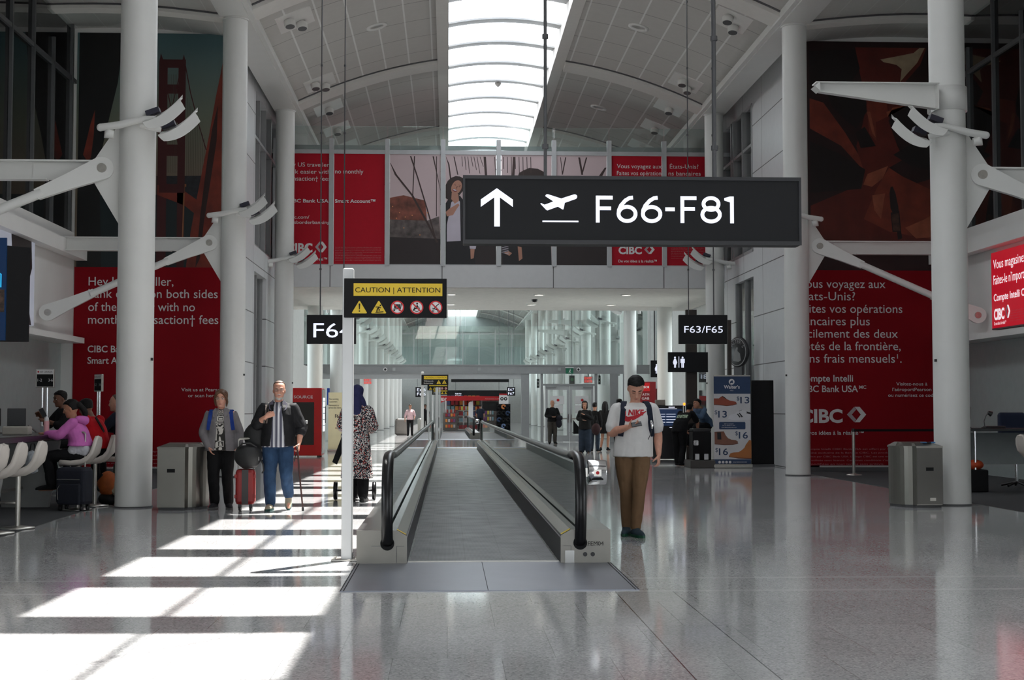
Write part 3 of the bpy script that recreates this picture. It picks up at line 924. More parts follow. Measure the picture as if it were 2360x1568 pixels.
# ---------------------------------------------------------------- caution signs on square poles
POLEM = M('pale_grey_pole', (.60,.61,.61), .35, .3, var=.02)
def tri(cx, cz, h): 
    w_ = h*.60; r = h*.06
    return [(cx - w_ + r, cz), (cx + w_ - r, cz), (cx + w_, cz + r*.9), (cx + w_*.06 , cz + h), (cx - w_*.06, cz + h), (cx - w_, cz + r*.9)]
def stick(mb, pts, r, y):
    for (ax, az), (bx, bz) in zip(pts, pts[1:]):
        d = Vector((bx-ax, bz-az)); 
        if d.length < 1e-6: continue
        n = Vector((-d.y, d.x)).normalized()*r
        poly2d(mb, [(ax+n.x, az+n.y), (bx+n.x, bz+n.y), (bx-n.x, bz-n.y), (ax-n.x, az-n.y)], y)
def caution(x, y, label, kind, sx=1, yellow2=False):
    t = thing('caution_sign', label, 'sign', (x, y, 0), 0, 'caution signs on poles')
    MB().cbox((.012,0,1.375),(.104,.10,2.75),.012).build('pole', POLEM, t)
    b_ = MB(); b_.cbox((0,0,.008),(.26,.20,.016),.004); 
    for a, c in ((-.1,-.07),(.1,-.07),(.1,.07),(-.1,.07)): b_.cyl((a,c,.012),(a,c,.03),.012,8)
    b_.build('base_plate', STEEL, t)
    m = MB(); m.cbox((.46,-.075,2.465),(.965,.045,.37),.004); fr = m.build('sign_panel', BLACKM if True else SIGNK, t)
    Y = -.099
    def pt(u, v): return (-.02 + .965*u, 2.65 - .37*v)
    m = MB(); poly2d(m, [pt(.09,.13), pt(.955,.13), pt(.955,.45), pt(.09,.45)], Y); m.build('yellow_band', YELLOW, fr)
    m = MB(); letters(m, 'CAUTION | ATTENTION', pt(.52,0)[0], 2.65-.37*.36, .05, Y-.002, 'C', .80)
    m.build('lettering', BLACKM, fr)
    if kind == 'starts':
        cz = 2.65 - .37*.74; r = .062
        m = MB(); cx0 = pt(.148,0)[0]; cx1 = pt(.335,0)[0]
        poly2d(m, tri(cx0, cz - .058, .118), Y); poly2d(m, tri(cx1, cz - .058, .118), Y); m.build('warning_triangle', YELLOW, fr)
        m = MB(); poly2d(m, [(cx0-.007,cz+.035),(cx0+.007,cz+.035),(cx0+.004,cz-.02),(cx0-.004,cz-.02)], Y-.002); poly2d(m, disc(cx0, cz-.036, .007, 12), Y-.002)
        poly2d(m, disc(cx1+.016, cz+.018, .008, 12), Y-.002)
        stick(m, [(cx1+.006,cz+.008),(cx1-.012,cz-.016),(cx1-.018,cz-.042)], .0055, Y-.002)
        stick(m, [(cx1-.012,cz-.012),(cx1+.006,cz-.018),(cx1+.002,cz-.036)], .005, Y-.0025)
        stick(m, [(cx1-.03,cz+.002),(cx1-.01,cz+.004),(cx1+.022,cz-.006)], .004, Y-.003)
        stick(m, [(cx1-.03,cz-.048),(cx1+.045,cz-.042)], .004, Y-.002)
        m.build('black_pictogram', BLACKM, fr)
        cs = [pt(u,0)[0] for u in (.517,.705,.89)]
        m = MB()
        for c in cs: poly2d(m, disc(c, cz, r*.85), Y)
        m.build('white_disc', PWHITE, fr)
        m = MB(); a, b2, c3 = cs; yy = Y-.002
        stick(m, [(a-.038,cz-.016),(a+.03,cz-.012),(a+.036,cz+.036),(a+.05,cz+.038)], .004, yy)
        for i in range(3): poly2d(m, [(a-.03+.019*i,cz-.008),(a-.015+.019*i,cz-.008),(a-.015+.019*i,cz+.03),(a-.03+.019*i,cz+.03)], yy)
        poly2d(m, disc(a-.03, cz-.028, .008, 10), yy); poly2d(m, disc(a+.02, cz-.026, .008, 10), yy)
        poly2d(m, disc(b2+.004, cz+.037, .009, 12), yy); stick(m, [(b2+.004,cz+.026),(b2+.006,cz-.006),(b2-.02,cz-.012),(b2-.034,cz-.03)], .0055, yy)
        vs, fs = ring2d(b2, cz-.014, .022, .028, yy, 20); m.add(vs, fs)
        stick(m, [(c3+.03,cz+.034),(c3+.012,cz+.02),(c3-.018,cz-.014),(c3-.03,cz-.006)], .004, yy); stick(m, [(c3-.016,cz-.012),(c3+.022,cz-.026)], .004, yy)
        for q in (-.024, .024):
            vs, fs = ring2d(c3+q, cz-.032, .006, .011, yy, 14); m.add(vs, fs)
        m.build('pictogram', BLACKM, fr)
        m = MB()
        for c in cs:
            vs, fs = ring2d(c, cz, r*.83, r*1.02, Y-.0035, 32); m.add(vs, fs)
            stick(m, [(c-r*.62, cz+r*.62), (c+r*.62, cz-r*.62)], .006, Y-.0045)
        m.build('prohibition_ring', SIGNRED, fr)
    else:
        m = MB(); letters(m, 'Walkway ends', pt(.09,0)[0], 2.65-.37*.67, .042, Y); letters(m, 'Fin du trottoir', pt(.09,0)[0], 2.65-.37*.88, .042, Y)
        m.build('lettering', PWHITE, fr)
        m = MB(); cz = 2.65-.37*.88
        for u in (.64,.85): poly2d(m, tri(pt(u,0)[0], cz, .125), Y)
        m.build('warning_triangle', YELLOW, fr)
        m = MB()
        for u in (.64,): 
            cx0 = pt(u,0)[0]; poly2d(m, [(cx0-.008,cz+.09),(cx0+.008,cz+.09),(cx0+.005,cz+.04),(cx0-.005,cz+.04)], Y-.003); poly2d(m, disc(cx0, cz+.022, .008, 10), Y-.003)
        stick(m, [(pt(.85,0)[0]+.01,cz+.08),(pt(.85,0)[0]-.012,cz+.03)], .007, Y-.003); stick(m, [(pt(.85,0)[0]-.03,cz+.018),(pt(.85,0)[0]+.04,cz+.022)], .005, Y-.003)
        m.build('black_pictogram', BLACKM, fr)
caution(-.955, 13.5, 'black and yellow caution sign on a pole at the start of the near walkway', 'starts')
caution(-.925, 51.2, 'caution sign saying walkway ends, at the far end of the near walkway', 'ends')
caution(-.93, 66.6, 'caution sign with prohibition discs at the start of the distant walkway', 'starts')
caution(-.93, 86.4, 'caution sign saying walkway ends, at the far end of the distant walkway', 'ends')

# ---------------------------------------------------------------- hanging signs
def strip(mb, pts, r, y):
    pts = [Vector(p) for p in pts]; L_ = []; R_ = []
    for i, p in enumerate(pts):
        d = (pts[min(i+1,len(pts)-1)] - pts[max(i-1,0)]).normalized(); n = Vector((-d.y, d.x))*r
        L_.append((p.x+n.x, y, p.y+n.y)); R_.append((p.x-n.x, y, p.y-n.y))
    n = len(pts); mb.add(L_ + R_, [(i, i+1, n+i+1, n+i) for i in range(n-1)])
def wide_glyphs(mb, text, spans, fx, z0, z1, y):
    h = z1 - z0; r = h*.071
    for ch, (a, b) in zip(text, spans):
        x0, x1 = fx(a), fx(b); w_ = x1 - x0
        if ch == 'F':
            strip(mb, [(x0+r,z0),(x0+r,z1)], r, y); strip(mb, [(x0+r,z1-r),(x1,z1-r)], r, y-.0005); strip(mb, [(x0+r,z0+h*.53),(x1-w_*.1,z0+h*.53)], r*.95, y-.0005)
        elif ch == '-': strip(mb, [(x0,z0+h*.51),(x1,z0+h*.51)], r, y)
        elif ch == '1': strip(mb, [(x1-r,z0),(x1-r,z1)], r, y); poly2d(mb, [(x1-2*r,z1),(x1-2*r,z1-h*.22),(x0,z1-h*.15),(x0,z1-h*.06),(x1-2*r,z1)], y-.0005)
        else:
            cx = (x0+x1)/2; rx = w_/2 - r
            if ch == '6':
                rz = h*.30 - r*.5; cz = z0 + rz + r - r*.1
                strip(mb, [(cx+rx*math.cos(t_*math.pi/18), cz+rz*math.sin(t_*math.pi/18)) for t_ in range(37)], r, y)
                strip(mb, [(cx-rx, cz), (cx-rx*.96, cz+h*.14), (cx-rx*.72, cz+h*.31), (cx-rx*.2, cz+h*.50), (cx+rx*.30, z1-r*1.1), (cx+rx*.70, z1-r*.9)], r, y-.0005)
            else:
                rz = h*.29 - r*.5; cz = z0 + rz + r*.9; r2 = h*.255 - r*.5; c2 = z1 - r2 - r*.9
                strip(mb, [(cx+rx*math.cos(t_*math.pi/18), cz+rz*math.sin(t_*math.pi/18)) for t_ in range(37)], r, y)
                strip(mb, [(cx+rx*.86*math.cos(t_*math.pi/18), c2+r2*math.sin(t_*math.pi/18)) for t_ in range(37)], r, y-.0005)
ROD = M('hanger_rod', (.10,.10,.105), .35, .6)
def hanger(parent, x, z0, z1, r, collars=()):
    mb = MB(); mb.cyl((x,0,z0),(x,0,z1), r, 10)
    for c in collars: mb.cyl((x,0,c-.02),(x,0,c+.02), r*1.9, 10)
    mb.build('hanger_rod', ROD, parent)
# F66-F81
Ys = 12.0
c0, c1 = P(1067,404,Ys), P(1847,566,Ys)
wd, hh = c1.x - c0.x, c0.z - c1.z
t = thing('hanging_sign', 'large charcoal hanging sign reading F66-F81 with an up arrow and aeroplane', 'sign', ((c0.x+c1.x)/2, Ys, 0), 0)
zc = (c0.z+c1.z)/2
mb = MB(); mb.cbox((0,.09,zc),(wd,.18,hh),.01); bod = mb.build('sign_box', SIGNK, t)
mb = MB()
for a, b in (((-wd/2,-.012,zc+hh/2-.03),(wd/2,.0,zc+hh/2)),((-wd/2,-.012,zc-hh/2),(wd/2,0,zc-hh/2+.035)),((-wd/2,-.012,zc-hh/2+.035),(-wd/2+.02,0,zc+hh/2-.03)),((wd/2-.02,-.012,zc-hh/2+.035),(wd/2,0,zc+hh/2-.03))): mb.box(a,b)
mb.build('frame', M('sign_frame_charcoal',(.03,.03,.033),.4), bod)
def sx_(px): return P(px, 485, Ys).x - (c0.x+c1.x)/2
def sz_(py): return P(1400, py, Ys).z
mb = MB(); yy = -.006
poly2d(mb, [(sx_(1145),sz_(436)),(sx_(1182),sz_(462)),(sx_(1182),sz_(479)),(sx_(1152),sz_(457)),(sx_(1152),sz_(524)),(sx_(1139),sz_(524)),(sx_(1139),sz_(457)),(sx_(1108),sz_(479)),(sx_(1108),sz_(462))], yy)
pl = [(576,311),(583,308),(604,318),(632,308),(660,296),(608,262),(614,252),(625,250),(712,277),(795,250),(806,251),(814,258),(815,268),(808,279),(735,305),(728,340),(724,349),(715,345),(690,330),(622,355),(612,349)]
poly2d(mb, [(sx_(1040+a/2.8095), sz_(360+b/2.8095)) for a, b in pl], yy)
poly2d(mb, [(sx_(1250),sz_(509.5)),(sx_(1333),sz_(509.5)),(sx_(1333),sz_(513)),(sx_(1250),sz_(513))], yy)
wide_glyphs(mb, 'F66-F81', [(1373,1412),(1421,1469),(1477,1526),(1533,1555),(1568,1605),(1614,1663),(1669,1691)], sx_, sz_(513.5), sz_(451.5), yy)
mb.build('lit_lettering', SIGNW, bod)
for px, r in ((1257,.014),(1648,.016)):
    x = sx_(px); hanger(t, x, zc+hh/2, vz(x+(c0.x+c1.x)/2) if px > 1400 else ZG, r, (zc+hh/2+.25, zc+hh/2+1.2))
# F64, F63/F65
def gate_sign(px0, px1, py0, py1, Yd, lines, label, rods, th=.12, fs=None):
    a, b = P(px0,py0,Yd), P(px1,py1,Yd)
    cx = (a.x+b.x)/2; W = b.x-a.x; Hh = a.z-b.z; zc = (a.z+b.z)/2
    t = thing('gate_sign', label, 'sign', (cx, Yd, 0), 0, 'hanging gate signs')
    mb = MB(); mb.cbox((0,th/2,zc),(W,th,Hh),.008); bo = mb.build('sign_box', SIGNK, t)
    mb = MB()
    for s_, x0, x1, y_base, y_top in lines:
        X0, X1 = P(x0,py1,Yd).x-cx, P(x1,py1,Yd).x-cx
        z0, z1 = P(px0,y_base,Yd).z, P(px0,y_top,Yd).z
        letters(mb, s_, X0, z0, z1-z0, -.006, 'L', X1-X0)
    mb.build('lit_lettering', SIGNW, bo)
    for px, r in rods:
        x = P(px,py0,Yd).x - cx
        zt = min(vz(x+cx)+.05, 11.2)
        hanger(t, x, zc+Hh/2, zt, r, [zc+Hh/2 + .9 + 1.35*i for i in range(5)])
    return t
gate_sign(707, 820, 726, 793, 28.0, [('F64',722,813,778,743)], 'charcoal hanging gate sign reading F64 behind the near caution sign', ((738,.012),(792,.012)))
gate_sign(1565, 1677, 726, 793, 28.0, [('F63/F65',1577,1666,767,751)], 'charcoal hanging gate sign reading F63/F65 on thin rods', ((1587,.010),(1645,.012)))
# distant ones
gate_sign(957.5, 978, 892.5, 915.5, 96, [('E66',961,981,902,895),('F66',961,981,912,905)], 'small distant hanging sign reading E66 and F66', ((962,.012),(974,.012)))
gate_sign(1168.5, 1187.5, 892.5, 912.5, 90, [('E67',1171,1185,901,895),('F67',1171,1185,910,904)], 'small distant hanging sign reading E67 and F67', ((1172,.012),(1184,.012)))
gate_sign(1040, 1173, 858, 881, 82, [('F70-F81',1092,1148,873,862)], 'distant charcoal hanging sign under the partition header', ((1060,.014),(1150,.014)))
gate_sign(1030, 1168, 900, 914, 98, [('F68-F81',1049,1063,909.5,906),('F69-F85',1049,1063,914.5,911)], 'dark overhead sign band above the distant newsstand', ((1050,.014),(1150,.014)), .3)
# ================================================================ PRINTED PANELS
def flat(name, label, cat, loc, group=None, rz=0): return thing(name, label, cat, loc, rz, group)
def lay(parent, name, polys, y, mat):
    mb = MB()
    for i, p in enumerate(polys): poly2d(mb, p, y - .0003*(i % 9))
    return mb.build(name, mat, parent)
INK = {}
def ink(name, r, g, b, rough=.45, var=.05, scale=3):
    if name not in INK: INK[name] = M('print_'+name, rgb(r,g,b), rough, var=var, scale=scale)
    return INK[name]
LOGOG = ink('logo_grey', 175,160,165)
def logo(parent, x, zb, h, y, xs=1.0, word=True, mat=None):
    """bank mark: bold word and a split hexagon"""
    mb = MB(); 
    wd = h*2.75*xs
    if word: letters(mb, 'CIBC', x, zb, h*.86, y, 'L', wd, bold=.035)
    x0 = x + (wd + h*.28*xs if word else 0)
    hw = h*1.24*xs; zt = zb + h; cx = x0 + hw*.5; cz = zb + h/2
    # right chevron white
    poly2d(mb, [(cx-.10*hw,zt),(cx+.16*hw,zt),(x0+hw,cz),(cx+.16*hw,zb),(cx-.10*hw,zb),(cx+.22*hw,cz)], y)
    mb.build('bank_logo', mat or PWHITE, parent)
    m2 = MB(); poly2d(m2, [(cx-.12*hw,zt),(x0,cz),(cx-.12*hw,zb),(cx-.02*hw,zb+.18*h),(cx-.25*hw,cz),(cx-.02*hw,zt-.18*h)], y)
    m2.build('logo_shade', LOGOG, parent)
SMALL = ['The CIBC Bank USA Smart Account is offered by CIBC Bank USA, a wholly owned', 'subsidiary of CIBC. Bank products are offered in the United States by CIBC Bank USA.', 'Member FDIC. The CIBC logo is a trademark of CIBC, used under licence. All other', 'trademarks are owned by CIBC or related entities. Terms and conditions apply to the', 'account and may change at any time without notice.']
SMALLF = ['Le Compte Intelli CIBC Bank USA est offert par CIBC Bank USA, une filiale en', 'propriété exclusive de la Banque CIBC. Les produits bancaires sont offerts aux', 'États-Unis par CIBC Bank USA. Le logo CIBC est une marque de commerce de la Banque', 'CIBC, utilisée sous licence. Certaines conditions s’appliquent au compte et peuvent', 'être modifiées en tout temps sans préavis.']
def small(parent, x, z, w_, pitch, n, y, src):
    mb = MB()
    for i in range(n): letters(mb, src[i % len(src)], x, z - pitch*i, pitch*.42, y, 'L', w_ * (1 if i % 5 < 4 else .6))
    mb.build('small_print', ink('small_print', 190,130,135), parent)

# ---- the eight panels on the near bridge
YA = YB0 - .03
def ax(px): return P(px, 480, YA).x
def az(py): return P(1180, py, YA).z
ZT, ZB = 8.86, 5.63
def panel(k, name, label, mat):
    x0 = XC + 1.625*k + .075; x1 = XC + 1.625*(k+1) - .075
    t = flat(name, label, 'poster', (0, YA, 0), 'printed panels on the near bridge')
    MB().box((x0,-.01,ZB),(x1,.02,ZT)).build('backing', mat, t)
    return t, x0, x1
Yt = -.014
def lines(parent, rows, y=Yt, mat=None, name='lettering'):
    mb = MB()
    for r in rows:
        s_, x, zb, h = r[:4]; w_ = r[4] if len(r) > 4 else None
        letters(mb, s_, x, zb, h, y, 'L', w_, bold=r[5] if len(r) > 5 else 0)
    return mb.build(name, mat or PWHITE, parent)
t, x0, x1 = panel(-4, 'printed_panel', 'red bank panel beginning Hey US traveller, beside the third left column', REDB)
u = lambda px0, px1: ax(px1) - ax(px0)
lines(t, [('Hey US traveller,', ax(657), az(388), .13, u(657,761)), ('bank easier with', ax(657), az(404), .13, u(657,761)), ('transaction† fees', ax(657), az(420), .13, u(657,761)),
 ('CIBC Bank USA', ax(662), az(470), .105, u(662,757), .02), ('cibc.com/', ax(664), az(507), .10, u(664,713)), ('crossborderbanking', ax(655), az(519), .10, u(655,760)), ('Ambitions made real™', ax(662), az(603), .09, u(662,755), .01)])
logo(t, ax(661), az(584), .31, Yt, .88)
t, x0, x1 = panel(-3, 'printed_panel', 'red bank panel reading no monthly, Smart Account', REDB)
lines(t, [('no monthly', ax(772), az(403), .13, u(772,837)), ('Smart Account™', ax(772), az(470), .105, u(772,865), .02)])
small(t, ax(773), az(573), u(773,879), .048, 9, Yt, SMALL)
# photo panels: dusk over a cable bridge, blurred city, two people walking
SKYP = ink('dusk_sky', 205,184,186, var=.04, scale=.8); DARKP = ink('dusk_dark', 42,32,33); CABLE = ink('cable_brown', 62,44,42)
BRICK = ink('city_brick', 120,66,52, var=.5, scale=4); CITY = ink('city_grey', 92,82,80, var=.6, scale=5); SKIN_P = ink('photo_skin', 178,128,108); HAIRP = ink('photo_hair', 48,33,29); SUITP = ink('photo_suit', 24,22,26); SHIRTP = ink('photo_shirt', 196,188,200); GLOW = ink('city_light', 220,140,90)
def photo(k, label, deck=560, brick=True):
    t, x0, x1 = panel(k, 'printed_panel', label, SKYP)
    A = lambda pts: [(min(max(ax(p[0]), x0), x1), min(max(az(p[1]), ZB), ZT)) for p in pts]
    return t, x0, x1, A
def cab(pts, w_):
    out = []
    for (a, b), (c, d) in zip(pts, pts[1:]):
        out.append([(a-w_,b),(a+w_,b),(c+w_,d),(c-w_,d)])
    return out
t, x0, x1, A = photo(-2, 'photo panel of bridge cables over a blurred brick city at dusk')
lay(t, 'city', [A([(897,458),(930,452),(980,464),(985,520),(897,520)])], -.012, BRICK)
lay(t, 'city_base', [A([(897,508),(985,510),(1012,500),(1016,552),(897,552)])], -.0125, CITY)
lay(t, 'dark_deck', [A([(897,548),(1016,552),(1016,620),(897,620)])], -.013, DARKP)
lay(t, 'cable', [A(p) for p in cab([(897,378),(912,405),(950,452),(985,515),(1008,560)], 2.6) + cab([(946,362),(962,410),(985,485),(1002,545)], 1.6) + cab([(998,362),(1016,440)], 1.5) + cab([(955,362),(951,455)], 1.2) + cab([(1006,362),(1006,500)], .9)], -.0135, CABLE)
lay(t, 'city_light', [[(ax(px)+.018*math.cos(a*1.05), az(py)+.018*math.sin(a*1.05)) for a in range(6)] for px, py in ((905,478),(921,492),(934,502),(950,498),(914,505),(985,492),(931,527),(968,543))], -.0138, GLOW)
t, x0, x1, A = photo(-1, 'photo panel of a laughing woman in a dark blazer and white blouse')
lay(t, 'cable', [A(p) for p in cab([(1026,362),(1034,380),(1039,418)], 1.6) + cab([(1046,362),(1055,404)], 1.2) + [q for i in range(7) for q in cab([(1064+7*i,362),(1066+8*i,385+ (i%3)*8)], .7)] + cab([(1117,362),(1121,420)], 2.8) + cab([(1140,362),(1143,420)], .9)], -.0115, CABLE)
lay(t, 'dark_deck', [A([(1021,545),(1150,545),(1150,620),(1021,620)])], -.012, DARKP)
lay(t, 'figure_suit', [A([(1021,470),(1036,456),(1060,452),(1080,480),(1090,560),(1096,620),(1024,620),(1018,540)])], -.0125, SUITP)
lay(t, 'figure_blouse', [A([(1040,468),(1050,455),(1060,466),(1062,556),(1030,558),(1030,520)]), A([(1082,566),(1098,566),(1096,575),(1083,574)])], -.013, SHIRTP)
lay(t, 'figure_hair', [A([(1025,442),(1027,428),(1032,418),(1040,411),(1050,407),(1060,408),(1067,412),(1068,440),(1058,452),(1046,466),(1036,464),(1028,456)]), A([(1026,436),(1022,446),(1027,458),(1033,462),(1034,444)])], -.0132, HAIRP)
def oval(cx, cy, rx, ry, tilt, n=22):
    o_ = []
    for j in range(n):
        q_, r_ = rx*math.cos(2*math.pi*j/n), ry*math.sin(2*math.pi*j/n)
        o_.append((cx + q_*math.cos(tilt) - r_*math.sin(tilt), cy + q_*math.sin(tilt) + r_*math.cos(tilt)))
    return o_
lay(t, 'figure_skin', [A([(1041,446),(1056,448),(1058,464),(1048,471),(1040,460)]), A(oval(1052,433,11.5,17,.38)), A([(1027,490),(1036,482),(1046,476),(1056,470),(1059,474),(1053,482),(1044,497),(1030,500)]), A([(1084,575),(1094,575),(1092,596),(1085,598)])], -.0136, SKIN_P)
lay(t, 'figure_mouth', [A(oval(1048,440,5.4,3.2,.30))], -.0172, ink('photo_lip', 120,46,44))
lay(t, 'figure_teeth', [A(oval(1048.3,439.3,4.2,1.6,.30))], -.0178, SHIRTP)
lay(t, 'figure_brow', [A(p) for p in cab([(1046,424),(1051,423)], 1.0) + cab([(1057,427),(1062,430)], 1.0)] + [A(oval(1049,427.5,2.4,.8,.3)), A(oval(1059,431.5,2.4,.8,.4)), A([(1053.2,430),(1054.6,431),(1052.6,436),(1051,435.6)])], -.0174, ink('photo_brow', 92,56,46))
t, x0, x1, A = photo(0, 'photo panel with dark curly hair above the big hanging sign')
lay(t, 'cable', [A(p) for p in cab([(1185,362),(1182,420)], 3) + [q for i in range(8) for q in cab([(1160+9*i,362),(1161+9*i,390+(i%3)*9)], .8)]], -.0115, CABLE)
lay(t, 'figure_hair', [A([(1192,412),(1196,399),(1206,393),(1220,387),(1240,389),(1254,396),(1257,412)])], -.012, HAIRP)
lay(t, 'figure_suit', [A([(1180,440),(1265,440),(1272,620),(1157,620),(1157,560)]), ], -.0122, SUITP)
lay(t, 'dark_deck', [A([(1150,550),(1160,550),(1160,620),(1150,620)])], -.0124, DARKP)
lay(t, 'striped_top', [A([(1156,566+4*i),(1172,569+4*i),(1172,570.2+4*i),(1156,567.2+4*i)]) for i in range(5)], -.0128, SHIRTP)
lay(t, 'figure_skin', [A([(1160,583),(1172,579),(1180,584),(1174,590)]), A([(1193,568),(1202,570),(1204,596),(1196,602)])], -.013, SKIN_P)
t, x0, x1, A = photo(1, 'photo panel of dark bridge cables left of the French red panels')
lay(t, 'cable', [A(p) for p in cab([(1304,362),(1296,402)], 1.3) + cab([(1335,362),(1342,402)], 2.2) + cab([(1352,362),(1341,402)], 1.6) + cab([(1398,385),(1384,405)], 4) + cab([(1292,362),(1296,402)], .8)], -.0115, CABLE)
lay(t, 'dark_deck', [A([(1283,540),(1402,540),(1402,620),(1283,620)])], -.012, DARKP)
t, x0, x1 = panel(2, 'printed_panel', 'red bank panel beginning Vous voyagez aux, behind the hanging sign', REDB)
lines(t, [('Vous voyagez aux', ax(1422), az(386), .13, u(1422,1525)), ('Faites vos opérations', ax(1422), az(402), .13, u(1422,1529)), ('De vos idées à la réalité™', ax(1425), az(604), .085, u(1425,1513), .01)])
logo(t, ax(1425), az(584), .255, Yt, .98)
t, x0, x1 = panel(3, 'printed_panel', 'red bank panel reading États-Unis, beside the third right column', REDB)
lines(t, [('États-Unis?', ax(1544), az(386), .13, u(1544,1610)), ('ns bancaires', ax(1541), az(402), .13, u(1541,1615))])
small(t, ax(1546), az(571), u(1546,1622), .05, 7, Yt, SMALLF)

# ---- large murals beside the bridge
YMU = YM - .012
def mx(px): return P(px, 480, YMU).x
def mz(py): return P(1180, py, YMU).z
def mural(name, label, x0, x1, zt, zs, group):
    t = flat(name, label, 'mural', (0, YMU, 0), group)
    MB().box((x0,-.008,.14),(x1,.012,zs)).build('red_ad', RED, t)
    return t
x0, x1 = LL + .02, WL - .02
t = mural('wall_mural', 'tall mural of a red suspension bridge above a red English bank ad', x0, x1, 9.7, mz(620), 'murals')
zs = mz(620); ztp = 9.87
cl = lambda pts: [(min(max(mx(p[0]), x0), x1), min(max(mz(p[1]), zs), ztp)) for p in pts]
def sky_mat():
    m = M('mural_dusk_sky', rgb(92,112,108), .5, var=.03)
    t_ = NT(m); tc = t_.n('ShaderNodeTexCoord'); sp = t_.n('ShaderNodeSeparateXYZ'); t_.link(tc.outputs['Object'], sp.inputs[0])
    mr = t_.n('ShaderNodeMapRange'); mr.inputs[1].default_value = mz(420); mr.inputs[2].default_value = mz(110); t_.link(sp.outputs[2], mr.inputs[0])
    rp = t_.n('ShaderNodeValToRGB'); e = rp.color_ramp.elements
    e[0].color = rgb(122,108,92)+(1,); e[1].color = rgb(82,112,116)+(1,)
    a = e.new(.45); a.color = rgb(112,118,102)+(1,)
    t_.link(mr.outputs[0], rp.inputs[0]); t_.link(rp.outputs[0], t_.b.inputs['Base Color'])
    return m
MB().box((x0,-.008,zs),(x1,.012,ztp)).build('sky_print', sky_mat(), t)
BR1 = ink('bridge_tower', 66,16,18); BR2 = ink('bridge_girder', 118,42,28, var=.35, scale=2.5); MDK = ink('mural_dark', 15,15,17); SEA = ink('mural_sea', 22,36,40); HILL = ink('mural_city', 30,32,38, var=.6, scale=9); GOLDL = ink('lamp_post', 150,96,62)
lay(t, 'sea', [cl([(178,455),(520,455),(520,630),(178,630)])], -.0085, SEA)
lay(t, 'city', [cl([(360,412),(520,410),(520,470),(360,468)])], -.009, HILL)
lay(t, 'dark_cable', [cl([(178,80),(280,80),(268,200),(240,320),(228,380),(235,630),(178,630)])], -.0095, MDK)
lay(t, 'dark_glow', [cl([(190,365),(206,295),(216,262),(214,320),(208,372),(200,380)])], -.0100, BR2)
tw = [[(363,150),(368,130),(370,146),(417,146),(420,132),(425,148),(428,620),(405,620),(405,146),(382,146),(382,620),(362,620)]]
lay(t, 'tower', [cl([(363,152),(367,132),(372,146),(383,146),(383,620),(361,620)]), cl([(408,146),(417,146),(420,134),(425,152),(425,620),(408,620)])] + [cl([(366,a),(425,a),(425,b),(366,b)]) for a, b in ((146,165),(203,224),(264,290),(340,366),(430,450))], -.0105, BR1)
lay(t, 'suspender', [cl([(px,224+(px-425)*2.3),(px+.7,224+(px-425)*2.3),(px+.7,412),(px,412)]) for px in range(429,470,4)] + [cl([(px,180),(px+.6,180),(px+.6,405),(px,405)]) for px in range(384,408,4)], -.0102, ink('suspender', 70,60,54))
lay(t, 'main_cable', [cl(p) for p in cab([(424,160),(436,220),(455,290),(474,352)], 1.2) + cab([(370,165),(400,290),(425,430)], 1.1) + cab([(414,165),(395,250),(383,330)], 1.0)], -.011, BR1)
lay(t, 'deck', [cl([(362,432),(425,446),(460,470),(450,498),(424,478),(362,455)])], -.0108, BR2)
lay(t, 'girder', [cl([(512,140),(520,130),(520,630),(430,630),(440,540),(450,480),(465,400),(480,320),(495,230),(505,180)])], -.0112, BR2)
lay(t, 'girder_shadow', [cl([(488,300),(500,250),(498,330),(485,420),(470,520),(462,600),(452,620),(462,500),(476,380)])], -.0115, ink('girder_dark', 42,18,16))
lay(t, 'lamp_post', [cl([(423,432),(426,432),(423,560),(420,560)]), cl([(421,430),(429,430),(429,436),(421,436)])], -.0116, GOLDL)
um = lambda a, b: mx(b) - mx(a)
yT = -.0135
lines(t, [('Hey US traveller,', mx(207), mz(662), .205, um(207,402)), ('bank easier on both sides', mx(207), mz(690), .205, um(207,504)), ('of the border with no', mx(207), mz(720), .205, um(207,452)), ('monthly transaction† fees', mx(207), mz(749), .205, um(207,506)),
 ('CIBC Bank USA', mx(207), mz(814), .155, um(207,345), .012), ('Smart Account™', mx(207), mz(840), .155, um(207,350), .012), ('Visit us at Pearson', mx(423), mz(902.5), .078, um(423,518)), ('or scan here', mx(438.5), mz(916), .078, um(438.5,503))], yT)
small(t, mx(207), mz(1042), um(207,512), .085, 6, yT, SMALL)
# right: red canyon
x0, x1 = WR + .02, LR - .02
t = mural('wall_mural', 'tall mural of a red rock canyon above a red French bank ad', x0, x1, 9.7, mz(620), 'murals')
MB().box((x0,-.008,zs),(x1,.012,ztp)).build('rock_print', ink('canyon_dark', 36,12,12, var=.3, scale=1.2), t)
C1 = ink('canyon_red', 92,28,19, var=.28, scale=2.2); C2 = ink('canyon_rust', 118,46,31, var=.25, scale=3); C3 = ink('canyon_light', 146,76,54, var=.25, scale=4); C4 = ink('canyon_sky', 172,150,122, var=.15, scale=4); C5 = ink('canyon_deep', 20,8,9)
lay(t, 'sunlit_rock', [cl([(2010,100),(2140,100),(2125,140),(2090,180),(2075,200),(2090,230),(2050,270),(2070,330),(2085,360),(2050,380),(2100,420),(2165,400),(2165,560),(1868,560),(1868,470),(1960,430),(1990,400),(1975,330),(1990,280),(2000,230),(1985,160),(1975,100)])], -.009, C1)
lay(t, 'rock_ridge', [cl([(1868,220),(1900,230),(1950,300),(1980,350),(1995,400),(1985,380),(1940,330),(1868,290)]), cl([(2002,222),(2045,215),(2050,260),(2010,280)]), cl([(2000,225),(2020,260),(2022,320),(2005,300)]), cl([(2020,430),(2050,380),(2080,400),(2165,440),(2165,550),(2050,530),(1990,500)])], -.0095, C2)
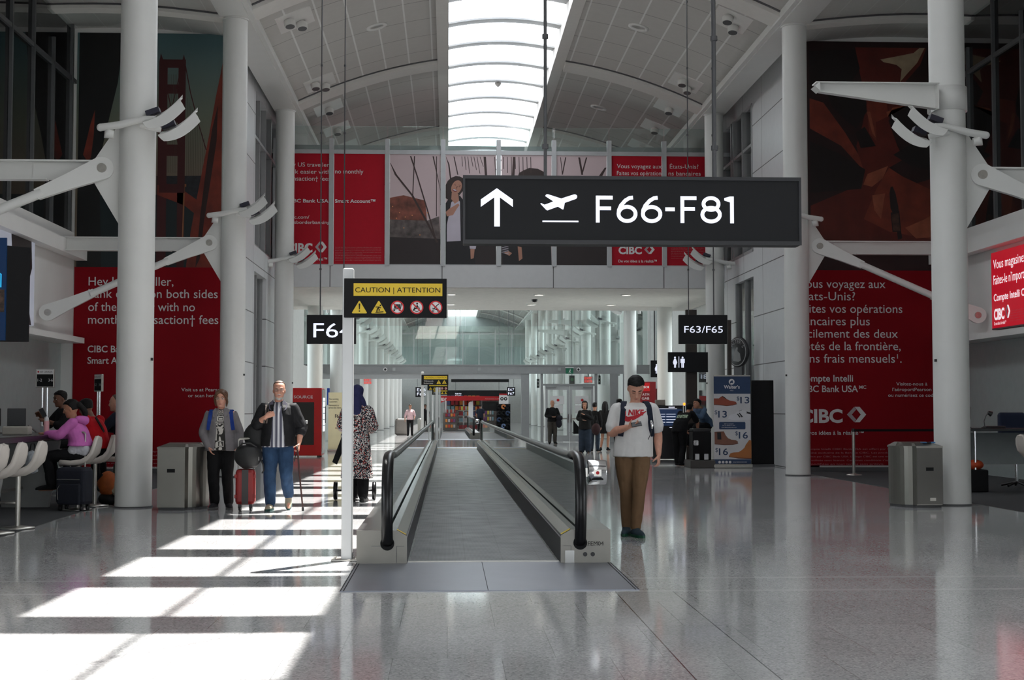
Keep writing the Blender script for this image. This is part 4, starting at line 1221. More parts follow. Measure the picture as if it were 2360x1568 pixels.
lay(t, 'dark_hollow', [cl([(1905,200),(1960,205),(1998,225),(2000,250),(1975,290),(1950,270),(1920,240)]), cl([(2050,255),(2075,235),(2165,230),(2165,300),(2110,290),(2060,290)]), cl([(1868,320),(1940,350),(1995,385),(1985,430),(1868,440)]), cl([(2060,350),(2100,325),(2165,310),(2165,390),(2100,375)]), cl([(1973,300),(1995,285),(2020,330),(1985,335)]), cl([(1868,110),(1975,105),(1985,150),(1960,190),(1868,190)])], -.010, C5)
lay(t, 'lit_rock', [cl([(2000,395),(2048,376),(2035,405),(2010,425),(1990,420)]), cl([(2000,250),(2008,250),(2020,310),(2012,300)]), cl([(2045,250),(2100,232),(2060,240),(2048,262)]), cl([(2010,445),(2040,440),(2030,500),(2015,480)]), cl([(2085,520),(2130,500),(2165,480),(2165,540),(2110,545)])], -.0105, C3)
lay(t, 'sky_opening', [cl([(2033,128),(2110,112),(2124,100),(2136,100),(2118,135),(2095,160),(2078,180),(2082,150),(2070,140),(2040,134)])], -.0108, C4)
lay(t, 'figure', [cl([(2050,440),(2053,425),(2058,424),(2064,440),(2070,470),(2072,500),(2078,545),(2068,548),(2064,500),(2052,475)]), cl([(2052,485),(2072,480),(2076,530),(2056,530)])], -.011, ink('canyon_figure', 34,22,22))
lay(t, 'figure_skirt', [cl([(2054,490),(2070,486),(2074,528),(2058,528)])], -.0114, ink('canyon_skirt', 70,46,38, var=.4, scale=10))
lines(t, [('Vous voyagez aux', mx(1838), mz(661), .205, um(1838,2038)), ('États-Unis?', mx(1838), mz(690), .205, um(1838,1968)), ('Faites vos opérations', mx(1838), mz(719), .205, um(1838,2076)), ('bancaires plus', mx(1838), mz(748), .205, um(1838,2001)), ('facilement des deux', mx(1838), mz(777), .205, um(1838,2065)), ('côtés de la frontière,', mx(1838), mz(806), .205, um(1838,2071)), ('sans frais mensuels¹.', mx(1838), mz(835), .205, um(1838,2073)),
 ('Compte Intelli', mx(1838), mz(879), .155, um(1838,1961), .012), ('CIBC Bank USA', mx(1838), mz(903.5), .155, um(1838,1972), .012), ('MC', mx(1975), mz(896), .08, um(1975,1991), .01), ('De vos idées à la réalité™', mx(1838), mz(1003), .095, um(1838,1984), .008),
 ('Visitez-nous à', mx(2060), mz(888), .078, um(2060,2131)), ('l’aéroportPearson', mx(2051), mz(901), .078, um(2051,2140)), ('ou numérisez ce code', mx(2041), mz(914.5), .078, um(2041,2150))], yT)
logo(t, mx(1838), mz(974), mz(938)-mz(974), yT, 1.02)
small(t, mx(1838), mz(1038), um(1838,2158), .085, 6, yT, SMALLF)

# ---- red screen on the right lounge fascia
Xs = LR - .02
t = thing('wall_screen', 'red bank screen with French text on the white fascia beside the first right column', 'screen', (Xs, 28.7, 0), -math.pi/2)
# local x runs toward the camera (-Y), local y into the wall (+X)
SCR = M('lit_red_screen', (.42,.006,.02), .35, emit=(.42,.004,.015), estr=.55)
MB().box((0,-.10,3.07),(3.9,0,4.62)).build('lit_face', SCR, t)
MB().box((-.02,-.095,3.04),(3.92,.02,3.07)).build('bottom_trim', DGREY, t)
SCW = M('lit_white_text', (.8,.8,.8), .5, emit=(.85,.85,.9), estr=.6)
lines(t, [('Vous magasinez aux États-Unis?', .12, 4.28, .20, 3.3), ('Faites-le n’importe où et n’importe quand', .12, 3.96, .20, 3.7), ('Compte Intelli CIBC Bank USA', .12, 3.62, .15, 2.9, .01), ('De vos idées à la réalité™', .12, 3.13, .07, .62)], -.104, SCW)
logo(t, .12, 3.24, .26, -.104, .75, mat=SCW)
small(t, .95, 3.36, 2.6, .05, 5, -.104, SMALLF)
# ---- left: picture screen on the fascia and a hanging double monitor
t = thing('wall_screen', 'tall lit picture screen on the white fascia beyond the hanging monitor', 'screen', (LL + .02, 27.6, 0), math.pi/2)
MB().box((-4.4,-.10,3.07),(1.0,0,4.75)).build('lit_face', M('lit_pale_screen', rgb(160,160,170), .4, emit=rgb(160,165,178), estr=.35), t)
lay(t, 'dark_hair', [[(-.55,4.75),(.75,4.75),(.82,4.2),(.55,3.85),(.1,4.1),(-.3,3.4)]], -.104, ink('screen_dark', 38,28,28))
lay(t, 'orange_stripes', [[(-.75+.18*i,3.07),(-.66+.18*i,3.07),(-.30+.18*i,4.1),(-.36+.18*i,4.1)] for i in range(5)], -.106, ink('screen_orange', 150,72,40))
lay(t, 'grey_lapel', [[(-.5,3.07),(.8,3.07),(.45,3.7),(.2,3.42),(-.3,3.3)]], -.108, ink('screen_grey', 52,52,56))
Yd = 19.0
a = P(0,549,Yd); b = P(57,786,Yd)
t = thing('hanging_monitor', 'black hanging monitor with a blue screen above the bar table', 'screen', (P(30,600,Yd).x, Yd, 0), 0)
mb = MB(); w0 = P(14,600,Yd).x - P(30,600,Yd).x; w1 = P(57,600,Yd).x - P(30,600,Yd).x
mb.prism([(w0,.0),(w1,.25),(w1-.05,.30),(w0-.9,.14),(w0-.9,.0)], P(30,786,Yd).z, P(30,566,Yd).z, 'XY'); mb.build('casing', BLACKM, t)
mb = MB(); mb.box((w0-.9,-.03,P(30,785,Yd).z),(w0+.012,.0,P(30,549,Yd).z)); sc_ = mb.build('screen_face', M('lit_blue_screen', rgb(4,34,66), .3, emit=rgb(2,40,80), estr=.3), t)
z = lambda py: P(10,py,Yd).z
q = MB(); q.box((w0-.9,-.034,z(630)),(w0-.06,-.031,z(633))); q.box((w0-.06,-.034,z(663)),(w0-.045,-.031,z(632))); q.build('cyan_line', M('lit_cyan', rgb(30,140,190), .3, emit=rgb(40,170,220), estr=.8), sc_)
q = MB(); q.box((w0-.9,-.034,z(720)),(w0-.005,-.031,z(668))); q.build('picture', ink('screen_mosaic', 90,70,60, var=.8, scale=14), sc_)
q = MB(); q.tube([(w0-.3,.1,P(30,566,Yd).z),(w0-.3,.1,9.85)], .03, 10); q.build('hanger_pole', DGREY, t)
# ================================================================ FURNITURE AND FITTINGS
# ---- steel litter bins with a bowed front
BINS = M('bin_steel', (.33,.32,.29), .34, .95, var=.05, scale=3)
BINK = M('bin_dark_steel', (.15,.145,.135), .38, .9, var=.05, scale=3)
def litter_bin(x, y, rz, label, flip):
    t = thing('litter_bin', label, 'bin', (x, y, 0), rz, 'steel litter bins')
    W, D, Hh = .30, .26, .90
    f = -1 if flip else 1
    # plan: flat front panel and bowed side
    plan = [(-f*W, -D), (f*.06, -D)]
    bow = [(f*(.06 + (W-.02)*math.sin(math.pi/2*i/8)), -D + .06 + (2*D-.06)*(1-math.cos(math.pi/2*i/8))*.9) for i in range(9)]
    full = [(-f*W,-D+.02),(f*.08,-D)] + bow[1:] + [(f*.28,D),(-f*W,D)]
    mb = MB(); mb.prism(full, .04, .86, 'XY'); body = mb.build('body', BINS, t)
    fp = MB(); fp.box((min(-f*W,f*.075)-.0,-D-.012,.05),(max(-f*W,f*.075),-D+.012,.86)); fr = fp.build('front_door', BINK if flip else BINS, t)
    cx = -f*.11
    sl = MB(); sl.cbox((cx,-D-.013,.555),(.11,.006,.05),.0); sl.build('lock_slot', BLACKM, fr)
    tr = MB(); lid = [(p[0]*1.04, p[1]*1.04) for p in full]; tr.prism(lid, .86, .885, 'XY'); 
    n = len(lid)
    vs = [(p[0], p[1], .885) for p in lid] + [(p[0]*.72, p[1]*.62+.06, .94 if p[1] > 0 else .925) for p in lid]
    tr.add(vs, [(i,(i+1)%n,(i+1)%n+n,i+n) for i in range(n)] + [list(range(n,2*n))])
    tr.build('lid', BINS, t)
    kb = MB(); kb.prism([(p[0]*.96, p[1]*.96) for p in full], 0, .045, 'XY'); kb.build('kick_base', DGREY, t)
    lb = MB(); lb.box((cx+.0,-D-.015,.10),(cx+.085,-D-.012,.145)); 
    if flip: lb.build('maker_plate', STEEL, t)
    for k, c in enumerate((rgb(60,110,160), rgb(40,42,48), rgb(70,140,200))):
        if not flip: break
        q = MB(); x0 = .05 + .075*k; q.box((x0,-.16+.035*k,.926),(x0+.06,-.06+.035*k,.942)); q.build('lid_pictogram', ink('bin_label_%d' % k, *[int(255*(v**(1/2.2))) for v in c]), t)
    return t
g = G(409,1177); litter_bin(g.x+.02, g.y+.24, 0, 'steel litter bin between the first left column and the woman in grey', False)
g = G(2125,1171); litter_bin(g.x, g.y+.24, 0, 'steel litter bin leaning close to the first right column', True)
# make the right one mirrored: bowed side faces the hall

# ---- belt barrier posts
def stanchion(x, y, label, belt_to, rz=0):
    t = thing('barrier_post', label, 'barrier post', (x, y, 0), rz, 'belt barrier posts')
    MB().lathe([(.17,0),(.17,.015),(.05,.035),(.032,.05)], n=28).build('base', STEEL, t)
    MB().cyl((0,0,.04),(0,0,.98),.032,20).build('post', STEEL, t)
    MB().cyl((0,0,.93),(0,0,1.0),.038,20).build('belt_head', BLACK, t)
    if belt_to:
        q = MB(); dx, dy = belt_to; q.add([(0,0,.985),(dx,dy,.985),(dx,dy,.935),(0,0,.935)], [(0,1,2,3)]); q.add([(0,.004,.985),(dx,dy+.004,.985),(dx,dy+.004,.935),(0,.004,.935)], [(0,1,2,3)])
        q.build('belt', BLACKM, t)
g = G(1968,1096); stanchion(g.x, g.y, 'steel belt barrier post in front of the canyon mural', (2.0,.2))
g = G(442,1089); stanchion(g.x, g.y-.05, 'steel belt barrier post behind the steel bin and the woman in grey', (-1.5,.0))

# ---- bar stools: white shell seats on steel stems
SHELL = M('stool_shell', (.62,.57,.52), .5, var=.03)
SEAM = M('stool_seam', (.30,.27,.24), .6)
def make_stool(loc, label):
    t = thing('bar_stool', label, 'stool', loc, 0, 'white bar stools along the bar table')
    # faces -x: seat sweeps up to a rounded back on the +x side
    prof = [(-.24,.66),(-.20,.675),(-.05,.665),(.08,.68),(.16,.72),(.205,.80),(.235,.90),(.25,.98),(.255,1.03)]
    hw = [.13,.19,.215,.215,.21,.20,.185,.15,.08]
    rings = []
    for (x, z), w_ in zip(prof, hw):
        n = 8
        up_ = [Vector((x - .018*(1-abs(v)**2)*(1 if z > .72 else 0), v*w_, z + .03*(abs(v)**2)*(1 if z < .75 else .2))) for v in [(-1 + 2*i/n) for i in range(n+1)]]
        dn_ = [p + (Vector((.05,0,-.02)) if z > .72 else Vector((.0,0,-.06))) for p in up_]
        rings.append(up_ + dn_[::-1])
    sh = MB().loft(rings).build('shell_seat', SHELL, t)
    q = MB(); q.tube([r[-5] + Vector((.002,0,.0)) for r in rings], .004, 6) if False else q.tube([r[8] for r in rings] , .007, 6); q.build('seam', SEAM, sh)
    MB().cyl((0,0,.02),(0,0,.63),.030,18).build('stem', STEEL, t)
    MB().lathe([(.20,0),(.20,.012),(.04,.03)], n=28).build('base_disc', STEEL, t)
    fr = MB(); fr.tube([(-.02,-.03,.30),(-.24,-.09,.30),(-.24,.09,.30),(-.02,.03,.30)], .012, 8); fr.build('footrest', STEEL, t)
    return t
stools = [((-5.10,17.22),'white bar stool with its back to the hall, third along the bar table'), ((-5.13,16.52),'white bar stool with its back to the hall, second along the bar table'), ((-5.14,15.86),'white bar stool with its back to the hall, nearest along the bar table'), ((-5.20,20.35),'white bar stool under the person in a pink hoodie'), ((-5.16,21.15),'white bar stool under the person in a red top')]
st0 = None
for (x, y), lab in stools:
    if st0 is None: st0 = make_stool((x, y, .006), lab)
    else: dup(st0, (x, y, .006), None, lab)
g = P(2352,1060,20.6)
dup(st0, (8.84, 20.95, .006), math.pi, 'white bar stool at the edge of the right lounge')

# ---- bar table
TOPK = M('table_top_black', (.016,.016,.018), .25)
PEDM = M('pedestal_grey', (.33,.33,.32), .5)
t = thing('bar_table', 'long black-topped bar table with pale tapered pedestals in the left lounge', 'table', (-6.05, 18.6, .006))
MB().cbox((0,0,1.01),(.96,6.6,.09),.012).build('table_top', TOPK, t)
for y in (-2.3, -.15, 2.3):
    MB().prism([(-.36,0),(.30,0),(.45,.965),(-.45,.965)], y-.05, y+.05, 'XZ').build('pedestal', PEDM, t)
mb = MB(); mb.box((-.1,-2.6,.26),(-.06,2.6,.30)); mb.build('foot_rail', STEEL, t)
MB().box((.0,-2.8,.93),(.02,2.8,.965)).build('glass_apron', GLASSG, t)
# things on it
def on_table(px, py): return P(px, py, 0) if False else None
t = thing('water_bottle', 'pink water bottle standing on the black bar table', 'bottle', (-5.62, 20.25, 1.061))
MB().lathe([(.036,0),(.038,.01),(.038,.17),(.034,.19)], n=20).build('body', M('bottle_pink', rgb(205,150,155), .3), t)
MB().lathe([(.03,.19),(.032,.20),(.030,.235),(.02,.24)], n=18).build('cap', M('bottle_cap', (.55,.55,.55), .4), t)
tag(MB().cbox((-5.95,20.0,1.061+.06),(.36,.20,.12),.02).build('tissue_box', M('box_beige', (.36,.33,.29), .7)), 'beige low box on the bar table beside the pink bottle', 'box')
tag(MB().lathe([(.03,1.061),(.04,1.17)], (-5.85,20.9,0), 16).build('drink_cup', ink('cup_clear', 170,175,180)), 'clear plastic cup on the bar table', 'cup')
# floor lamp style airline stand signs
def airline(px, py0, py1, Yd, rz, label):
    c = P(px, (py0+py1)/2, Yd)
    t = thing('airline_stand_sign', label, 'sign', (c.x, Yd, .006), rz, 'airline stand signs')
    zt, zb = P(px,py0,Yd).z, P(px,py1,Yd).z; h = zt - zb
    MB().cbox((0,0,(zt+zb)/2-.006),(.34,.05,h),.01).build('sign_case', STEEL, t)
    q = MB(); q.box((-.145,-.029,zt-.10),(.155,-.026,zt-.02)); q.build('name_plate', PWHITE, t)
    q = MB(); q.box((-.145,-.029,zb+.015),(.155,-.026,zt-.105)); q.build('dark_display', BLACKM, t)
    q = MB(); letters(q, 'AIR CANADA', -.09, zt-.075, .035, -.031, 'L', .23); q.build('lettering', ink('sign_ink', 60,40,45), t)
    q = MB(); poly2d(q, disc(-.118, zt-.058, .017, 14), -.031); q.build('red_roundel', SIGNRED, t)
    q = MB(); letters(q, '1-2', -.13, zb+.11, .055, -.031, 'L', .08); letters(q, '3-6', .07, zb+.11, .055, -.031, 'L', .08); q.build('numerals', PWHITE, t)
    for x in (-.045, .045): MB().cyl((x,0,.01),(x,0,zb),.022,14).build('pole', CHROME, t)
    MB().cbox((0,0,.01),(.4,.34,.02),.005).build('base', STEEL, t)
airline(104, 851, 894, 27.0, 0, 'airline stand sign facing the hall in the left lounge')
airline(228, 863, 903, 29.2, -.9, 'airline stand sign turned sideways before the red left mural')
# check-in desk and monitors
def monitor(x, y, z, rz, label, w_=.42, h=.28):
    t = thing('desk_monitor', label, 'monitor', (x, y, z), rz, 'desk monitors')
    MB().cbox((0,0,.26),(w_,.045,h),.008).build('screen', BLACK, t)
    MB().box((-.03,.0,.02),(.03,.03,.14)).build('stand', BLACK, t)
    MB().cbox((0,.02,.01),(.2,.14,.02),.004).build('foot', BLACK, t)
t = thing('service_desk', 'low glazed service desk with a dark top at the back of the left lounge', 'desk', (-7.35, 24.5, .006))
MB().cbox((0,0,.99),(1.5,.75,.05),.008).build('desk_top', TOPK, t)
MB().box((-.72,-.32,0),(.68,.30,.965)).build('glass_front', M('desk_front', (.16,.20,.20), .2), t)
for x in (-.2, .3): MB().box((x,-.335,.1),(x+.08,-.32,.95)).build('front_strip', DGREY, t)
monitor(-7.30, 24.5, 1.02, .25, 'black desk monitor on the left lounge service desk', .30, .30)
monitor(-7.72, 24.5, 1.02, .2, 'black desk monitor at the far left end of the service desk', .30, .30)
# ---- luggage
NAVYF = M('navy_fabric', (.010,.012,.022), .8, var=.2, scale=30)
def suitcase(loc, rz, w_, d, h, mat, label, handle=.42, band=None, ridges=False, hm=None):
    t = thing('suitcase', label, 'suitcase', loc, rz)
    z0 = .085
    mb = MB(); mb.cbox((0,0,z0+h/2),(w_,d,h),.05); body = mb.build('shell', mat, t)
    for sx2 in (-1, 1):
        for sy in (-1, 1):
            c = (sx2*(w_/2-.06), sy*(d/2-.05), 0)
            wh = MB(); wh.lathe([(.0,-.016),(.032,-.016),(.034,0),(.032,.016),(0,.016)], (c[0], c[1], .036), 16, axis='X'); w0 = wh.build('wheel', BLACK, t)
            q = MB(); q.box((c[0]-.022,c[1]-.022,.045),(c[0]+.022,c[1]+.022,.095)); q.build('fork', BLACK, w0)
    hd = MB()
    for sx2 in (-1, 1): hd.cyl((sx2*.11,d/2-.05,z0+h-.02),(sx2*.11,d/2-.05,z0+h+handle),.011,10)
    hd.tube([(-.11,d/2-.05,z0+h+handle),(-.09,d/2-.05,z0+h+handle+.02),(.09,d/2-.05,z0+h+handle+.02),(.11,d/2-.05,z0+h+handle)], .015, 10)
    hd.build('trolley_handle', hm or STEEL, t)
    if band:
        q = MB(); q.box((-.045,-d/2-.006,z0+.01),(.045,-d/2+.004,z0+h-.01)); q.build('centre_band', band, body)
    if ridges:
        q = MB()
        for x in (-.13,.13):
            for z in (.12,.40): q.cbox((x,-d/2-.004,z0+z),(.03,.012,.05),.004)
        q.build('corner_studs', mat, body)
    return t, body
g = G(172,1178)
t, body = suitcase((g.x, g.y-.03, .006), -.25, .44, .27, .52, NAVYF, 'navy fabric suitcase with its trolley handle raised by the bar table', .46)
q = MB(); q.cbox((0,-.15,.24),(.34,.05,.30),.03); q.build('front_pocket', NAVYF, t)
q = MB(); q.tube([(-.17,-.175,.44),(.17,-.175,.44)], .006, 6); q.tube([(-.15,-.178,.16),(-.165,-.178,.30),(-.13,-.178,.36)], .004, 6); q.build('zip', STEEL, t)
REDC = M('red_shell', rgb(140,30,30), .38, var=.05)
g = G(563,1179)
t, body = suitcase((g.x, g.y+.12, 0), .05, .27, .22, .50, REDC, 'red hard-shell cabin suitcase beside the woman in grey', .40, M('dark_band', (.05,.045,.045), .5), True)
SX, SY = g.x, g.y + .12
BAGK = M('bag_black', (.014,.014,.015), .55, var=.2, scale=14, bump=.3)
t = thing('holdall', 'black soft holdall resting on top of the red suitcase', 'bag', (SX+.04, SY-.06, .585))
q = MB(); q.ball((0,0,.185),(.195,.15,.19), 22, 14)
for v in q.v:
    v.z = max(v.z, .004) + .008*math.sin(v.x*40)*math.cos(v.y*25)
    if v.z > .30: v.z = .30 + (v.z-.30)*.5
q.build('bag_body', BAGK, t)
q = MB(); q.tube([(-.12,-.08,.30),(-.07,-.11,.355),(.04,-.11,.36),(.12,-.06,.31)], .013, 8); q.build('grip', BAGK, t)
q = MB(); q.tube([(.17,-.05,.16),(.215,-.06,.06),(.225,-.07,-.02),(.20,-.07,-.06)], .010, 6); q.build('strap', BAGK, t)
q = MB(); q.box((.155,-.09,.12),(.16,-.07,.17)); q.build('tag', PWHITE, t)
t, b2 = suitcase((-4.98, 22.3, .006), .1, .34, .24, .50, M('sage_shell', rgb(96,108,98), .45), 'pale green suitcase behind the first left column', .1)
# orange backpack on the floor by the stools
t = thing('backpack', 'orange and black backpack lying between the bar stools', 'bag', (-5.05, 21.5, .006))
q = MB(); q.ball((0,0,.30),(.16,.13,.19), 16, 10); q.build('bag_body', M('bag_orange', rgb(168,84,34), .7, var=.3, scale=8), t)
q = MB(); q.tube([(-.1,-.13,.2),(-.16,-.15,.33),(-.05,-.14,.45)], .016, 8); q.build('strap', BLACKM, t)
q = MB(); q.lathe([(.10,-.04),(.13,0),(.10,.04)], (.17,-.05,.24), 20, axis='Y'); q.build('round_pouch', M('pouch_cream', rgb(170,165,140), .5), t)
q = MB(); q.ball((0,.02,.08),(.15,.13,.10), 14, 8); q.build('lower_pocket', BLACKM, t)
# plastic carrier hanging by the table
t = thing('carrier_bag', 'crumpled white and grey carrier bag hanging under the bar table', 'bag', (-5.62, 19.6, .55))
q = MB(); q.ball((0,0,.15),(.10,.09,.16), 14, 9)
for i, v in enumerate(q.v): v.x += .02*math.sin(v.z*60); v.y += .02*math.cos(v.z*47+v.x*30)
q.build('bag_body', M('bag_white', rgb(170,175,180), .4, var=.35, scale=20), t)
q = MB(); q.tube([(-.04,0,.29),(-.02,0,.40),(.02,0,.40),(.04,0,.29)], .008, 6); q.build('grip', BLACKM, t)

# ---- right lounge desk
t = thing('service_desk', 'black-topped service desk on steel legs in the right lounge', 'desk', (9.6, 24.2, .006))
MB().cbox((0,0,1.06),(2.2,.7,.05),.006).build('desk_top', TOPK, t)
for x in (-.62, -.85): MB().cyl((x,-.28,0),(x,-.28,1.04),.022,12).build('leg', CHROME, t)
MB().box((-1.08,-.2,0),(-.92,.3,1.03)).build('end_panel', BLACKM, t)
MB().box((-.8,.25,.45),(1.0,.28,1.0)).build('modesty_panel', M('modesty', (.34,.37,.37), .5), t)
monitor(8.95, 24.2, 1.091, math.pi/2*.9, 'thin black monitor seen edge-on on the right lounge desk', .4, .22)
t = thing('desk_lamp', 'small black desk lamp on the right lounge desk', 'lamp', (9.22, 24.1, 1.091))
MB().lathe([(.06,0),(.06,.015),(.01,.02)], n=16).build('base', BLACK, t)
MB().tube([(0,0,.02),(-.01,0,.12),(.03,0,.22),(.08,0,.26)], .007, 8).build('arm', BLACK, t)
MB().tube([(.06,0,.27),(.12,0,.24)], [.03,.05], 14).build('head', BLACK, t)
tag(MB().cbox((9.35,24.0,1.11),(.34,.16,.035),.01).build('keyboard', BLACK), 'black keyboard on the right lounge desk', 'keyboard')
t = thing('office_chair', 'dark blue office chair behind the right lounge desk', 'chair', (10.15, 25.25, .006))
q = MB(); q.cbox((0,0,1.10),(.50,.10,.50),.09); q.build('backrest', M('chair_navy', (.012,.02,.05), .8), t)
MB().cbox((0,-.25,.55),(.5,.5,.10),.04).build('seat', BLACKM, t)
MB().cyl((0,-.2,.10),(0,-.2,.52),.03,12).build('column', CHROME, t)
q = MB()
for k in range(5):
    a = 2*math.pi*k/5; q.tube([(0,-.2,.12),(.27*math.cos(a),-.2+.27*math.sin(a),.05)], .022, 8)
q.build('five_star_base', BLACK, t)
tag(MB().cbox((10.12,23.95,1.19),(.26,.02,.2),.004).build('paper_stand', PWHITE), 'white paper stand on the right lounge desk', 'paper stand')
q = MB(); q.ball((9.0,24.05,.50),(.14,.12,.09), 14, 8); q.box((8.85,23.9,.006),(9.15,24.2,.42))
t = thing('orange_bag', 'bright orange bag on a black box under the right lounge desk', 'bag', (9.0,24.0,.006))
MB().ball((0,0,.46),(.15,.12,.09), 14, 8).build('bag_body', M('bag_bright_orange', rgb(190,70,30), .6), t)
MB().cbox((0,0,.19),(.36,.3,.38),.02).build('black_box', BLACKM, t)

# ---- red vending machine under the bridge
g = G(742,1054)
VX0 = g.x - .02; VY0 = g.y
t = thing('vending_machine', 'red electronics vending machine standing behind the man with a cane', 'vending machine', (VX0-.55, VY0+.5, 0))
VR = M('vending_red', rgb(196,14,18), .3, var=.03)
MB().cbox((0,0,1.04),(1.10,1.0,2.0),.02).build('cabinet', VR, t)
MB().box((-.45,-.512,.36),(.33,-.495,1.62)).build('dark_window', M('vend_dark', (.02,.018,.017), .2), t)
q = MB(); letters(q, 'SOURCE', -.27, 1.735, .085, -.505, 'L', .56, bold=.01); q.build('lettering', PWHITE, t)
sd = MB(); sd.box((.545,-.46,.10),(.575,.48,2.0)); s0 = sd.build('glazed_door', M('vend_door', (.55,.55,.55), .25, .5), t)
q = MB(); q.box((.577,-.34,.75),(.582,.30,1.75)); q.build('lit_interior', M('vend_lit', (.75,.78,.8), .3, emit=(.85,.92,1.0), estr=.7), s0)
q = MB()
for z in (.92,1.1,1.28,1.46,1.64): q.box((.580,-.34,z),(.586,.30,z+.02))
q.build('shelf', DGREY, s0)
q = MB(); q.box((.578,.34,1.0),(.60,.44,1.5)); q.build('payment_panel', BLACK, s0)
for x in (-.45,.45):
    for y in (-.4,.4): MB().cyl((x,y,0),(x,y,.05),.04,10).build('foot', BLACK, t)
# blue kiosk and cream banner
g = G(766,1038)
t = thing('information_kiosk', 'tall blue kiosk panel beyond the red vending machine', 'kiosk', (g.x+.0, g.y+.2, 0))
MB().cbox((0,0,.78),(.28,.30,1.56),.01).build('body', M('kiosk_blue', rgb(48,140,190), .35), t)
MB().cbox((-.16,-.02,1.85),(.09,.25,.58),.01).build('navy_head', M('kiosk_navy', rgb(20,60,140), .3), t)
MB().prism([(.13,1.5),(.25,.95),(.24,.75),(.13,.75)], -.12, .1, 'XZ').build('side_screen', BLACK, t)
c0 = P(757,905,47.5); c1 = P(790,1032,47.5)
t = thing('gate_banner', 'cream roll-up banner reading now servicing customers, F66', 'banner', (c0.x, 47.5, 0))
W = c1.x - c0.x + .12
MB().box((0,-.01,.08),(W,.01,c0.z)).build('printed_sheet', ink('cream_sheet', 238,226,186), t)
MB().cbox((W/2,0,.045),(W+.04,.22,.09),.02).build('base_case', STEEL, t)
Zb = lambda py: P(770,py,47.5).z
Xb = lambda px: P(px,960,47.5).x - c0.x
lines(t, [('Now servicing', Xb(759), Zb(922), .06, Xb(780)-Xb(759)), ('customers', Xb(759), Zb(928), .06, Xb(777)-Xb(759)), ('Maintenant au', Xb(757.5), Zb(936.5), .06, Xb(781)-Xb(757.5)), ('service des clients', Xb(757.5), Zb(942), .06, Xb(786)-Xb(757.5)), ('F66', Xb(772), Zb(963), .11, Xb(785.5)-Xb(772), .02)], -.014, ink('banner_ink', 24,24,26))
lines(t, [('F661', Xb(773), Zb(989), .055, Xb(784)-Xb(773))], -.014, ink('banner_red', 150,50,40))

# ---- right: shoe-care stand
g = G(1688,1079)
YW = g.y
t = thing('roll_up_banner', 'navy and white shoe-care roll-up banner with shoes and prices', 'banner', (g.x, YW, 0))
wx = lambda px: P(px,960,YW).x - g.x
wz = lambda py: P(1688,py,YW).z
MB().box((wx(1645),-.012,.10),(wx(1729.5),.0,wz(867))).build('printed_sheet', ink('banner_white', 205,203,205), t)
MB().cbox((0,.0,.05),(.94,.24,.10),.02).build('base_case', STEEL, t)
MB().box((wx(1645),-.02,wz(867)-.01),(wx(1729.5),.01,wz(867)+.02)).build('top_rail', STEEL, t)
bx2 = lambda a, b, c, d: [(wx(a),wz(c)),(wx(b),wz(c)),(wx(b),wz(d)),(wx(a),wz(d))]
lay(t, 'navy_field', [bx2(1645,1729.5,867.5,908), bx2(1645,1729.5,1059,1073)], -.014, NAVY)
rb = [(wx(1658),wz(973)),(wx(1716),wz(973)),(wx(1717.5),wz(975)),(wx(1717.5),wz(988)),(wx(1716),wz(990)),(wx(1658),wz(990)),(wx(1657),wz(988)),(wx(1657),wz(975))]
lay(t, 'web_address_box', [rb], -.014, NAVY)
lay(t, 'round_emblem', [disc(wx(1686.5), wz(880.5), .07)], -.016, PWHITE)
lay(t, 'emblem_rider', [[(wx(1682),wz(885)),(wx(1683),wz(880)),(wx(1687),wz(877)),(wx(1690),wz(878)),(wx(1689),wz(881)),(wx(1691),wz(884)),(wx(1686),wz(883))]], -.018, NAVY)
lines(t, [('Walter’s', wx(1668.5), wz(896), .085, wx(1705)-wx(1668.5), .02), ('1921', wx(1683), wz(901.5), .025, wx(1690)-wx(1683)), ('VISIT US ONLINE', wx(1668), wz(978.5), .022, wx(1690)-wx(1668)), ('OR TO BOOK A VISIT', wx(1664), wz(982), .022, wx(1694)-wx(1664)), ('WALTERSSHOECARE.COM', wx(1662), wz(986.5), .022, wx(1697)-wx(1662)), ('WALTERSSHOECARE', wx(1688), wz(1066.5), .022, wx(1720)-wx(1688))], -.018, PWHITE)
lay(t, 'social_badge', [disc(wx(px), wz(1065.5), .032, 18) for px in (1657.5,1665.5,1673.5,1681.5)], -.016, PWHITE)
lines(t, [('$', wx(1698), wz(923), .10), ('13', wx(1706), wz(930), .165, wx(1727)-wx(1706), .012), ('$', wx(1647), wz(955), .10), ('13', wx(1655), wz(962.5), .165, wx(1675)-wx(1655), .012), ('$', wx(1694), wz(1003.5), .10), ('16', wx(1702), wz(1011), .165, wx(1723)-wx(1702), .012), ('$', wx(1648), wz(1042), .10), ('16', wx(1656), wz(1049), .165, wx(1677)-wx(1656), .012)], -.016, NAVY, 'prices')
W2 = lambda pts: [(wx(1560+a/6.815), wz(860+b/6.815)) for a, b in pts]
SH1 = ink('shoe_tan', 150,72,52, var=.12); SH2 = ink('shoe_brown', 128,84,68, var=.1); SH3 = ink('shoe_wheat', 172,106,54, var=.1); SOLE = ink('shoe_sole', 96,52,40)
lay(t, 'oxford_shoe', [W2([(580,400),(660,400),(690,375),(715,362),(745,375),(785,412),(830,432),(900,446),(930,455),(936,480),(880,500),(780,512),(690,500),(580,492)])], -.016, SH1)
lay(t, 'ankle_boot', [W2([(588,925),(735,918),(760,975),(800,1025),(850,1048),(920,1055),(955,1080),(950,1100),(880,1118),(740,1122),(588,1108)])], -.016, SH2)
